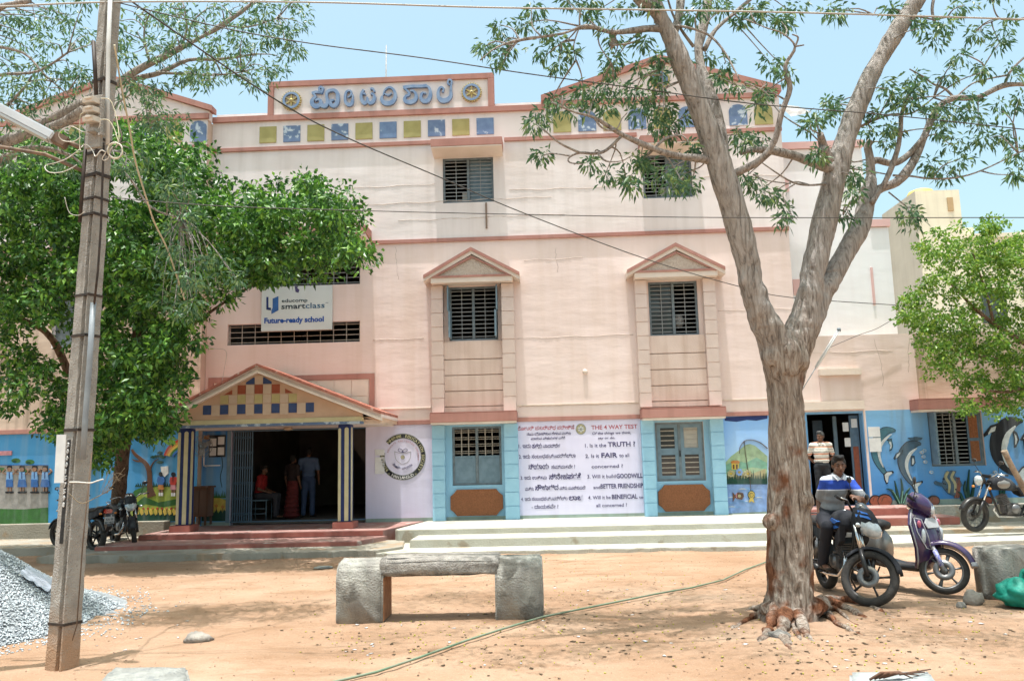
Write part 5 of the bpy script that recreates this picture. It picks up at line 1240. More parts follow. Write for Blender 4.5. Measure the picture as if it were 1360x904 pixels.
limbs = [  # (path, depth at start, depth at end)
 ([(960,235,26),(957,195,25),(948,150,23),(940,120,20),(931,90,17),(928,60,15),(936,25,13),(942,-10,11)], 8.3, 8.8, 16),
 ([(975,300,6),(950,218,12),(932,211,12),(899,207,10),(872,199,9),(826,179,8),(789,156,6),(763,149,4),(733,136,3)][1:], 8.3, 7.6, 10),
 ([(826,180,5),(806,199,5),(790,204,4.5),(770,203,4),(756,209,3),(757,216,2.5),(775,218,2)], 8.0, 7.9, 6),
 ([(770,203,4),(743,190,3),(722,172,2)], 7.9, 7.7, 6), ([(795,205,4),(805,214,3),(825,214,2),(840,206,1.6)], 7.9, 7.7, 6), ([(789,156,4),(800,170,3),(818,172,2.4),(826,158,2),(833,150,1.6)], 7.8, 7.9, 6),
 ([(885,40,13),(866,38,12),(839,41,10),(812,43,7),(779,35,6),(746,45,5),(693,53,4),(660,63,3),(638,80,2)], 8.15, 7.4, 8),
 ([(815,43,9),(813,60,9),(811,62,7)], 7.95, 7.95, 8), ([(812,60,4),(835,58,3),(855,50,2)], 7.9, 7.9, 6),
 ([(888,45,20),(872,18,18),(852,2,17),(836,-20,15)], 8.2, 7.8, 12), ([(893,50,15),(902,20,12),(905,-15,9)], 8.2, 8.5, 10),
 ([(936,66,9),(950,40,7),(975,18,6),(1003,-6,5)], 8.6, 8.9, 8), ([(890,35,5),(910,36,4),(940,46,4),(960,66,3.6),(975,92,3),(983,108,2)], 8.2, 7.9, 6), ([(921,62,6),(905,40,5),(893,18,4),(885,-8,3)], 8.5, 8.1, 6),
 ([(1104,225,14),(1080,216,13),(1055,207,12),(1028,201,11),(1000,199,9),(984,203,8)], 8.7, 8.35, 10),
 ([(972,232,12),(990,224,11),(1010,212,10),(1028,188,9),(1038,150,9),(1049,118,10),(1043,88,6),(1056,62,4.5),(1038,44,3),(1020,38,2),(1000,30,1.6)], 8.3, 7.9, 8),
 ([(1056,62,3),(1068,60,2)], 7.95, 7.9, 5), ([(1056,62,3),(1060,50,3),(1052,46,2)], 7.95, 7.9, 5),
 ([(1098,244,4),(1075,246,3),(1055,243,3),(1035,232,2.4),(1006,212,1.6)], 8.7, 8.2, 6), ([(1055,245,2.4),(1040,256,2),(1044,272,1.8),(1052,286,1.4)], 8.5, 8.4, 5), ([(1050,244,2),(1020,240,1.6),(1000,232,1.3)], 8.5, 8.3, 5),
 ([(1100,215,16),(1093,192,13),(1089,178,11)], 8.6, 8.4, 10),
 ([(1150,262,15),(1170,250,14),(1190,242,14),(1206,226,13),(1218,205,12),(1229,178,11),(1245,145,10),(1265,131,9),(1299,129,8),(1332,114,7),(1366,112,6)], 9.1, 9.6, 10),
 ([(1154,225,10),(1163,213,10),(1186,217,10),(1206,206,9),(1226,182,8)], 9.2, 9.3, 8), ([(1157,240,15),(1155,208,11),(1152,195,12),(1156,188,11)], 9.2, 9.2, 10),
 ([(1158,270,9),(1170,250,8),(1180,232,8),(1192,199,8),(1196,170,8),(1198,150,7),(1209,119,4.5)], 9.0, 8.9, 8),
 ([(1186,233,3.4),(1210,234,3),(1232,237,3),(1260,237,3),(1288,232,2.6),(1318,220,2.4),(1352,203,2)], 9.0, 9.1, 6),
 ([(1268,131,4.5),(1255,118,4),(1240,112,3),(1226,102,2.6),(1208,92,2)], 9.5, 9.2, 6), ([(1268,131,3),(1290,112,2.6),(1312,105,2.4),(1338,100,3)], 9.5, 9.6, 6), ([(1300,110,3),(1307,88,2.4),(1290,76,2),(1276,72,1.6)], 9.55, 9.4, 6), ([(1307,88,2),(1318,70,2),(1328,56,1.5)], 9.5, 9.5, 5),
 ([(1334,114,5),(1340,98,4),(1352,84,3.4),(1366,72,3)], 9.6, 9.7, 6),
 ([(1143,168,4.5),(1165,158,4),(1185,152,3.5),(1212,150,3),(1240,130,2.2)], 9.0, 9.1, 6), ([(1165,158,3),(1178,136,2.4),(1186,120,1.6)], 9.0, 9.0, 5),
 ([(1190,30,4),(1215,22,3.4),(1240,26,2.6),(1262,22,2)], 8.9, 8.9, 6), ([(1242,-10,5),(1238,12,5),(1241,30,5),(1243,32,3)], 8.9, 8.9, 8), ([(1318,-8,2.6),(1320,12,2.4),(1328,25,2.4),(1345,27,2),(1366,22,2)], 9.2, 9.3, 5), ([(1328,25,2),(1305,34,1.8),(1296,42,1.4)], 9.2, 9.2, 5),
 ([(1110,250,3),(1122,226,2.6),(1145,226,2.2),(1180,232,2)], 8.8, 9.0, 5), ([(1118,200,3),(1130,215,2),(1150,212,2)], 8.8, 9, 5), ([(1146,250,3),(1130,268,2.6),(1120,285,2)], 8.9, 8.9, 5), ([(1180,255,2.4),(1196,268,2),(1206,276,1.5)], 9, 9, 5), ([(1180,60,6),(1160,20,2)][1:]+[(1165,10,1.5)], 8.9, 8.9, 5),
 ([(1105,205,3),(1090,190,2.4),(1076,176,1.8)], 8.7, 8.5, 5), ([(880,200,3),(895,222,2.4),(905,240,1.6)], 8.1, 8.0, 5), ([(870,197,4),(884,184,5),(905,180,3),(915,190,2)], 8.1, 8.1, 6), ([(900,62,2.4),(880,90,2),(882,130,1.8),(880,152,1.4)], 8.2, 8, 5), ([(990,110,2.4),(1010,118,2),(1022,128,1.5)], 8.0, 8.0, 5), ([(1000,118,2),(975,112,2),(960,104,1.5)], 8.0, 8.0, 5), ([(1018,112,2.4),(1008,120,2)], 8, 8, 5), ([(770,35,2.4),(762,60,2),(765,80,1.5)], 7.8, 7.8, 5), ([(795,38,2.6),(796,60,2.2),(812,84,1.6)], 7.9, 7.9, 5), ([(690,53,2),(674,72,1.6),(668,86,1.2)], 7.6, 7.6, 5)]
for i, (path, a, b, n) in enumerate(limbs):
    if len(path) < 2: continue
    big = False
    o, Q = limb('branch', path, a, b, tree, B_limb, n=n, k=8 if big else 4, amp=.10 if big else .22, ridge=.012 if big else 0)
    allpts += [(q.x, q.y, q.z) for q in Q]
allpts = np.array(allpts)
cl = [(706,10),(660,36),(643,66),(667,80),(730,43),(746,86),(760,63),(793,20),(812,46),(820,76),(852,60),(773,116),(740,133),(720,150),(710,166),(800,113),(820,123),(839,123),(780,133),(806,140),(852,146),(880,120),(882,143),(899,160),(872,166),(892,172),(856,96),(868,100),(945,83),(972,90),(958,103),(975,115),
 (1011,123),(1021,130),(1011,140),(982,176),(1005,186),(992,193),(726,206),(783,219),(806,229),(829,239),(839,246),(846,212),(856,212),(885,229),(902,226),(892,245),(915,239),(925,199),(995,239),(1000,250),(1025,262),(1048,289),(1018,20),(992,30),(1038,30),(1021,83),(1038,96),(919,26),(962,10),(1051,10),(700,28),(676,60),
 (1100,10),(1110,17),(1033,33),(1186,17),(1226,43),(1252,33),(1275,10),(1299,43),(1345,30),(1332,56),(1279,73),(1309,90),(1212,103),(1226,116),(1252,100),(1199,133),(1172,113),(1113,133),(1106,149),(1070,166),(1092,160),(1159,146),(1179,173),(1172,186),(1239,143),(1245,172),(1265,189),(1292,133),(1305,166),(1312,186),(1348,133),(1352,96),(1328,143),
 (1352,206),(1352,226),(1232,226),(1252,229),(1279,206),(1090,206),(1133,226),(1206,279),(1212,292),(1027,262),(1126,282),(1130,240),(1150,180),(860,10),(1210,30),(1240,52),(830,8),(760,0),(780,8),(1320,-5),(905,90),(1140,255),(740,62),(812,100),(866,78),(870,155),(862,130),(760,140),(1290,150),(1262,150),(1215,128),(1340,180),(940,5),(1000,5),(720,70)]
CL = []; tw = MB()
for i, (x, y) in enumerate(cl):
    for k in range(2):
        Yc = 8.0+.9*((x-640)/720)*1.2+rng.uniform(-.5, .6)
        p = at(x+rng.uniform(-9, 9), y+rng.uniform(-7, 7), Yc); r = rng.uniform(.07, .125)
        CL.append(((p.x, p.y, p.z), r*1.15, r*1.15, r))
        if k == 0:
            j = np.argmin(((allpts-np.array([p.x, p.y, p.z]))**2).sum(1)); q = Vector(allpts[j])
            mid = (p+q)/2+Vector((rng.uniform(-.06, .06), rng.uniform(-.06, .06), rng.uniform(-.02, .10)))
            Qs, Ss = smooth([q, mid, p], [.011, .007, .004], 3); tw.tube(Qs, Ss, 5)
NB = len(CL)      # unseen upper crown above the frame, added to dapple the sand with shade
for i in range(120):
    y_ = rng.uniform(6.6, 10.6); p = Vector((rng.uniform(-2.2, 6.8), y_, 1.65+.60*y_+rng.uniform(.35, 2.4))); r = rng.uniform(.22, .42)
    CL.append(((p.x, p.y, p.z), r*1.3, r*1.3, r*.6))
for a_, b_ in (((1.0, 8.2, 7.0), (-1.6, 8.6, 8.2)), ((1.5, 8.3, 7.0), (.8, 7.2, 8.8)), ((4.6, 8.9, 7.2), (6.2, 9.6, 8.6)), ((4.4, 8.8, 7.0), (3.2, 9.8, 8.8)), ((2.4, 8.8, 6.9), (2.2, 9.4, 8.8)), ((1.0, 7.9, 7.0), (-.4, 7.2, 8.4))):
    a_, b_ = Vector(a_), Vector(b_); Qs, Ss = smooth([a_, (a_+b_)/2+Vector((.15, .1, .1)), b_], [.07, .05, .02], 5); MB().tube(Qs, Ss, 8).build('branch', B_limb, tree)  # unseen branches for that added crown
o = tw.build('twigs', B_limb, tree); o['kind'] = 'stuff'
leafmesh('leaves', leaves(CL, .088, .027, .75, 3, [int(rng.integers(24, 46)) if i < NB else int(rng.integers(110, 200)) for i in range(len(CL))]), L_grey, tree)

# --- overhanging tree whose trunk stands out of frame at the left
t2 = thing('overhanging_tree', 'light feathery tree whose grey branches hang in from the top left corner', 'tree', (-6.6, 9.0, 0))
ap = []
for path, a, b, n in [([(-110,900,70),(-120,600,60),(-110,400,52),(-90,280,46),(-60,215,40)], 9.0, 9.0, 20), ([(-80,250,34),(-40,206,24),(0,190,20),(30,180,18),(72,157,17),(105,140,14),(150,114,12),(182,94,11),(239,64,9),(285,40,7),(332,7,5),(350,-12,4)], 9.0, 9.3, 10),
   ([(150,114,9),(182,104,9),(212,97,8),(250,80,6),(290,79,5),(340,72,3)], 9.2, 9.6, 8), ([(-60,215,30),(-50,120,22),(-20,40,16),(0,10,9),(40,2,6)], 9, 8.6, 10), ([(-40,120,8),(0,100,5),(50,95,4),(90,70,3)], 8.8, 8.8, 6), ([(-20,60,6),(30,70,4),(60,100,3),(95,130,2)], 8.7, 8.8, 6),
   ([(212,97,5),(240,98,4),(285,100,3),(320,96,2)], 9.3, 9.4, 6), ([(239,64,5),(248,40,4),(245,10,3)], 9.3, 9.2, 5), ([(200,86,5),(193,60,4),(192,38,3),(200,15,2)], 9.2, 9.1, 5), ([(250,56,4),(255,30,3),(275,12,2)], 9.3, 9.3, 5), ([(0,190,9),(-10,160,7),(20,130,5),(40,108,3)], 9, 8.9, 6), ([(40,176,12),(80,165,14),(112,146,15)], 9.1, 9.0, 10), ([(182,120,3),(150,145,3),(162,180,2.4),(150,200,2)], 9.1, 9.1, 5), ([(-50,245,20),(0,215,14),(40,196,9),(90,205,5),(115,225,3)], 9.2, 9.4, 8), ([(190,120,3),(195,150,2.5),(200,170,2)], 9.2, 9.2, 5), ([(150,215,4),(175,240,4),(200,275,3),(240,290,2.5)], 9.4, 9.7, 6), ([(300,34,3),(330,36,2.4),(370,24,2)], 9.4, 9.4, 5)]:
    o, Q = limb('trunk' if path[0][1] > 800 else 'branch', path, a, b, t2, B_limb, n=n, k=4, amp=.12); ap += [(q.x, q.y, q.z) for q in Q]
ap = np.array(ap)
cl = [(20,15),(60,15),(100,30),(20,60),(60,50),(108,50),(10,95),(50,85),(95,100),(20,120),(70,110),(100,85),(40,140),(10,150),(60,170),(160,20),(190,15),(220,30),(172,50),(200,60),(250,20),(290,15),(260,45),(300,45),(330,40),(360,25),(380,45),(400,20),(350,60),(320,95),(345,105),(300,90),(270,100),(240,100),(210,110),(180,120),(200,140),(225,150),(370,75),(390,60),(120,2),(230,5),(310,0),(385,5),
  (40,30),(85,10),(0,35),(35,100),(5,130),(90,120),(60,135),(25,165),(95,185),(120,180),(215,80),(230,55),(275,65),(315,60),(340,15),(280,85),(255,110),(190,155),(160,125),(205,165),(170,75),(150,60),(365,100),(330,75),(195,205),(230,235),(250,260),(180,235),(215,260),(260,290),(230,300),(165,215),(80,215),(40,205),(10,210),(235,330),(255,355),(275,380),(240,385),(215,345),(262,410),(285,345),(300,370),(225,405)]
CL = []; tw = MB()
for i, (x, y) in enumerate(cl):
    for k in range(3):
        p = at(x+rng.uniform(-15, 15), y+rng.uniform(-12, 12), 9.2+rng.uniform(-.6, .6)); r = rng.uniform(.08, .14)
        CL.append(((p.x, p.y, p.z), r*1.3, r*1.2, r*.9))
        if k < 2:
            j = np.argmin(((ap-np.array([p.x, p.y, p.z]))**2).sum(1)); q = Vector(ap[j]); mid = (p+q)/2+Vector((rng.uniform(-.08, .08), 0, rng.uniform(-.02, .12)))
            Qs, Ss = smooth([q, mid, p], [.010, .006, .003], 3); tw.tube(Qs, Ss, 4)
o = tw.build('twigs', B_limb, t2); o['kind'] = 'stuff'
leafmesh('leaves', leaves(CL, .082, .023, .6, 5, [int(rng.integers(22, 42)) for _ in CL]), L_grey, t2)

# --- dense dark green tree at the left
t3 = thing('dense_tree', 'dense dark green shade tree covering the left wing of the school', 'tree', (-9.75, 18.2, .14))
for path, a, b, n in [([(157,703,26),(158,660,21),(162,610,19),(168,560,18),(172,510,16),(178,460,13),(190,400,10),(210,350,8)], 18.2, 15.0, 14), ([(166,540,14),(140,500,12),(120,460,10),(110,400,8),(100,330,6)], 16.8, 15.5, 8), ([(92,500,13),(78,465,12),(60,440,10),(38,428,8),(10,415,6)], 16.5, 15.6, 8),
   ([(150,600,13),(120,545,13),(95,505,13)], 16.8, 16.5, 8), ([(170,540,12),(205,490,9),(222,450,8),(240,415,6),(262,380,4)], 16.8, 15.6, 8), ([(40,497,5),(85,510,6),(100,520,6)], 16.2, 16.4, 6), ([(190,400,6),(260,330,5),(330,300,4),(400,290,3)], 15.9, 15.6, 6), ([(178,460,6),(240,440,5),(300,400,4),(350,370,3)], 16, 15.4, 6), ([(0,470,4),(40,497,4)], 16.1, 16.2, 5)]:
    limb('trunk' if path[0][1] > 700 else 'branch', path, a, b, t3, B_brown if path[0][0] < 100 else B_dark, n=n, k=4, amp=.15)
g = np.random.default_rng(21)
def blob(x, y, r, n, Y0=12.9, Y1=16.3, rr=.27):
    out = []
    for _ in range(n):
        a = g.uniform(0, 2*PI); q = r*math.sqrt(g.random())
        Yc = g.uniform(Y0, Y1); p = at(x+math.cos(a)*q, y+math.sin(a)*q*.9, Yc); s = rr*g.uniform(.6, 1.15); out.append(((p.x, p.y, p.z), s*1.15, s*1.1, s*.75))
    return out
CL = []
for x, y, r, n in [(-20,230,70,34),(40,220,55,34),(100,235,55,34),(170,200,45,26),(210,215,50,28),(255,215,30,12),(250,260,50,30),(0,300,70,40),(60,300,60,40),(130,300,60,44),(200,310,60,44),(270,310,55,36),(320,285,40,22),(360,275,40,22),(400,268,35,18),(440,270,26,11),(455,300,26,10),(465,335,20,8),(420,305,35,16),(370,320,40,20),(400,345,30,12),(445,345,18,6),(325,345,30,14),(350,365,18,6),(280,368,38,18),(235,370,50,34),(170,370,50,36),(110,370,45,26),(50,370,55,34),(-10,380,50,26),
   (0,425,34,9),(60,420,30,8),(120,440,34,16),(185,440,45,28),(235,435,36,18),(258,412,18,4),(180,500,36,22),(205,480,36,20),(225,500,22,8),(215,540,24,10),(180,545,34,22),(150,560,30,18),(145,500,24,10),(100,540,40,18),(85,560,20,6),(105,580,20,7),(25,475,20,5),(38,515,14,4),(12,500,14,4),(8,540,12,3),(195,570,20,8),(125,600,18,6),(330,315,30,14),(-60,300,70,20),(-60,420,70,16),(60,480,14,3)]:
    CL += blob(x, y, r, n)
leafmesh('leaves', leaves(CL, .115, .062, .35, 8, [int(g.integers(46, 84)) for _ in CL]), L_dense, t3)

# --- bright small leaved tree at the right edge
t4 = thing('bright_tree', 'bright green small leaved tree reaching in from the right edge', 'tree', (12.6, 17.6, .13))
for path, a, b, n in [([(1430,700,30),(1425,600,26),(1410,520,22),(1395,460,18),(1380,400,12),(1360,340,8)], 17.6, 17.4, 12), ([(1400,480,10),(1360,455,7),(1320,430,6),(1290,405,5),(1262,375,4)], 17.5, 17.3, 6), ([(1402,490,9),(1340,480,6),(1290,470,5),(1240,455,3)], 17.5, 17.2, 6), ([(1320,430,5),(1310,390,4),(1300,360,3),(1290,330,2)], 17.4, 17.3, 5), ([(1400,500,8),(1340,520,5),(1300,515,3)], 17.4, 17.0, 5)]:
    limb('trunk' if path[0][1] > 650 else 'branch', path, a, b, t4, B_brown, n=n, k=4, amp=.15)
CL = []
for x, y, r, n in [(1240,325,26,8),(1265,318,26,9),(1290,330,34,14),(1325,320,36,18),(1310,308,16,5),(1355,330,30,14),(1370,360,40,18),(1330,360,40,20),(1285,365,36,17),(1240,360,26,9),(1228,385,22,7),(1260,400,36,14),(1310,400,34,15),(1350,400,36,18),(1215,412,22,8),(1235,420,28,12),(1200,415,12,3),(1260,440,36,16),(1300,445,36,16),(1345,450,36,18),(1240,460,26,10),(1275,480,36,18),(1320,490,36,18),(1355,500,30,14),(1250,490,20,6),(1290,515,26,10),(1330,525,30,12),(1362,535,20,6),(1280,540,14,3),(1220,460,12,3),(1390,420,50,16),(1400,350,50,14),(1400,500,50,14)]:
    CL += blob(x, y, r, n, 16.6, 18.3, .17)
leafmesh('leaves', leaves(CL, .085, .050, .2, 9, [int(g.integers(32, 60)) for _ in CL]), L_bright, t4)

# ------------------------------------------------------------------ concrete street pole
pole = thing('electric_pole', 'leaning square concrete electricity pole with fuses and black number strip', 'utility pole', (-4.0, 7.15, 0))
PYp = 7.15
M_pc = mat('pole_concrete', (0.40, 0.375, 0.34), .95, (0.28, 0.26, 0.235), 7, 1.0, 70, lo=.3, hi=.7, spots=((0.22, 0.20, 0.18), 40, .64))
def mudmat():
    m = M_pc; n = m.node_tree.nodes; l = m.node_tree.links; b = n['Principled BSDF']; src = b.inputs['Base Color'].links[0].from_socket
    tc = n.new('ShaderNodeTexCoord'); sp = n.new('ShaderNodeSeparateXYZ'); l.new(tc.outputs['Object'], sp.inputs[0]); nz = n.new('ShaderNodeTexNoise'); nz.inputs['Scale'].default_value = 5; l.new(tc.outputs['Object'], nz.inputs['Vector'])
    ad = n.new('ShaderNodeMath'); ad.operation = 'MULTIPLY_ADD'; l.new(nz.outputs['Fac'], ad.inputs[0]); ad.inputs[1].default_value = .7; l.new(sp.outputs[2], ad.inputs[2])
    mr = n.new('ShaderNodeMapRange'); mr.inputs[1].default_value = .45; mr.inputs[2].default_value = .95; mr.inputs[3].default_value = .8; mr.inputs[4].default_value = 0; l.new(ad.outputs[0], mr.inputs[0])
    mx = n.new('ShaderNodeMix'); mx.data_type = 'RGBA'; l.new(mr.outputs[0], mx.inputs[0]); l.new(src, mx.inputs[6]); mx.inputs[7].default_value = (0.42, 0.24, 0.13, 1); l.new(mx.outputs[2], b.inputs['Base Color'])
mudmat()
cb = at(82, 890, PYp); ct = at(148, -20, PYp); axis = (ct-cb)
def pc(z): t = (z-cb.z)/(ct.z-cb.z); return cb+axis*t, t
n = 60; mb = MB(); sec = []
ths = rad(-24); ca, sa = math.cos(ths), math.sin(ths)
for i in range(n+1):
    z = -.1+(ct.z+.1)*i/n; c, t = pc(z); h = .098*(1-t)+.070*t; d = .085*(1-t)+.060*t
    ring = [(-h, -d), (h*.30, -d), (h*.36, -d+.03), (h*.76, -d+.03), (h*.84, -d), (h, -d), (h, d), (-h, d)]
    sec.append([(c.x+a*ca-b*sa+random.uniform(-.003, .003), c.y+a*sa+b*ca+random.uniform(-.003, .003), z) for a, b in ring])
v = [p for r in sec for p in r]; f = [[i*8+j, i*8+(j+1) % 8, (i+1)*8+(j+1) % 8, (i+1)*8+j] for i in range(n) for j in range(8)]+[list(range(n*8, n*8+8))]
mb.add(v, f); po = mb.build('shaft', M_pc, pole, bevel=0)
def onpole(px, py, off=.0):
    """point on the front of the pole"""
    return at(px, py, PYp-.115-off)
M_iron = mat('black_iron', (0.03, 0.025, 0.022), .6, (0.06, 0.04, 0.03), 14)
for y, dy in ((112, 4), (340/3.3+8, 2), (190, 3), (207, 5), (236, 6), (288, 4), (267, 3), (394, 3), (447, 4), (571, 4), (826, 3)):
    c, t = pc(at(100, y, PYp).z); h = .098*(1-t)+.070*t+.006; d = .085*(1-t)+.060*t+.006
    mb = MB(); hh = .006+dy*.0016
    R_ = Matrix.Rotation(ths, 3, 'Z'); mb.obox(c, 2*h, 2*d, 2*hh, R_); mb.build('strap', M_iron, pole)
M_pvc = mat('conduit_white', (0.62, 0.62, 0.60), .4, (0.5, 0.5, 0.48), 5)
M_pvcg = mat('conduit_grey', (0.26, 0.29, 0.31), .45, (0.20, 0.22, 0.24), 6)
mb = MB(); mb.tube([onpole(147, -20), onpole(144, 60), onpole(143, 130), onpole(143, 192)], .019, 10); mb.build('conduit', M_pvc, pole)
mb = MB(); mb.tube([onpole(124, 402), onpole(119, 480), onpole(113, 560), onpole(110, 610)], .024, 10); mb.build('conduit', M_pvcg, pole)
mb = MB(); mb.tube([onpole(138, 190, .01), onpole(136, 240, .01), onpole(134, 300, .01), onpole(130, 360, .01), onpole(125, 404, .01)], .011, 6).tube([onpole(115, 180, 0), onpole(110, 240, 0), onpole(106, 295, .0)], .018, 6); mb.tube([onpole(124, 55), onpole(126, 90), onpole(128, 130)], .02, 6); mb.build('black_cable', M_iron, pole)
MB().tube([onpole(122, 600), onpole(110, 720), onpole(102, 830), onpole(96, 850)], [.006, .006, .006, .004], 6).build('groove_stain', mat('groove_stain', (0.12, 0.08, 0.055), .9), pole)  # thin tube standing in for a brown stain in the groove
M_porc = mat('porcelain', (0.62, 0.56, 0.48), .35, (0.52, 0.46, 0.39), 8)
R_ = Matrix.Rotation(rad(-12), 3, 'Z')
MB().obox(at(126, 162, PYp-.17), .17, .03, .50, R_).build('fuse_board', M_pc, pole, bevel=.005)
for y in (134, 146.5, 159):
    c = at(121, y, PYp-.23); o = MB().obox(c, .115, .09, .052, R_ @ Matrix.Rotation(rad(8), 3, 'X')).build('fuse', M_porc, pole, bevel=.004)
    MB().obox(c+Vector((0, -.05, .006)), .07, .02, .022, R_).build('fuse_carrier', M_porc, o, bevel=.004)
MB().obox(at(124, 174, PYp-.22), .08, .07, .04, R_).build('bracket', M_pc, pole, bevel=.006)
MB().obox(at(135, 179, PYp-.22), .05, .05, .03, R_).build('bracket', M_pc, pole, bevel=.006)
M_wh = mat('wire_white', (0.62, 0.60, 0.55), .5, (0.5, 0.48, 0.43), 8); M_wc = mat('wire_cream', (0.55, 0.50, 0.36), .6, (0.46, 0.42, 0.3), 8)
def loopwire(pts, m=M_wh, r=.0045, name='loose_wire', Y=PYp-.24):
    P = [at(x, y, Y+.03*math.sin(i)) for i, (x, y) in enumerate(pts)]; Q, S_ = smooth(P, [r]*len(P), 5); return MB().tube(Q, S_, 5).build(name, m, pole)
loopwire([(133,158),(132,168),(125,175),(110,175),(95,168),(82,173),(78,180),(84,187),(98,188),(107,182)])
loopwire([(134,131),(146,133),(153,150),(157,170),(158,185),(154,196)], M_wc); loopwire([(134,159),(144,160),(152,172),(157,188)], M_wc); loopwire([(112,150),(107,153),(106,170),(106,195),(107,200)], M_wc, .004)
loopwire([(105,199),(90,210),(75,216),(62,219),(60,224),(66,229),(80,229),(92,225),(102,219)]); loopwire([(108,196),(112,192),(118,194),(124,202),(127,208),(134,200),(140,203),(136,210),(138,213),(144,210),(146,200),(150,195)])
for k in range(7): t0 = random.uniform(0, 6); loopwire([(153+random.uniform(8.5, 11)*math.cos(t0+2*PI*i/10), 200+random.uniform(9, 12)*math.sin(t0+2*PI*i/10)) for i in range(12)], M_wc if k % 2 else M_wh, .0042, 'wire_coil')
loopwire([(92,640),(105,640),(120,641),(130,638),(137,636)], M_wh, .006); loopwire([(86,262),(92,282),(104,286),(112,281)], M_wh, .003)
loopwire([(92,655),(108,668),(128,660),(150,648)], mat('dry_creeper', (0.22, 0.17, 0.11), .9), .004, 'dry_creeper'); 
for k in range(10): x = random.uniform(132, 142); loopwire([(x, 655), (x+random.uniform(4, 14), 640-random.uniform(0, 14)), (x+random.uniform(10, 26), 632-random.uniform(-8, 14))], MATS['dry_creeper'], .0016, 'dry_creeper')
# painted number strip
def face(z, a, out=.004):
    """point on the front face of the pole at height z, a = -1..1 across"""
    c, t = pc(z); h = .098*(1-t)+.070*t; d = .085*(1-t)+.060*t+out
    return Vector((c.x+a*h*ca+d*sa, c.y+a*h*sa-d*ca, z))
z1_, z0_ = at(102, 583, PYp-.12).z, at(93, 722, PYp-.12).z
strip = MB(); v = []
for i in range(5):
    z = z1_+(z0_-z1_)*i/4; v += [face(z, -.38, .0035), face(z, .12, .0035)]
strip.add(v, [(2*i, 2*i+1, 2*i+3, 2*i+2) for i in range(4)])
strip.build('number_strip', mat('strip_black', (0.02, 0.02, 0.022), .8, (0.05, 0.048, 0.045), 20), pole)
for i, ch in enumerate('3000157598'):
    q = face(z1_-.045-.0565*i, -.13, .006)
    o = lettering('digit', ch, 0, 0, 0, .040, F['white'], None, width=.026 if ch != '1' else .012, bold=.0015); o.rotation_euler = (0, 0, ths)
    o.parent = pole; o.location = Vector((q.x-.013, q.y+.003, q.z-.02))-Vector(pole.location)
MB().box(at(75, 580, 7.0).x, at(83, 580, 7.0).x+.03, PYp-.15, PYp-.145, at(75, 641, 7.0).z, at(75, 577, 7.0).z).build('paper_notice', M_paper, pole)
# street light
sl_ = thing('street_light', 'white boxed street light fixed to the pole at the left edge', 'street light', at(60, 185, PYp-.1))
a = at(-40, 125, 6.75); b = at(72, 184, 6.98); d = b-a; L_ = d.length; R_ = d.to_track_quat('X', 'Z').to_matrix()
M_lamp = mat('lamp_white', (0.62, 0.66, 0.70), .35, (0.5, 0.55, 0.6), 3)
MB().obox((a+b)/2, L_, .16, .085, R_).build('housing', M_lamp, sl_, bevel=.012)
MB().obox((a+b)/2+R_ @ Vector((0, -.03, -.05)), L_*.94, .10, .02, R_).build('diffuser', glassy('lamp_glass', (0.4, 0.42, 0.42), .2), sl_)
MB().obox(b+Vector((.05, .02, -.015)), .12, .11, .10, R_).build('end_box', mat('lamp_rust', (0.22, 0.15, 0.11), .85, (0.12, .09, .07), 16), sl_, bevel=.006)
MB().tube([b+Vector((.08, .05, -.01)), at(107, 196, PYp-.12)], .022, 8).tube([at(0, 195, PYp-.05), at(60, 205, PYp-.05), at(112, 228, PYp-.1)], .017, 8).build('arm', MATS['lamp_rust'], sl_)

# ------------------------------------------------------------------ wires
M_wire = mat('wire_dark', (0.06, 0.055, 0.05), .6); M_wirel = mat('wire_light', (0.40, 0.38, 0.35), .6)
def wire(pts, Y0, Y1, r, m, label):
    n = len(pts); P = [at(x, y, Y0+(Y1-Y0)*i/(n-1)) for i, (x, y) in enumerate(pts)]; Q, S_ = smooth(P, [r]*n, 6)
    o = MB().tube(Q, S_, 5).build('overhead_wire', m); tag(o, label, 'wire'); return o
wire([(-60,9),(0,9),(148,3),(400,3),(640,10),(840,13),(1060,17),(1360,26),(1420,28)], 7.0, 7.4, .0085, M_wirel, 'pale thick overhead wire running along the very top of the view')
wire([(150,2),(300,38),(413,58),(560,77),(700,98),(850,118),(1000,138),(1180,153),(1360,172),(1420,178)], 7.1, 8.5, .006, M_wire, 'dark wire sagging from the pole top past the name board to the right edge')
wire([(150,-15),(351,123),(450,178),(590,238),(698,284),(858,344),(980,380),(1050,395),(1189,405)], 7.1, 19.0, .009, M_wire, 'dark service wire slanting down across the facade to the white block')
wire([(146,262),(280,273),(450,279),(700,285),(960,289),(1360,289),(1420,289)], 7.1, 7.6, .0045, M_wire, 'thin dark wire crossing level through the middle windows height')
wire([(1192,420),(1165,436),(1140,445),(1100,462)], 19.1, 19.1, .007, M_wire, 'short slack wire on the white block above the annex roof')
wire([(152,60),(162,120),(172,170),(180,215),(195,265),(205,295),(222,330),(236,370),(245,398)], 7.0, 9.4, .009, M_wc, 'pale cable hanging from the pole down into the leafy branches')
wire([(248,440),(262,452),(282,462),(300,466),(298,490),(290,530)], 18.8, 18.9, .006, M_wirel, 'pale loose cable hanging on the wall above the porch')

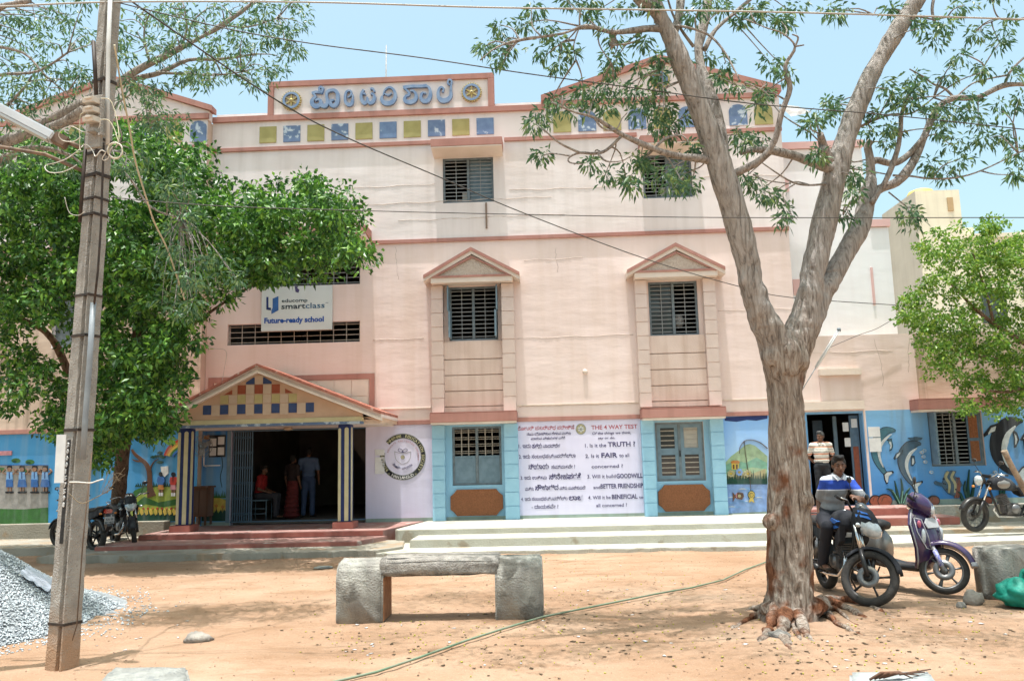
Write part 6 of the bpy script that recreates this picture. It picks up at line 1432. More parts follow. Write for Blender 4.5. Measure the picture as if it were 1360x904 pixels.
# ------------------------------------------------------------------ gravel heap, stones, litter
M_gr = mat('gravel_bed', (0.34, 0.365, 0.38), .95, (0.17, 0.185, 0.195), 30, 1.0, 60, lo=.3, hi=.7)
M_gs = bpy.data.materials.new('gravel_stones'); M_gs.use_nodes = True
n_ = M_gs.node_tree.nodes; g_ = n_.new('ShaderNodeNewGeometry'); r_ = n_.new('ShaderNodeValToRGB'); r_.color_ramp.elements[0].color = (.27, .30, .325, 1); r_.color_ramp.elements[1].color = (.52, .57, .59, 1)
M_gs.node_tree.links.new(g_.outputs['Random Per Island'], r_.inputs[0]); M_gs.node_tree.links.new(r_.outputs[0], n_['Principled BSDF'].inputs['Base Color']); n_['Principled BSDF'].inputs['Roughness'].default_value = .9
HC = Vector((-7.05, 9.1, 0))
def heap(x, y):
    dx, dy = (x-HC.x)/2.05, (y-HC.y)/2.35; r = math.sqrt(dx*dx+dy*dy)+.10*mn.noise(Vector((x*.9, y*.9, 2)))
    return 1.15*max(0, 1-r)**1.02+.05*mn.noise(Vector((x*1.6, y*1.6, 0)))*(1 if r < 1 else 0)+(.0 if r < 1 else -.05*(r-1)*4)
mb = MB(); xs = np.linspace(-9.8, -4.4, 70); ys = np.linspace(6.2, 12, 70)
mb.add([(x, y, max(heap(x, y)-.02, -.1)+.0) for y in ys for x in xs], [(j*70+i, j*70+i+1, (j+1)*70+i+1, (j+1)*70+i) for j in range(69) for i in range(69)], 0, True)
o = mb.build('gravel_heap', M_gr); tag(o, 'heap of pale blue grey gravel behind the pole at the left edge', 'gravel heap', kind='stuff')
def scatter(name, pos, smin, smax, m, seed, parent=None, flat=.8):
    g = np.random.default_rng(seed); pos = np.array(pos, np.float32); n = len(pos)
    base = np.array([[1,0,0],[-1,0,0],[0,1,0],[0,-1,0],[0,0,1],[0,0,-1]], np.float32); tri = np.array([[0,2,4],[2,1,4],[1,3,4],[3,0,4],[2,0,5],[1,2,5],[3,1,5],[0,3,5]], np.int32)
    s = g.uniform(smin, smax, (n, 1, 3)); s[:, :, 2] *= flat; b = base[None]+g.normal(0, .28, (n, 6, 3)); a = g.uniform(0, 2*PI, n); c_, s_ = np.cos(a), np.sin(a)
    b = b*s; x = b[:, :, 0]*c_[:, None]-b[:, :, 1]*s_[:, None]; y = b[:, :, 0]*s_[:, None]+b[:, :, 1]*c_[:, None]; b[:, :, 0] = x; b[:, :, 1] = y
    V = (b+pos[:, None, :]).reshape(-1, 3).astype(np.float32); f = (tri[None]+6*np.arange(n)[:, None, None]).reshape(-1).astype(np.int32)
    me = bpy.data.meshes.new(name); me.vertices.add(len(V)); me.vertices.foreach_set('co', V.ravel()); me.loops.add(len(f)); me.loops.foreach_set('vertex_index', f); me.polygons.add(n*8); me.polygons.foreach_set('loop_start', np.arange(0, n*24, 3, dtype=np.int32)); me.materials.append(m); me.update(calc_edges=True)
    o = bpy.data.objects.new(name, me); link(o); o['kind'] = 'stuff'; return attach(o, parent)
pos = []
while len(pos) < 26000:
    x = random.uniform(-8.6, -4.6); y = random.uniform(6.6, 11.4)
    if y < HC.y+1.2 and heap(x, y) > .01: pos.append((x, y, heap(x, y)-.01))
for _ in range(1400):
    t = random.uniform(0, 2*PI); r = 1.0+abs(random.gauss(0, .12)); x = HC.x+2.05*r*math.cos(t); y = HC.y+2.35*r*math.sin(t); pos.append((x, y, gh(x, y)+.004))
o = scatter('gravel_stones', pos, .006, .020, M_gs, 4); tag(o, 'loose pale gravel stones covering the heap at the left edge', 'gravel', kind='stuff')
pos = [(x, y, gh(x, y)+.002) for x, y in ((random.uniform(-8, 9), random.uniform(5.6, 15)) for _ in range(2600))]
o = scatter('ground_pebbles', pos, .004, .012, mat('pebble_brown', (0.28, 0.18, 0.12), .95), 5); tag(o, 'small brown pebbles scattered over the sand', 'pebbles', kind='stuff')
def litter(name, n, col, label, spots, smin, smax, seed, flatk=.8):
    g = np.random.default_rng(seed); pos = []
    for _ in range(n):
        x0, y0, r = spots[int(g.integers(len(spots)))]; q = on_ground(x0+g.normal()*r, y0+g.normal()*r*.25)
        pos.append((q.x, q.y, gh(q.x, q.y)+.006))
    o = scatter(name, pos, smin, smax, mat('litter_'+name, col, .8), seed, flat=flatk); tag(o, label, 'litter', kind='stuff')
sp_ = [(620,855,90),(780,850,110),(900,840,90),(1060,870,90),(1180,870,80),(1250,830,70),(700,800,80),(850,780,80),(500,840,60)]
litter('fallen_fruit', 420, (0.42, 0.38, 0.06), 'small yellow green fallen fruits dotted over the sand', sp_, .006, .012, 31)
litter('fallen_leaves', 380, (0.10, 0.07, 0.04), 'dry dark leaves scattered over the sand', sp_+[(300,770,120),(1100,860,60)], .008, .026, 32, .15)
litter('paper_scraps', 70, (0.7, 0.7, 0.72), 'tiny white paper scraps scattered on the sand', sp_+[(200,855,60),(180,830,40)], .010, .030, 33, .2)
ps = thing('plastic_sheet', 'crumpled silvery plastic sheet lying on the gravel heap', 'plastic sheet', at(50, 760, 9.3))
def on_heap(x, y):
    d = rgt*((x-680)/FPX) - upv*((y-452)/FPX) + fwd; t = 5.0
    while t < 14:
        p = CAM+d*t
        if p.z < max(heap(p.x, p.y), 0): return p
        t += .02
    return on_ground(x, y)
pts = []; nx_ = 9; mb = MB(); qc = on_heap(50, 772)
for j in range(nx_):
    for i in range(nx_):
        a_, b_ = (i/(nx_-1)-.5)*.30, (j/(nx_-1)-.5)*.34; x_ = qc.x+a_*.95-b_*.3; y_ = qc.y+a_*.3+b_*.95
        pts.append((x_, y_, max(heap(x_, y_), 0)+.035+.035*mn.noise(Vector((i*.9, j*.9, 0)))))
mb.add(pts, [(j*nx_+i, j*nx_+i+1, (j+1)*nx_+i+1, (j+1)*nx_+i) for j in range(nx_-1) for i in range(nx_-1)], 0, True); mb.build('sheet', mat('plastic', (0.42, 0.45, 0.52), .25, (0.36, 0.42, 0.50), 3), ps)
# ------------------------------------------------------------------ people
M_skin = mat('skin_brown', (0.17, 0.085, 0.05), .5, (0.14, 0.065, 0.038), 20, .05, 80, spec=.4)
M_hair = mat('hair_black', (0.012, 0.010, 0.009), .55, (0.02, 0.017, 0.015), 90, .6, 120)
M_eye = mat('eye_white', (0.30, 0.27, 0.25), .4); M_lip = mat('lips', (0.12, 0.04, 0.035), .5)
M_shoe = mat('sandal_black', (0.02, 0.018, 0.016), .5)
def bmesh_of(balls, voxel, name, m, parent, sm=4):
    mb = MB()
    for c, r, R in balls: mb.ball(c, r[0], r[1], r[2], n=12, R=R)
    me = bpy.data.meshes.new(name); me.from_pydata(mb.v, [], mb.f)
    bm = bmesh.new(); bm.from_mesh(me); bmesh.ops.remove_doubles(bm, verts=bm.verts, dist=1e-5); bmesh.ops.recalc_face_normals(bm, faces=bm.faces); bm.to_mesh(me); bm.free()
    o = bpy.data.objects.new(name, me); link(o)
    md = o.modifiers.new('r', 'REMESH'); md.mode = 'VOXEL'; md.voxel_size = voxel
    ms = o.modifiers.new('s', 'SMOOTH'); ms.factor = .5; ms.iterations = sm
    dg = bpy.context.evaluated_depsgraph_get(); m2 = bpy.data.meshes.new_from_object(o.evaluated_get(dg))
    o.modifiers.clear(); o.data = m2; m2.materials.clear(); m2.materials.append(m); m2.name = name; m2.polygons.foreach_set('use_smooth', [True]*len(m2.polygons))
    return attach(o, parent)
def seg(a, b, ra, rb, out, k=1.0):
    a, b = Vector(a), Vector(b); L = (b-a).length; n = max(2, int(L/(min(ra, rb)*.45)))
    for i in range(n+1):
        t = i/n; r = ra*(1-t)+rb*t; out.append((a+(b-a)*t, (r, r, r), None))
def frame(f):
    f = Vector(f).normalized(); up = Vector((0, 0, 1)); r_ = f.cross(up).normalized(); up = r_.cross(f)
    return f, r_, up
def person(label, J, col_shirt, col_trs, H=1.68, sleeve=.55, hands=True, voxel=.012, cat='person', hairgrey=False, skirt=False, curl=.9, collar=None, hold=None, tk=1.0):
    """J: joints in world coordinates: pelvis, chest, neck, head (centre), look (direction), fwd (direction of the chest), sh/el/wr and hip/kn/an as [right, left], toe (directions)"""
    k = H/1.70; base = Vector((J['pelvis'].x, J['pelvis'].y, min(J['an'][0].z, J['an'][1].z)-.07))
    root = thing('person', label, cat, base); B = []; S_ = []; T_ = []
    f, r_, up = frame(J['fwd']); sp = (J['neck']-J['pelvis']).normalized()
    Rt = Matrix((r_, sp.cross(r_).normalized()*-1, sp)).transposed()
    pv, ch, nk, hd = J['pelvis'], J['chest'], J['neck'], J['head']
    def torso(out, g):
        k = H/1.70*tk
        out.append((pv+sp*.02, (.155*k+g, .115*k+g, .12*k+g), Rt)); out.append((pv+(ch-pv)*.35, (.142*k+g, .105*k+g, .13*k+g), Rt)); out.append((pv+(ch-pv)*.7, (.150*k+g, .108*k+g, .14*k+g), Rt))
        out.append((ch, (.165*k+g, .112*k+g, .15*k+g), Rt)); out.append((ch+(nk-ch)*.55, (.150*k+g, .092*k+g, .10*k+g), Rt))
        for s in (0, 1): seg(ch+(nk-ch)*.75, J['sh'][s], .070*k+g, .056*k+g, out)
    torso(B, 0); seg(nk-sp*.03, hd-Vector((0, 0, .03)), .056*k, .052*k, B)
    for s in (0, 1):
        seg(J['sh'][s], J['el'][s], .050*k, .038*k, B); seg(J['el'][s], J['wr'][s], .038*k, .026*k, B)
        seg(J['hip'][s], J['kn'][s], .082*k, .056*k, B); seg(J['kn'][s], J['kn'][s]+(J['an'][s]-J['kn'][s])*.35, .054*k, .054*k, B); seg(J['kn'][s]+(J['an'][s]-J['kn'][s])*.35, J['an'][s], .054*k, .036*k, B)
        t = Vector(J['toe'][s]).normalized(); seg(J['an'][s]+Vector((0, 0, -.035)), J['an'][s]+t*.16+Vector((0, 0, -.05)), .035*k, .030*k, B)
    # head
    lf, lr, lu = frame(J['look']); Rh = Matrix((lr, lf, lu)).transposed()
    def H_(x, y, z): return hd+Rh @ Vector((x, y, z))*k
    B += [(H_(0, -.012, .028), (.073*k, .090*k, .082*k), Rh), (H_(0, .018, -.035), (.058*k, .066*k, .070*k), Rh), (H_(0, .050, -.085), (.030*k, .026*k, .022*k), Rh), (H_(0, .072, .022), (.050*k, .016*k, .014*k), Rh)]
    for i in range(4): B.append((H_(0, .082+.006*i, .008-.014*i), ((.009+.0025*i)*k,)*3, Rh))
    for s in (-1, 1):
        B.append((H_(s*.076, -.005, -.008), (.010*k, .020*k, .030*k), Rh)); B.append((H_(s*.038, .050, -.030), (.022*k, .022*k, .022*k), Rh))
    seg(H_(-.020, .080, -.060), H_(.020, .080, -.060), .008*k, .008*k, B)
    # hands: palm, four fingers, thumb
    for s in (0, 1):
        w0, e0 = J['wr'][s], J['el'][s]; d = (w0-e0).normalized(); d = Vector(J.get('hand', [None, None])[s]).normalized() if J.get('hand', [None, None])[s] is not None else d
        pn = Vector(J.get('palm', [r_, -r_])[s]).normalized(); sd = d.cross(pn).normalized(); pn = sd.cross(d).normalized()
        pc_ = w0+d*.055*k
        B.append((pc_, (.040*k, .045*k, .018*k), Matrix((sd, d, pn)).transposed())); seg(w0, pc_, .026*k, .022*k, B)
        if hands:
            for i, (off, ln) in enumerate(((-.028, .070), (-.009, .080), (.010, .075), (.027, .058))):
                a = pc_+d*.040*k+sd*off*k; dd = d.copy(); q = a
                for j in range(3):
                    ang = curl*(j+1)*.45; v = (d*math.cos(ang)+pn*math.sin(ang)); q2 = q+v*ln*k*(.42, .32, .26)[j]; seg(q, q2, (.0090-.0008*j)*k, (.0084-.0008*j)*k, B); q = q2
            a = pc_-d*.01*k-sd*.034*k*(1); v = (d*.6-sd*.7+pn*.4).normalized(); q = a+v*.035*k; seg(a, q, .012*k, .010*k, B); v = (d*.8+pn*.6-sd*.1).normalized(); seg(q, q+v*.032*k, .010*k, .008*k, B)
    bmesh_of(B, voxel if not hands else min(voxel, .0095), 'body', M_skin, root, 3)
    # eyes, brows, lips
    e = MB(); 
    for s in (-1, 1): e.ball(H_(s*.031, .0715, .006), .0110*k, .008*k, .0055*k, n=8, R=Rh)
    eo = e.build('eyes', M_eye, root); e = MB()
    for s in (-1, 1): e.ball(H_(s*.031, .0795, .006), .0058*k, .004*k, .0065*k, n=8, R=Rh); e.tube([H_(s*.014, .086, .024), H_(s*.032, .087, .029), H_(s*.050, .073, .024)], .0042*k, 5)
    e.build('iris_and_brow', M_hair, eo); e = MB(); e.tube([H_(-.022, .083, -.058), H_(0, .090, -.056), H_(.022, .083, -.058)], [.003*k, .006*k, .003*k], 6); e.build('lips', M_lip, root)
    hm = M_hair if not hairgrey else mat('hair_grey', (0.10, 0.10, 0.10), .7, (0.03, 0.03, 0.03), 60, .5, 100)
    hb_ = [(H_(0, -.022, .040), (.083*k, .094*k, .082*k), Rh), (H_(0, -.045, -.010), (.076*k, .066*k, .072*k), Rh), (H_(0, .040, .088), (.058*k, .040*k, .028*k), Rh), (H_(0, .02, .10), (.06*k, .06*k, .03*k), Rh)]
    for s in (-1, 1): hb_.append((H_(s*.072, -.01, .030), (.014*k, .036*k, .034*k), Rh))
    if not hairgrey:
        for i in range(14): hb_.append((H_(.045*math.cos(i*2.4), .02+.05*math.sin(i*2.4), .105+.008*math.sin(i*5)), (.020*k, .020*k, .018*k), Rh))
    bmesh_of(hb_, .011, 'hair', hm, root, 2)
    # shirt
    g = .017
    torso(S_, g); S_ = [b for i, b in enumerate(S_) if i > 0]
    S_.append((pv+sp*.10, (.160*k*tk+g, .118*k*tk+g, .10*k), Rt))
    for s in (0, 1): seg(J['sh'][s], J['sh'][s]+(J['el'][s]-J['sh'][s])*sleeve*1.25, .062*k+.006, .056*k+.006, S_)
    so_ = bmesh_of(S_, .013, 'shirt', col_shirt, root, 4)
    # soft folds
    for v in so_.data.vertices: v.co += v.normal*(.006*mn.noise(Vector((v.co.x*7, v.co.y*7, v.co.z*16)))+.004*mn.noise(v.co*30))
    fc = nk+sp*.012
    mb = MB(); pr = []
    for i in range(13):
        t = rad(-150+300*i/12)+PI/2; pr.append(fc+r_*(.070*k*math.cos(t))+f*(.066*k*math.sin(t))+sp*(.014-.045*max(0, math.sin(t))))
    mb.tube(pr, [.016*k]*13, 7, flat=1.0); 
    tip = ch+(nk-ch)*.45+f*.125*k
    mb.add([pr[0], fc+r_*.03+f*.10*k-sp*.05, fc+r_*.085*k+f*.075*k-sp*.035], [(0, 1, 2)]); mb.build('collar', collar or col_shirt, so_ if so_.parent else root) if False else None
    for s in (1, -1):
        a = fc+r_*s*.066*k+sp*.022-f*.02; b = fc+r_*s*.085*k+f*.045*k-sp*.005; c_ = fc+r_*s*.045*k+f*.118*k-sp*.055; d_ = fc+r_*s*.008*k+f*.112*k-sp*.035; e_ = fc+r_*s*.045*k+f*.060*k+sp*.006
        q = MB(); q.add([a, b, c_, d_, e_]+[p+f*.008+sp*.006 for p in (a, b, c_, d_, e_)], [(0, 1, 2, 3, 4), (9, 8, 7, 6, 5), (0, 1, 6, 5), (1, 2, 7, 6), (2, 3, 8, 7), (3, 4, 9, 8), (4, 0, 5, 9)]); q.build('collar', collar or col_shirt, root)
    # trousers
    g = .014; T_.append((pv+sp*.0, (.158*k+g, .120*k+g, .115*k), Rt)); T_.append((pv+sp*.07, (.150*k+g, .110*k+g, .05*k), Rt))
    for s in (0, 1):
        seg(J['hip'][s], J['kn'][s], .086*k+g, .062*k+g, T_); seg(J['kn'][s], J['an'][s]+Vector((0, 0, .01)), .062*k+g, .054*k+g*.7, T_)
    if skirt:
        for i in range(8): t = i/7; c_ = pv*(1-t)+((J['an'][0]+J['an'][1])/2)*t; T_.append((c_, ((.17+.08*t)*k, (.14+.08*t)*k, .09*k), Rt))
    to = bmesh_of(T_, .014, 'trousers' if not skirt else 'skirt', col_trs, root, 4)
    for v in to.data.vertices: v.co += v.normal*(.007*mn.noise(Vector((v.co.x*9, v.co.y*9, v.co.z*14))))
    for s in (0, 1):
        t = Vector(J['toe'][s]).normalized(); q = []; a = J['an'][s]+Vector((0, 0, -.055)); seg(a-t*.06, a+t*.17, .036*k, .038*k, q); q = [(c, (r[0], r[1], r[2]*.55), R) for c, r, R in q]; q.append((a+t*.03+Vector((0, 0, .018)), (.042, .042, .022), None))
        bmesh_of(q, .012, 'shoe', M_shoe, root, 2)
    return root
def stand(x, y, z, ang, H=1.68, look=None, arms='down'):
    """ang: facing direction in degrees, 0 = +X, -90 = towards the street"""
    f = Vector((math.cos(rad(ang)), math.sin(rad(ang)), 0)); r_ = f.cross(Vector((0, 0, 1))); b = Vector((x, y, z)); k = H/1.70; U = Vector((0, 0, 1))
    P = lambda a, c, h: b+r_*a*k+f*c*k+U*h*k
    J = dict(pelvis=P(0, 0, .94), chest=P(0, .01, 1.25), neck=P(0, -.01, 1.44), head=P(0, .03, 1.585), look=look or f, fwd=f, sh=[P(.185, -.01, 1.38), P(-.185, -.01, 1.38)],
             hip=[P(.085, 0, .90), P(-.085, 0, .90)], kn=[P(.10, .02, .49), P(-.10, .02, .49)], an=[P(.11, -.03, .085), P(-.115, -.03, .085)], toe=[f+r_*.25, f-r_*.25])
    if arms == 'down': J['el'] = [P(.25, -.03, 1.09), P(-.25, -.03, 1.09)]; J['wr'] = [P(.25, .05, .86), P(-.25, .05, .86)]
    if arms == 'behind': J['el'] = [P(.27, -.10, 1.12), P(-.27, -.10, 1.12)]; J['wr'] = [P(.08, -.17, .95), P(-.05, -.18, .97)]
    return J
def stripes(name, base, cols, z0, step, off):
    m = mat(name, base, .85, base, 20, .1, 60); n = m.node_tree.nodes; l = m.node_tree.links; b = n['Principled BSDF']
    tc = n.new('ShaderNodeTexCoord'); sp = n.new('ShaderNodeSeparateXYZ'); l.new(tc.outputs['Object'], sp.inputs[0]); a = n.new('ShaderNodeMath'); a.operation = 'SUBTRACT'; a.inputs[1].default_value = z0; l.new(sp.outputs[2], a.inputs[0])
    d = n.new('ShaderNodeMath'); d.operation = 'DIVIDE'; d.inputs[1].default_value = step; l.new(a.outputs[0], d.inputs[0]); fr = n.new('ShaderNodeMath'); fr.operation = 'FRACT' if off else 'ADD'
    if not off: fr.inputs[1].default_value = 0
    l.new(d.outputs[0], fr.inputs[0]); r = n.new('ShaderNodeValToRGB'); r.color_ramp.interpolation = 'CONSTANT'; e = r.color_ramp.elements; e[0].position = 0; e[0].color = (*cols[0][1], 1); e[1].position = cols[1][0]; e[1].color = (*cols[1][1], 1)
    for p_, c in cols[2:]: q = e.new(p_); q.color = (*c, 1)
    l.new(fr.outputs[0], r.inputs[0]); l.new(r.outputs[0], b.inputs['Base Color']); return m
sh1 = stripes('shirt_striped', (.6, .58, .5), [(0, (.62,.60,.54)), (.10, (.55,.24,.15)), (.22, (.60,.58,.52)), (.30, (.30,.30,.28)), (.36, (.62,.60,.54)), (.52, (.24,.26,.25)), (.56, (.60,.58,.52)), (.68, (.58,.30,.20)), (.80, (.30,.31,.29)), (.86, (.62,.60,.54))], 0, .26, True)
q = at(1096, 672, 18.75); J = stand(q.x, q.y, .44, -100, 1.66, look=Vector((-.75, -.65, -.12)), arms='behind')
J['palm'] = [Vector((0, 1, 0)), Vector((0, 1, 0))]
person('man in striped polo shirt standing in the dark annex doorway', J, sh1, mat('trousers_dark', (0.022, 0.024, 0.028), .85), 1.66, sleeve=.52, hairgrey=True)
M_red = mat('shirt_red', (0.30, 0.02, 0.02), .8); M_jean = mat('jeans', (0.05, 0.08, 0.16), .85); M_bsh = mat('shirt_blue', (0.10, 0.15, 0.26), .8); M_mar = mat('cloth_maroon', (0.12, 0.02, 0.02), .8)
q = at(409, 690, 20.6); person('person in blue shirt and jeans standing inside the entrance back turned', stand(q.x, 20.6, .36, 95, 1.70), M_bsh, M_jean, 1.70, hands=False, voxel=.016)
q = at(388, 690, 20.3); person('person in dark top and maroon skirt inside the entrance', stand(q.x, 20.3, .36, 60, 1.52), mat('top_dark', (0.03, 0.02, 0.02), .8), M_mar, 1.52, hands=False, voxel=.016, skirt=True)
# seated person and chair in the entrance
q = at(346, 690, 20.2); cx_ = q.x
chair = thing('metal_chair', 'steel framed chair under the person in red inside the entrance', 'chair', (cx_, 20.2, .36))
for dx in (-.2, .2):
    for dy in (-.2, .2): MB().tube([(cx_+dx, 20.2+dy, .36), (cx_+dx, 20.2+dy, .80)], .013, 6).build('leg', M_shut, chair)
MB().box(cx_-.22, cx_+.22, 19.98, 20.42, .80, .83).build('seat', M_shut, chair); MB().box(cx_-.24, cx_-.20, 20.0, 20.4, .95, 1.25).build('backrest', M_shut, chair)
for z in (.5, .62): MB().tube([(cx_-.2, 20.0, z), (cx_+.2, 20.0, z)], .01, 6).build('rung', M_shut, chair)
P = lambda a, b_, h: Vector((cx_+a, 20.2+b_, .36+h)); f = Vector((1, -.15, 0))
J = dict(pelvis=P(-.05, 0, .57), chest=P(0, 0, .86), neck=P(.03, 0, 1.04), head=P(.07, 0, 1.18), look=Vector((1, -.2, -.1)), fwd=f, sh=[P(.02, -.18, .99), P(.02, .18, .99)], el=[P(.02, -.25, .72), P(.02, .25, .72)], wr=[P(.24, -.16, .64), P(.24, .16, .64)],
         hip=[P(-.02, -.09, .56), P(-.02, .09, .56)], kn=[P(.40, -.11, .55), P(.40, .11, .55)], an=[P(.40, -.11, .09), P(.36, .11, .09)], toe=[f, f])
person('person in red shirt seated on a chair inside the entrance', J, M_red, mat('trousers_grey', (0.04, 0.04, 0.05), .8), 1.62, hands=False, voxel=.016)

# ------------------------------------------------------------------ two wheelers
M_tyre = mat('tyre_rubber', (0.028, 0.027, 0.026), .85, (0.05, 0.045, 0.04), 12, .4, 60); M_alloy = mat('alloy_black', (0.03, 0.03, 0.032), .35, (0.05, 0.045, 0.04), 9, metal=.3)
M_alloyg = mat('alloy_grey', (0.22, 0.22, 0.22), .4, (0.15, 0.15, 0.15), 9, metal=.6); M_chrome = mat('chrome', (0.70, 0.70, 0.70), .15, (0.6, 0.6, 0.6), 9, metal=1.0)
M_eng = mat('engine_grey', (0.16, 0.16, 0.16), .45, (0.07, 0.07, 0.07), 18, .3, 40, metal=.5); M_blk = mat('plastic_black', (0.015, 0.015, 0.017), .35, (0.03, 0.028, 0.026), 8, coat=.2)
M_pblack = mat('paint_black', (0.010, 0.011, 0.016), .22, (0.012, 0.013, 0.02), 5, coat=.8); M_pblue = mat('decal_blue', (0.05, 0.20, 0.60), .25, (0.04, 0.12, 0.42), 4, coat=.8); M_pred = mat('decal_red', (0.30, 0.02, 0.02), .3, coat=.6)
M_plum = mat('paint_plum', (0.040, 0.018, 0.075), .22, (0.032, 0.014, 0.06), 5, coat=.9); M_silver = mat('paint_silver', (0.24, 0.23, 0.21), .35, (0.19, 0.18, 0.17), 5, metal=.4, coat=.5); M_white2 = mat('trim_white', (0.36, 0.36, 0.38), .3, coat=.5)
M_seat = mat('seat_vinyl', (0.02, 0.02, 0.021), .5, (0.03, 0.03, 0.03), 30, .15, 120); M_lens = mat('headlight_lens', (0.55, 0.60, 0.62), .08, (0.35, 0.40, 0.42), 20, spec=.9, coat=1.0)
M_tail = mat('tail_red', (0.45, 0.02, 0.01), .15, coat=1.0); M_amber = mat('indicator_amber', (0.60, 0.20, 0.02), .15, coat=1.0); M_plate = mat('number_plate', (0.45, 0.46, 0.47), .5); M_visor = mat('visor_smoke', (0.02, 0.025, 0.035), .08, spec=.8, coat=1.0)
def loft(secs, n=16, pw=2.4, cap=True):
    """secs: (x, y, z, half width, half height) rings across the x axis"""
    mb = MB(); k = 0
    for (x, y, z, a, b) in secs:
        for j in range(n):
            t = 2*PI*j/n; c, s = math.cos(t), math.sin(t)
            mb.v.append((x, y+a*math.copysign(abs(c)**(2/pw), c), z+b*math.copysign(abs(s)**(2/pw), s)))
    m_ = len(secs)
    for i in range(m_-1):
        for j in range(n): a0 = i*n+j; b0 = i*n+(j+1) % n; mb.f.append([a0, b0, b0+n, a0+n]); mb.m.append(0); mb.s.append(True)
    if cap: mb.f.append(list(range(n))[::-1]); mb.m.append(0); mb.s.append(True); mb.f.append(list(range((m_-1)*n, m_*n))); mb.m.append(0); mb.s.append(True)
    return mb
def xf(mb, M_): mb.v = [tuple(M_ @ Vector(v)) for v in mb.v]; return mb
def wheel(root, c, R, tw_, M_=None, spokes=5, rimm=None, wire=False):
    M_ = M_ or Matrix.Identity(4); rimm = rimm or M_alloy
    prof = [(R-.075*R/.3, -tw_*.36), (R-.045, -tw_*.5), (R-.018, -tw_*.42), (R-.003, -tw_*.22), (R, 0), (R-.003, tw_*.22), (R-.018, tw_*.42), (R-.045, tw_*.5), (R-.075*R/.3, tw_*.36)]
    mb = MB().lathe(prof+[prof[0]], c, 'y', 40); w_ = xf(mb, M_).build('wheel', M_tyre, root, world=False)
    mb = MB(); ri = R-.07*R/.3; mb.lathe([(ri+.004, -tw_*.38), (ri-.016, -tw_*.36), (ri-.022, 0), (ri-.016, tw_*.36), (ri+.004, tw_*.38), (ri+.004, -tw_*.38)], c, 'y', 36)
    mb.lathe([(.001, -.055), (.04, -.055), (.045, 0), (.04, .055), (.001, .055)], c, 'y', 16)
    if wire:
        for i in range(28):
            t = 2*PI*i/28+(.12 if i % 2 else -.12); mb.tube([Vector(c)+Vector((.04*math.cos(t+.3), .03*(-1)**i, .04*math.sin(t+.3))), Vector(c)+Vector((ri*math.cos(t), 0, ri*math.sin(t)))], .0022, 4)
    else:
        for i in range(spokes):
            t = 2*PI*i/spokes+.3; u = Vector((math.cos(t), 0, math.sin(t)))
            mb.tube([Vector(c)+u*.03, Vector(c)+u*(ri*.6), Vector(c)+u*(ri-.01)], [.026, .017, .024], 8, flat=.6)
    xf(mb, M_).build('rim', rimm, w_, world=False)
    mb = MB().lathe([(.05, -.062), (.115, -.062), (.115, -.066), (.05, -.066), (.05, -.062)], c, 'y', 28); xf(mb, M_).build('brake_disc', M_alloyg, w_, world=False)
def fender(c, R, a0, a1, w_, n=14, th=.006, rise=0.02):
    mb = MB(); v = []
    for i in range(n+1):
        t = rad(a0+(a1-a0)*i/n)
        for (yy, rr) in ((-w_, R-.02), (-w_*.75, R+rise*.6), (0, R+rise), (w_*.75, R+rise*.6), (w_, R-.02)): v.append((c[0]+rr*math.cos(t), yy, c[2]+rr*math.sin(t)))
        for (yy, rr) in ((w_-.004, R-.02-th), (0, R+rise-th), (-w_+.004, R-.02-th)): v.append((c[0]+rr*math.cos(t), yy, c[2]+rr*math.sin(t)))
    f = [[i*8+j, i*8+(j+1) % 8, (i+1)*8+(j+1) % 8, (i+1)*8+j] for i in range(n) for j in range(8)]+[list(range(8))[::-1], list(range(n*8, n*8+8))]
    mb.add(v, f, 0, True); return mb
def steer_matrix(px, pz, rake, ang):
    T1 = Matrix.Translation((px, 0, pz)); ax = Vector((-math.sin(rake), 0, math.cos(rake))); return T1 @ Matrix.Rotation(ang, 4, ax) @ T1.inverted()
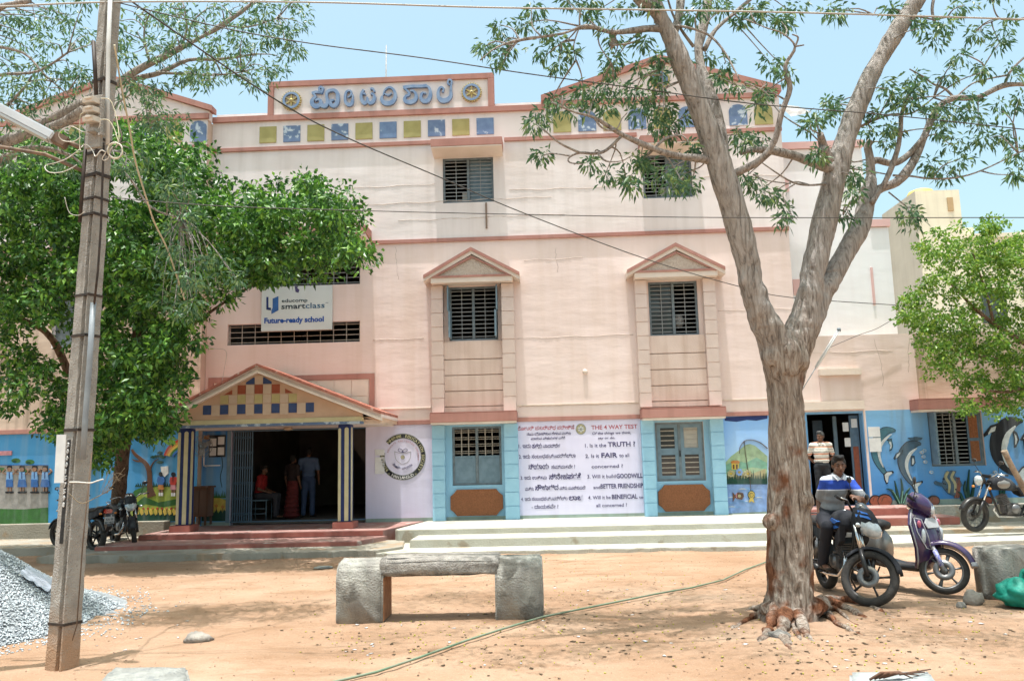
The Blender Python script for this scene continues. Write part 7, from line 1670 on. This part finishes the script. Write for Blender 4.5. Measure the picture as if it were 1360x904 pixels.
def motorcycle(label, loc, rz, steer=0.0, style='cowl', body=None, accent=None, plate=False, group=None, rimm=None):
    root = thing('motorcycle', label, 'motorcycle', loc, rz, group); body = body or M_pblack; accent = accent or M_pblue
    WB, R = 1.27, .300; FA = (WB, 0, R); RA = (0, 0, R); rake = rad(26)
    X = steer_matrix(1.02, .80, rake, steer); wire = style == 'classic'
    def b(mb, nm, m, p=None, st=False, **kw): return (xf(mb, X) if st else mb).build(nm, m, p or root, world=False, **kw)
    wheel(root, RA, R, .11, wire=wire, rimm=rimm); wheel(root, FA, R, .095, X, wire=wire, rimm=rimm)
    hd_ = Vector((1.27-math.tan(rake)*.60-.03, 0, .90))
    for s in (-1, 1):
        mb = MB().tube([(WB, s*.075, R), (WB-.13, s*.075, R+.27)], .026, 10); f1 = b(mb, 'fork', M_blk, st=True)
        mb = MB().tube([(WB-.125, s*.075, R+.26), (WB-.285, s*.075, R+.585)], .017, 10); xf(mb, X).build('fork_tube', M_chrome, f1, world=False)
    b(MB().box(WB-.33, WB-.21, -.10, .10, .86, .885), 'fork_crown', M_blk, st=True, bevel=.01)
    b(fender(FA, R+.02, 20, 150, .062), 'front_fender', body if style != 'classic' else M_blk, st=True)
    # handlebar, levers, mirrors
    hx, hz = .95, 1.0 if style != 'classic' else 1.02
    for s in (-1, 1):
        b(MB().tube([(hx+.03, 0, hz-.04), (hx+.02, s*.10, hz-.03), (hx-.02, s*.20, hz+.04), (hx-.07, s*.33, hz+.03)], .012, 8), 'handlebar', M_blk if style != 'classic' else M_chrome, st=True)
        b(MB().tube([(hx-.055, s*.25, hz+.03), (hx-.085, s*.37, hz+.028)], .018, 8), 'grip', M_seat, st=True)
        b(MB().tube([(hx-.0, s*.21, hz+.035), (hx+.01, s*.28, hz+.03), (hx-.03, s*.36, hz+.02)], .006, 6), 'lever', M_chrome, st=True)
        b(MB().tube([(hx-.03, s*.22, hz+.04), (hx+.02, s*.27, hz+.16), (hx+.0, s*.30, hz+.22)], .005, 6), 'mirror_stem', M_blk, st=True)
        m_ = b(MB().ball((hx, s*.31, hz+.25), .018, .055, .036, n=12), 'mirror', M_blk, st=True); xf(MB().box(hx-.020, hx-.017, s*.31-.040, s*.31+.040, hz+.228, hz+.272), X).build('mirror_glass', M_chrome, m_, world=False)
    b(MB().box(hx-.0, hx+.07, -.10, .10, hz-.05, hz+.01), 'instrument', M_blk, st=True, bevel=.015)
    # headlight
    if style == 'classic':
        h_ = b(MB().lathe([(.001, -.13), (.06, -.12), (.085, -.05), (.09, 0)], (1.17, 0, .93), 'x', 18), 'headlight', M_blk, st=True); xf(MB().lathe([(.092, -.01), (.088, .012), (.05, .03), (.001, .034)], (1.17, 0, .93), 'x', 18), X).build('lens', M_lens, h_, world=False)
    else:
        c_ = b(loft([(.98, 0, .92, .11, .13), (1.06, 0, .91, .125, .15), (1.14, 0, .89, .115, .14), (1.21, 0, .85, .085, .105), (1.255, 0, .82, .05, .06)], 18), 'headlight_cowl', body, st=True)
        xf(loft([(1.10, 0, .845, .119, .10), (1.18, 0, .835, .108, .105), (1.24, 0, .815, .082, .085), (1.285, 0, .795, .045, .045)], 16, 2.2), X).build('headlight', M_lens, c_, world=False)
        xf(loft([(.99, 0, 1.00, .10, .10), (1.06, 0, 1.00, .095, .09), (1.13, 0, .975, .075, .055), (1.165, 0, .95, .045, .02)], 14), X).build('visor', M_visor, c_, world=False)
        for s in (-1, 1): xf(MB().prism([(1.02, .93), (1.16, .93), (1.20, .90), (1.10, .91), (1.03, .90)], s*.100, s*.122), X).build('decal', accent, c_, world=False); xf(MB().prism([(1.03, .98), (1.14, .965), (1.16, .95), (1.04, .955)], s*.09, s*.118), X).build('decal', accent, c_, world=False)
    for s in (-1, 1):
        b(MB().tube([(1.10, s*.08, .80), (1.10, s*.16, .80)], .008, 6), 'indicator_stem', M_blk, st=True); b(MB().ball((1.10, s*.19, .80), .026, .036, .024, n=10), 'indicator', M_amber if style == 'classic' else M_lens, st=True)
    # tank, seat, tail
    t_ = b(loft([(.48, 0, .80, .08, .07), (.56, 0, .83, .125, .11), (.68, 0, .86, .150, .125), (.80, 0, .865, .150, .125), (.90, 0, .85, .12, .105), (.96, 0, .83, .08, .07)], 20, 2.6), 'fuel_tank', body)
    b(MB().lathe([(.001, .992), (.03, .99), (.032, .975)], (.74, 0, 0), 'z', 14), 'tank_cap', M_chrome, t_)
    for s in (-1, 1):
        if style == 'classic': b(MB().ball((.74, s*.118, .85), .135, .045, .085, n=16), 'tank_panel', M_silver, t_)
        else: b(MB().prism([(.56, .82), (.72, .90), (.90, .87), (.80, .84), (.70, .845)], s*.125, s*.156), 'decal', accent, t_); b(MB().prism([(.60, .77), (.78, .82), (.92, .81), (.80, .785)], s*.12, s*.152), 'decal', accent, t_); b(MB().prism([(.80, .70), (.98, .84), (.94, .66), (.86, .60)], s*.10, s*.165), 'tank_shroud', body, t_)
    b(loft([(-.28, 0, .83, .085, .035), (-.15, 0, .815, .12, .045), (.10, 0, .795, .13, .05), (.30, 0, .775, .125, .048), (.48, 0, .775, .085, .05), (.56, 0, .80, .06, .035)], 16, 2.8), 'seat', M_seat)
    for s in (-1, 1): b(MB().prism([(.48, .77), (.10, .75), (-.30, .83), (-.36, .80), (-.20, .70), (.05, .62), (.30, .60), (.42, .66)], s*.085, s*.118), 'side_panel', body, bevel=.008)
    for s in (-1, 1): b(MB().tube([(-.10, s*.12, .83), (-.25, s*.14, .87), (-.36, s*.10, .88), (-.38, 0, .88)], .010, 6), 'grab_rail', M_alloyg)
    b(MB().box(-.40, -.32, -.075, .075, .74, .82), 'tail_light', M_tail, bevel=.015)
    b(fender(RA, R+.05, 60, 165, .07), 'rear_fender', M_blk)
    pl_ = b(MB().box(-.425, -.415, -.10, .10, .54, .68), 'number_plate', M_plate, bevel=.004)
    b(MB().prism([(-.30, .74), (-.36, .74), (-.44, .50), (-.38, .42), (-.34, .50)], -.05, .05), 'plate_holder', M_blk)
    if plate:
        for tx, z in (('KA 09', .63), ('EH 4521', .57)):
            me = text_polys(tx, .055, bold=.001, extr=.001); co = np.empty(len(me.vertices)*3, np.float32); me.vertices.foreach_get('co', co); co = co.reshape(-1, 3); w2 = co[:, 0].max()
            me.vertices.foreach_set('co', np.stack([-.4265-co[:, 2], -(co[:, 0]-w2/2), z+co[:, 1]-.02], 1).astype(np.float32).ravel()); me.materials.clear(); me.materials.append(F['black']); o = bpy.data.objects.new('lettering', me); link(o); o.parent = pl_
    for s in (-1, 1): b(MB().ball((-.36, s*.15, .74), .024, .032, .022, n=10), 'indicator', M_amber); b(MB().tube([(-.36, s*.05, .74), (-.36, s*.14, .74)], .007, 6), 'indicator_stem', M_blk)
    # frame, engine, exhaust
    b(MB().tube([(.98, 0, .86), (.86, 0, .50), (.80, 0, .30), (.40, 0, .27), (.30, 0, .45)], .022, 8).tube([(.97, 0, .84), (.50, 0, .74), (-.25, 0, .76)], .02, 8).tube([(.30, .05, .45), (.30, .05, .72)], .016, 6), 'frame', M_blk)
    for s in (-1, 1):
        b(MB().tube([(.33, s*.08, .40), (0, s*.09, R)], .019, 8), 'swingarm', M_blk); b(MB().tube([(.02, s*.11, .34), (.10, s*.11, .62)], .020, 8).tube([(.04, s*.11, .40), (.09, s*.11, .58)], .032, 10), 'shock_absorber', M_alloyg)
    e_ = b(MB().obox((.58, 0, .40), .30, .20, .20), 'engine', M_eng, bevel=.03)
    for i in range(6): b(MB().obox((.68+.012*i, 0, .50+.028*i), .15, .17, .011, Matrix.Rotation(rad(22), 3, 'Y')), 'cooling_fin', M_alloyg, e_)
    for s in (-1, 1): b(MB().lathe([(.001, 0), (.075, 0), (.085, -s*.03)], (.54, s*.125, .40), 'y', 18), 'engine_cover', M_alloyg, e_)
    b(MB().tube([(.78, -.05, .52), (.84, -.09, .38), (.74, -.13, .26), (.40, -.15, .24), (.20, -.16, .27)], .02, 10), 'exhaust_pipe', M_chrome); b(MB().tube([(.22, -.16, .265), (.10, -.165, .29), (-.28, -.175, .36)], [.035, .048, .045], 14), 'silencer', M_blk)
    for s in (-1, 1): b(MB().tube([(.42, s*.08, .28), (.42, s*.24, .27)], .013, 8), 'foot_peg', M_seat); b(MB().tube([(.14, s*.1, .36), (.10, s*.22, .37)], .010, 6), 'foot_peg', M_seat)
    b(MB().tube([(.40, .09, .28), (.34, .22, .03)], .011, 6), 'side_stand', M_blk)
    b(MB().box(.05, .40, .115, .135, .25, .33), 'chain_case', M_blk, bevel=.012)
    root['grips'] = 1
    return root, X
def place(front_px, ratio_deg, WB=1.27, z=0.0):
    """front contact point seen at front_px, heading in degrees (0=+X, -90=towards the street) -> rear contact"""
    g_ = on_ground(*front_px, z); h = rad(ratio_deg); return Vector((g_.x-WB*math.cos(h), g_.y-WB*math.sin(h), z))
# the rider's motorcycle: pointing at the street, bars turned
hd1 = -88; r1 = place((1158, 806), hd1); lean = 0
mc1, X1 = motorcycle('black and blue motorcycle with big clear headlight ridden beside the trunk', r1, rad(hd1), rad(54), 'cowl')
W1 = Matrix.Translation(r1) @ Matrix.Rotation(rad(hd1), 4, 'Z')
def L(x, y, z): return W1 @ Vector((x, y, z))
gripL = W1 @ (X1 @ Vector((.88, .31, 1.03)))
f = (W1.to_3x3() @ Vector((1, .08, 0))).normalized()
J = dict(pelvis=L(.30, 0, .91), chest=L(.38, .04, 1.19), neck=L(.43, .06, 1.36), head=L(.48, .07, 1.485), look=Vector((-.10, -1, -.10)), fwd=f+Vector((0, 0, -.12)), sh=[L(.40, -.075, 1.30), L(.42, .195, 1.295)], el=[L(.26, -.12, 1.06), at(1149, 664, 9.92)], wr=[L(.34, -.15, .88), at(1131, 659, 9.74)],
         hip=[L(.33, -.10, .86), L(.33, .10, .86)], kn=[L(.70, -.20, .80), L(.70, .20, .80)], an=[L(.46, -.20, .37), L(.46, .20, .37)], toe=[f, f])
J['hand'] = [L(.2, -.2, .8)-L(.2, -.16, .9), Vector((.3, -.6, -.1))]; J['palm'] = [Vector((1, 0, 0)), Vector((0, 0, -1))]
sh2 = stripes('shirt_sport', (.5, .5, .5), [(0, (.22,.23,.24)), (.60, (.62,.63,.65)), (.62, (.03,.08,.42)), (.80, (.60,.66,.74)), (.97, (.62,.68,.76))], 0.82, .62, False)
person('young man in white blue and grey polo shirt sitting on the motorcycle', J, sh2, mat('jeans_black', (0.020, 0.022, 0.030), .8), 1.68, sleeve=.62, tk=.84, collar=mat('collar_white', (.6, .62, .66), .8), curl=1.6)
# bag strapped at the back of the seat
bg_ = thing('black_bag', 'black cloth bag hanging behind the rider beside the trunk', 'bag', L(-.1, -.2, .6)); bmesh_of([(L(-.05, -.22, .62), (.10, .13, .16), None), (L(-.08, -.22, .74), (.09, .10, .08), None), (L(.02, -.24, .50), (.07, .10, .10), None)], .015, 'bag_body', M_seat, bg_, 2)
# scooter
def scooter(label, loc, rz, steer):
    root = thing('scooter', label, 'scooter', loc, rz); WB, R = 1.22, .262; FA = (WB, 0, R); X = steer_matrix(1.02, .75, rad(26), steer)
    def b(mb, nm, m, p=None, st=False, **kw): return (xf(mb, X) if st else mb).build(nm, m, p or root, world=False, **kw)
    wheel(root, (0, 0, R), R, .10); wheel(root, FA, R, .095, X, rimm=M_alloyg, spokes=6)
    for s in (-1, 1): b(MB().tube([(WB, s*.07, R), (WB-.12, s*.07, R+.26)], .02, 10), 'fork', M_white2 if s < 0 else M_blk, st=True); xf(MB().tube([(WB-.02, s*.075, R+.04), (WB-.10, s*.075, R+.21)], [.026, .026], 10), X).build('fork_spring', mat('spring_blue', (0.08, 0.10, 0.45), .4, (0.5, 0.5, 0.55), 60), root, world=False)
    ff = b(fender(FA, R+.045, 16, 145, .095, rise=.045), 'front_fender', M_plum, st=True); xf(fender(FA, R+.050, 14, 22, .098, n=4, rise=.046), X).build('fender_trim', M_white2, ff, world=False)
    # leg shield: curved front panel with inner face
    P_ = [(1.015, .28, .15), (1.07, .38, .20), (1.09, .52, .225), (1.07, .66, .24), (1.03, .78, .225), (.985, .88, .15), (.965, .95, .09)]
    mb = MB(); n = 12
    for x, z, w_ in P_:
        for j in range(n+1): t = -1+2*j/n; mb.v.append((x+.075*(1-abs(t)**2.2)-.02, w_*t, z))
    for x, z, w_ in P_:
        for j in range(n+1): t = -1+2*j/n; mb.v.append((x-.075, w_*t*.98, z))
    K = n+1; Nn = len(P_)
    for i in range(Nn-1):
        for j in range(n):
            a0 = i*K+j; mb.f.append([a0, a0+1, a0+1+K, a0+K]); mb.m.append(0); mb.s.append(True); a0 += Nn*K; mb.f.append([a0, a0+K, a0+K+1, a0+1]); mb.m.append(0); mb.s.append(True)
        for j in (0, n): a0 = i*K+j; a1 = a0+Nn*K; mb.f.append([a0, a0+K, a1+K, a1]); mb.m.append(0); mb.s.append(False)
    for i in (0, Nn-1):
        for j in range(n): a0 = i*K+j; a1 = a0+Nn*K; mb.f.append([a0, a0+1, a1+1, a1]); mb.m.append(0); mb.s.append(False)
    ap_ = b(mb, 'front_apron', M_plum)
    for s in (-1, 1):
        b(MB().tube([(x-.03, s*(w_+.004), z) for x, z, w_ in P_], .010, 6), 'edge_trim', M_white2, ap_)
        b(MB().tube([(1.02, s*.19, .86), (1.07, s*.215, .70), (1.125, s*.150, .52), (1.150, s*.10, .50), (1.135, s*.125, .66), (1.07, s*.13, .84), (1.02, s*.19, .86)], .007, 5), 'panel_trim', M_white2, ap_)
        b(MB().ball((1.105, s*.155, .655), .022, .030, .085, n=12), 'indicator', M_lens, ap_); b(MB().ball((1.07, s*.17, .79), .020, .028, .045, n=10), 'indicator_tint', mat('lens_pink', (0.45, 0.10, 0.16), .15, coat=1), ap_)
    pb = b(MB().prism([(-.10, .74), (.10, .74), (.12, .80), (.07, .85), (-.07, .85), (-.12, .80)], 0, .012), 'front_plate', M_plate, ap_, bevel=.004)
    for v in pb.data.vertices: x, y, z = v.co; v.co = (1.095+y+(.80-z)*.35, x, z)
    # handlebar head with lamp
    hh = b(loft([(.82, 0, 1.02, .11, .07), (.88, 0, 1.03, .18, .11), (.97, 0, 1.00, .185, .135), (1.05, 0, .965, .145, .115), (1.10, 0, .945, .085, .07)], 18, 2.3), 'handlebar_cover', M_plum, st=True)
    xf(loft([(1.04, 0, .955, .135, .09), (1.09, 0, .945, .10, .075), (1.118, 0, .935, .06, .045)], 14), X).build('headlight', M_lens, hh, world=False)
    for s in (-1, 1):
        b(MB().tube([(.92, s*.12, 1.01), (.87, s*.30, 1.02)], .012, 8), 'handlebar', M_blk, st=True); b(MB().tube([(.89, s*.22, 1.015), (.855, s*.35, 1.02)], .019, 8), 'grip', M_seat, st=True)
    b(MB().tube([(.90, -.20, 1.03), (.92, -.22, 1.13), (.91, -.23, 1.19)], .005, 6), 'mirror_stem', M_blk, st=True); m_ = b(MB().ball((.91, -.235, 1.235), .02, .045, .05, n=12), 'mirror', M_blk, st=True)
    b(MB().box(.92, 1.0, -.1, .1, .86, .95), 'steering_cover', M_blk, bevel=.02)
    b(loft([(.36, 0, .30, .17, .045), (.60, 0, .27, .17, .04), (.95, 0, .27, .15, .04), (1.02, 0, .33, .13, .05)], 14, 4), 'floorboard', M_blk)
    b(loft([(-.38, 0, .66, .05, .06), (-.25, 0, .60, .15, .14), (-.05, 0, .54, .19, .19), (.20, 0, .50, .19, .21), (.38, 0, .49, .16, .20), (.46, 0, .46, .13, .16)], 18, 2.6), 'rear_body', M_silver)
    b(loft([(-.34, 0, .77, .10, .045), (-.15, 0, .76, .14, .055), (.15, 0, .745, .15, .06), (.38, 0, .74, .13, .065), (.48, 0, .73, .09, .05)], 16, 2.6), 'seat', M_seat)
    b(MB().box(-.43, -.37, -.09, .09, .60, .70), 'tail_light', M_tail, bevel=.02); b(MB().obox((.05, .12, .30), .34, .10, .14), 'engine', M_eng, bevel=.03); b(MB().tube([(.25, -.13, .24), (-.30, -.16, .27)], [.03, .055], 12), 'silencer', M_blk)
    b(MB().tube([(.42, -.10, .24), (.36, -.18, .02)], .011, 6).tube([(.42, .10, .24), (.36, .18, .02)], .011, 6), 'centre_stand', M_blk)
    return root
hd2 = -60; r2 = place((1258, 789), hd2, 1.22); scooter('dark purple scooter with white trim standing on its stand right of the rider', r2, rad(hd2), rad(38))
# parked motorcycles by the walls
r3 = on_ground(127, 733, .05); f3 = on_ground(56, 726, .08); h3 = math.degrees(math.atan2(f3.y-r3.y, f3.x-r3.x)); print('bikeA', h3, (f3-r3).length)
motorcycle('black motorcycle with white number plate parked behind the electricity pole', Vector((r3.x, r3.y, .06)), rad(h3), rad(10), 'cowl', accent=M_pred, plate=True, group='motorcycles parked by the walls')
q = on_ground(181, 706, .14); motorcycle('black motorcycle in deep tree shade beside the rainbow mural', Vector((at(178, 700, 16.85).x-.86, 17.76, .06)), rad(-47), rad(-18), 'cowl', accent=M_blk, group='motorcycles parked by the walls')
q = on_ground(1300, 706, .13); h5 = 186; g5 = on_ground(1297, 706, .13)
motorcycle('older black motorcycle with silver tank parked before the dolphin wall', Vector((g5.x-1.27*math.cos(rad(h5)), g5.y-1.27*math.sin(rad(h5)), .13)), rad(h5), rad(12), 'classic', accent=M_silver, group='motorcycles parked by the walls')
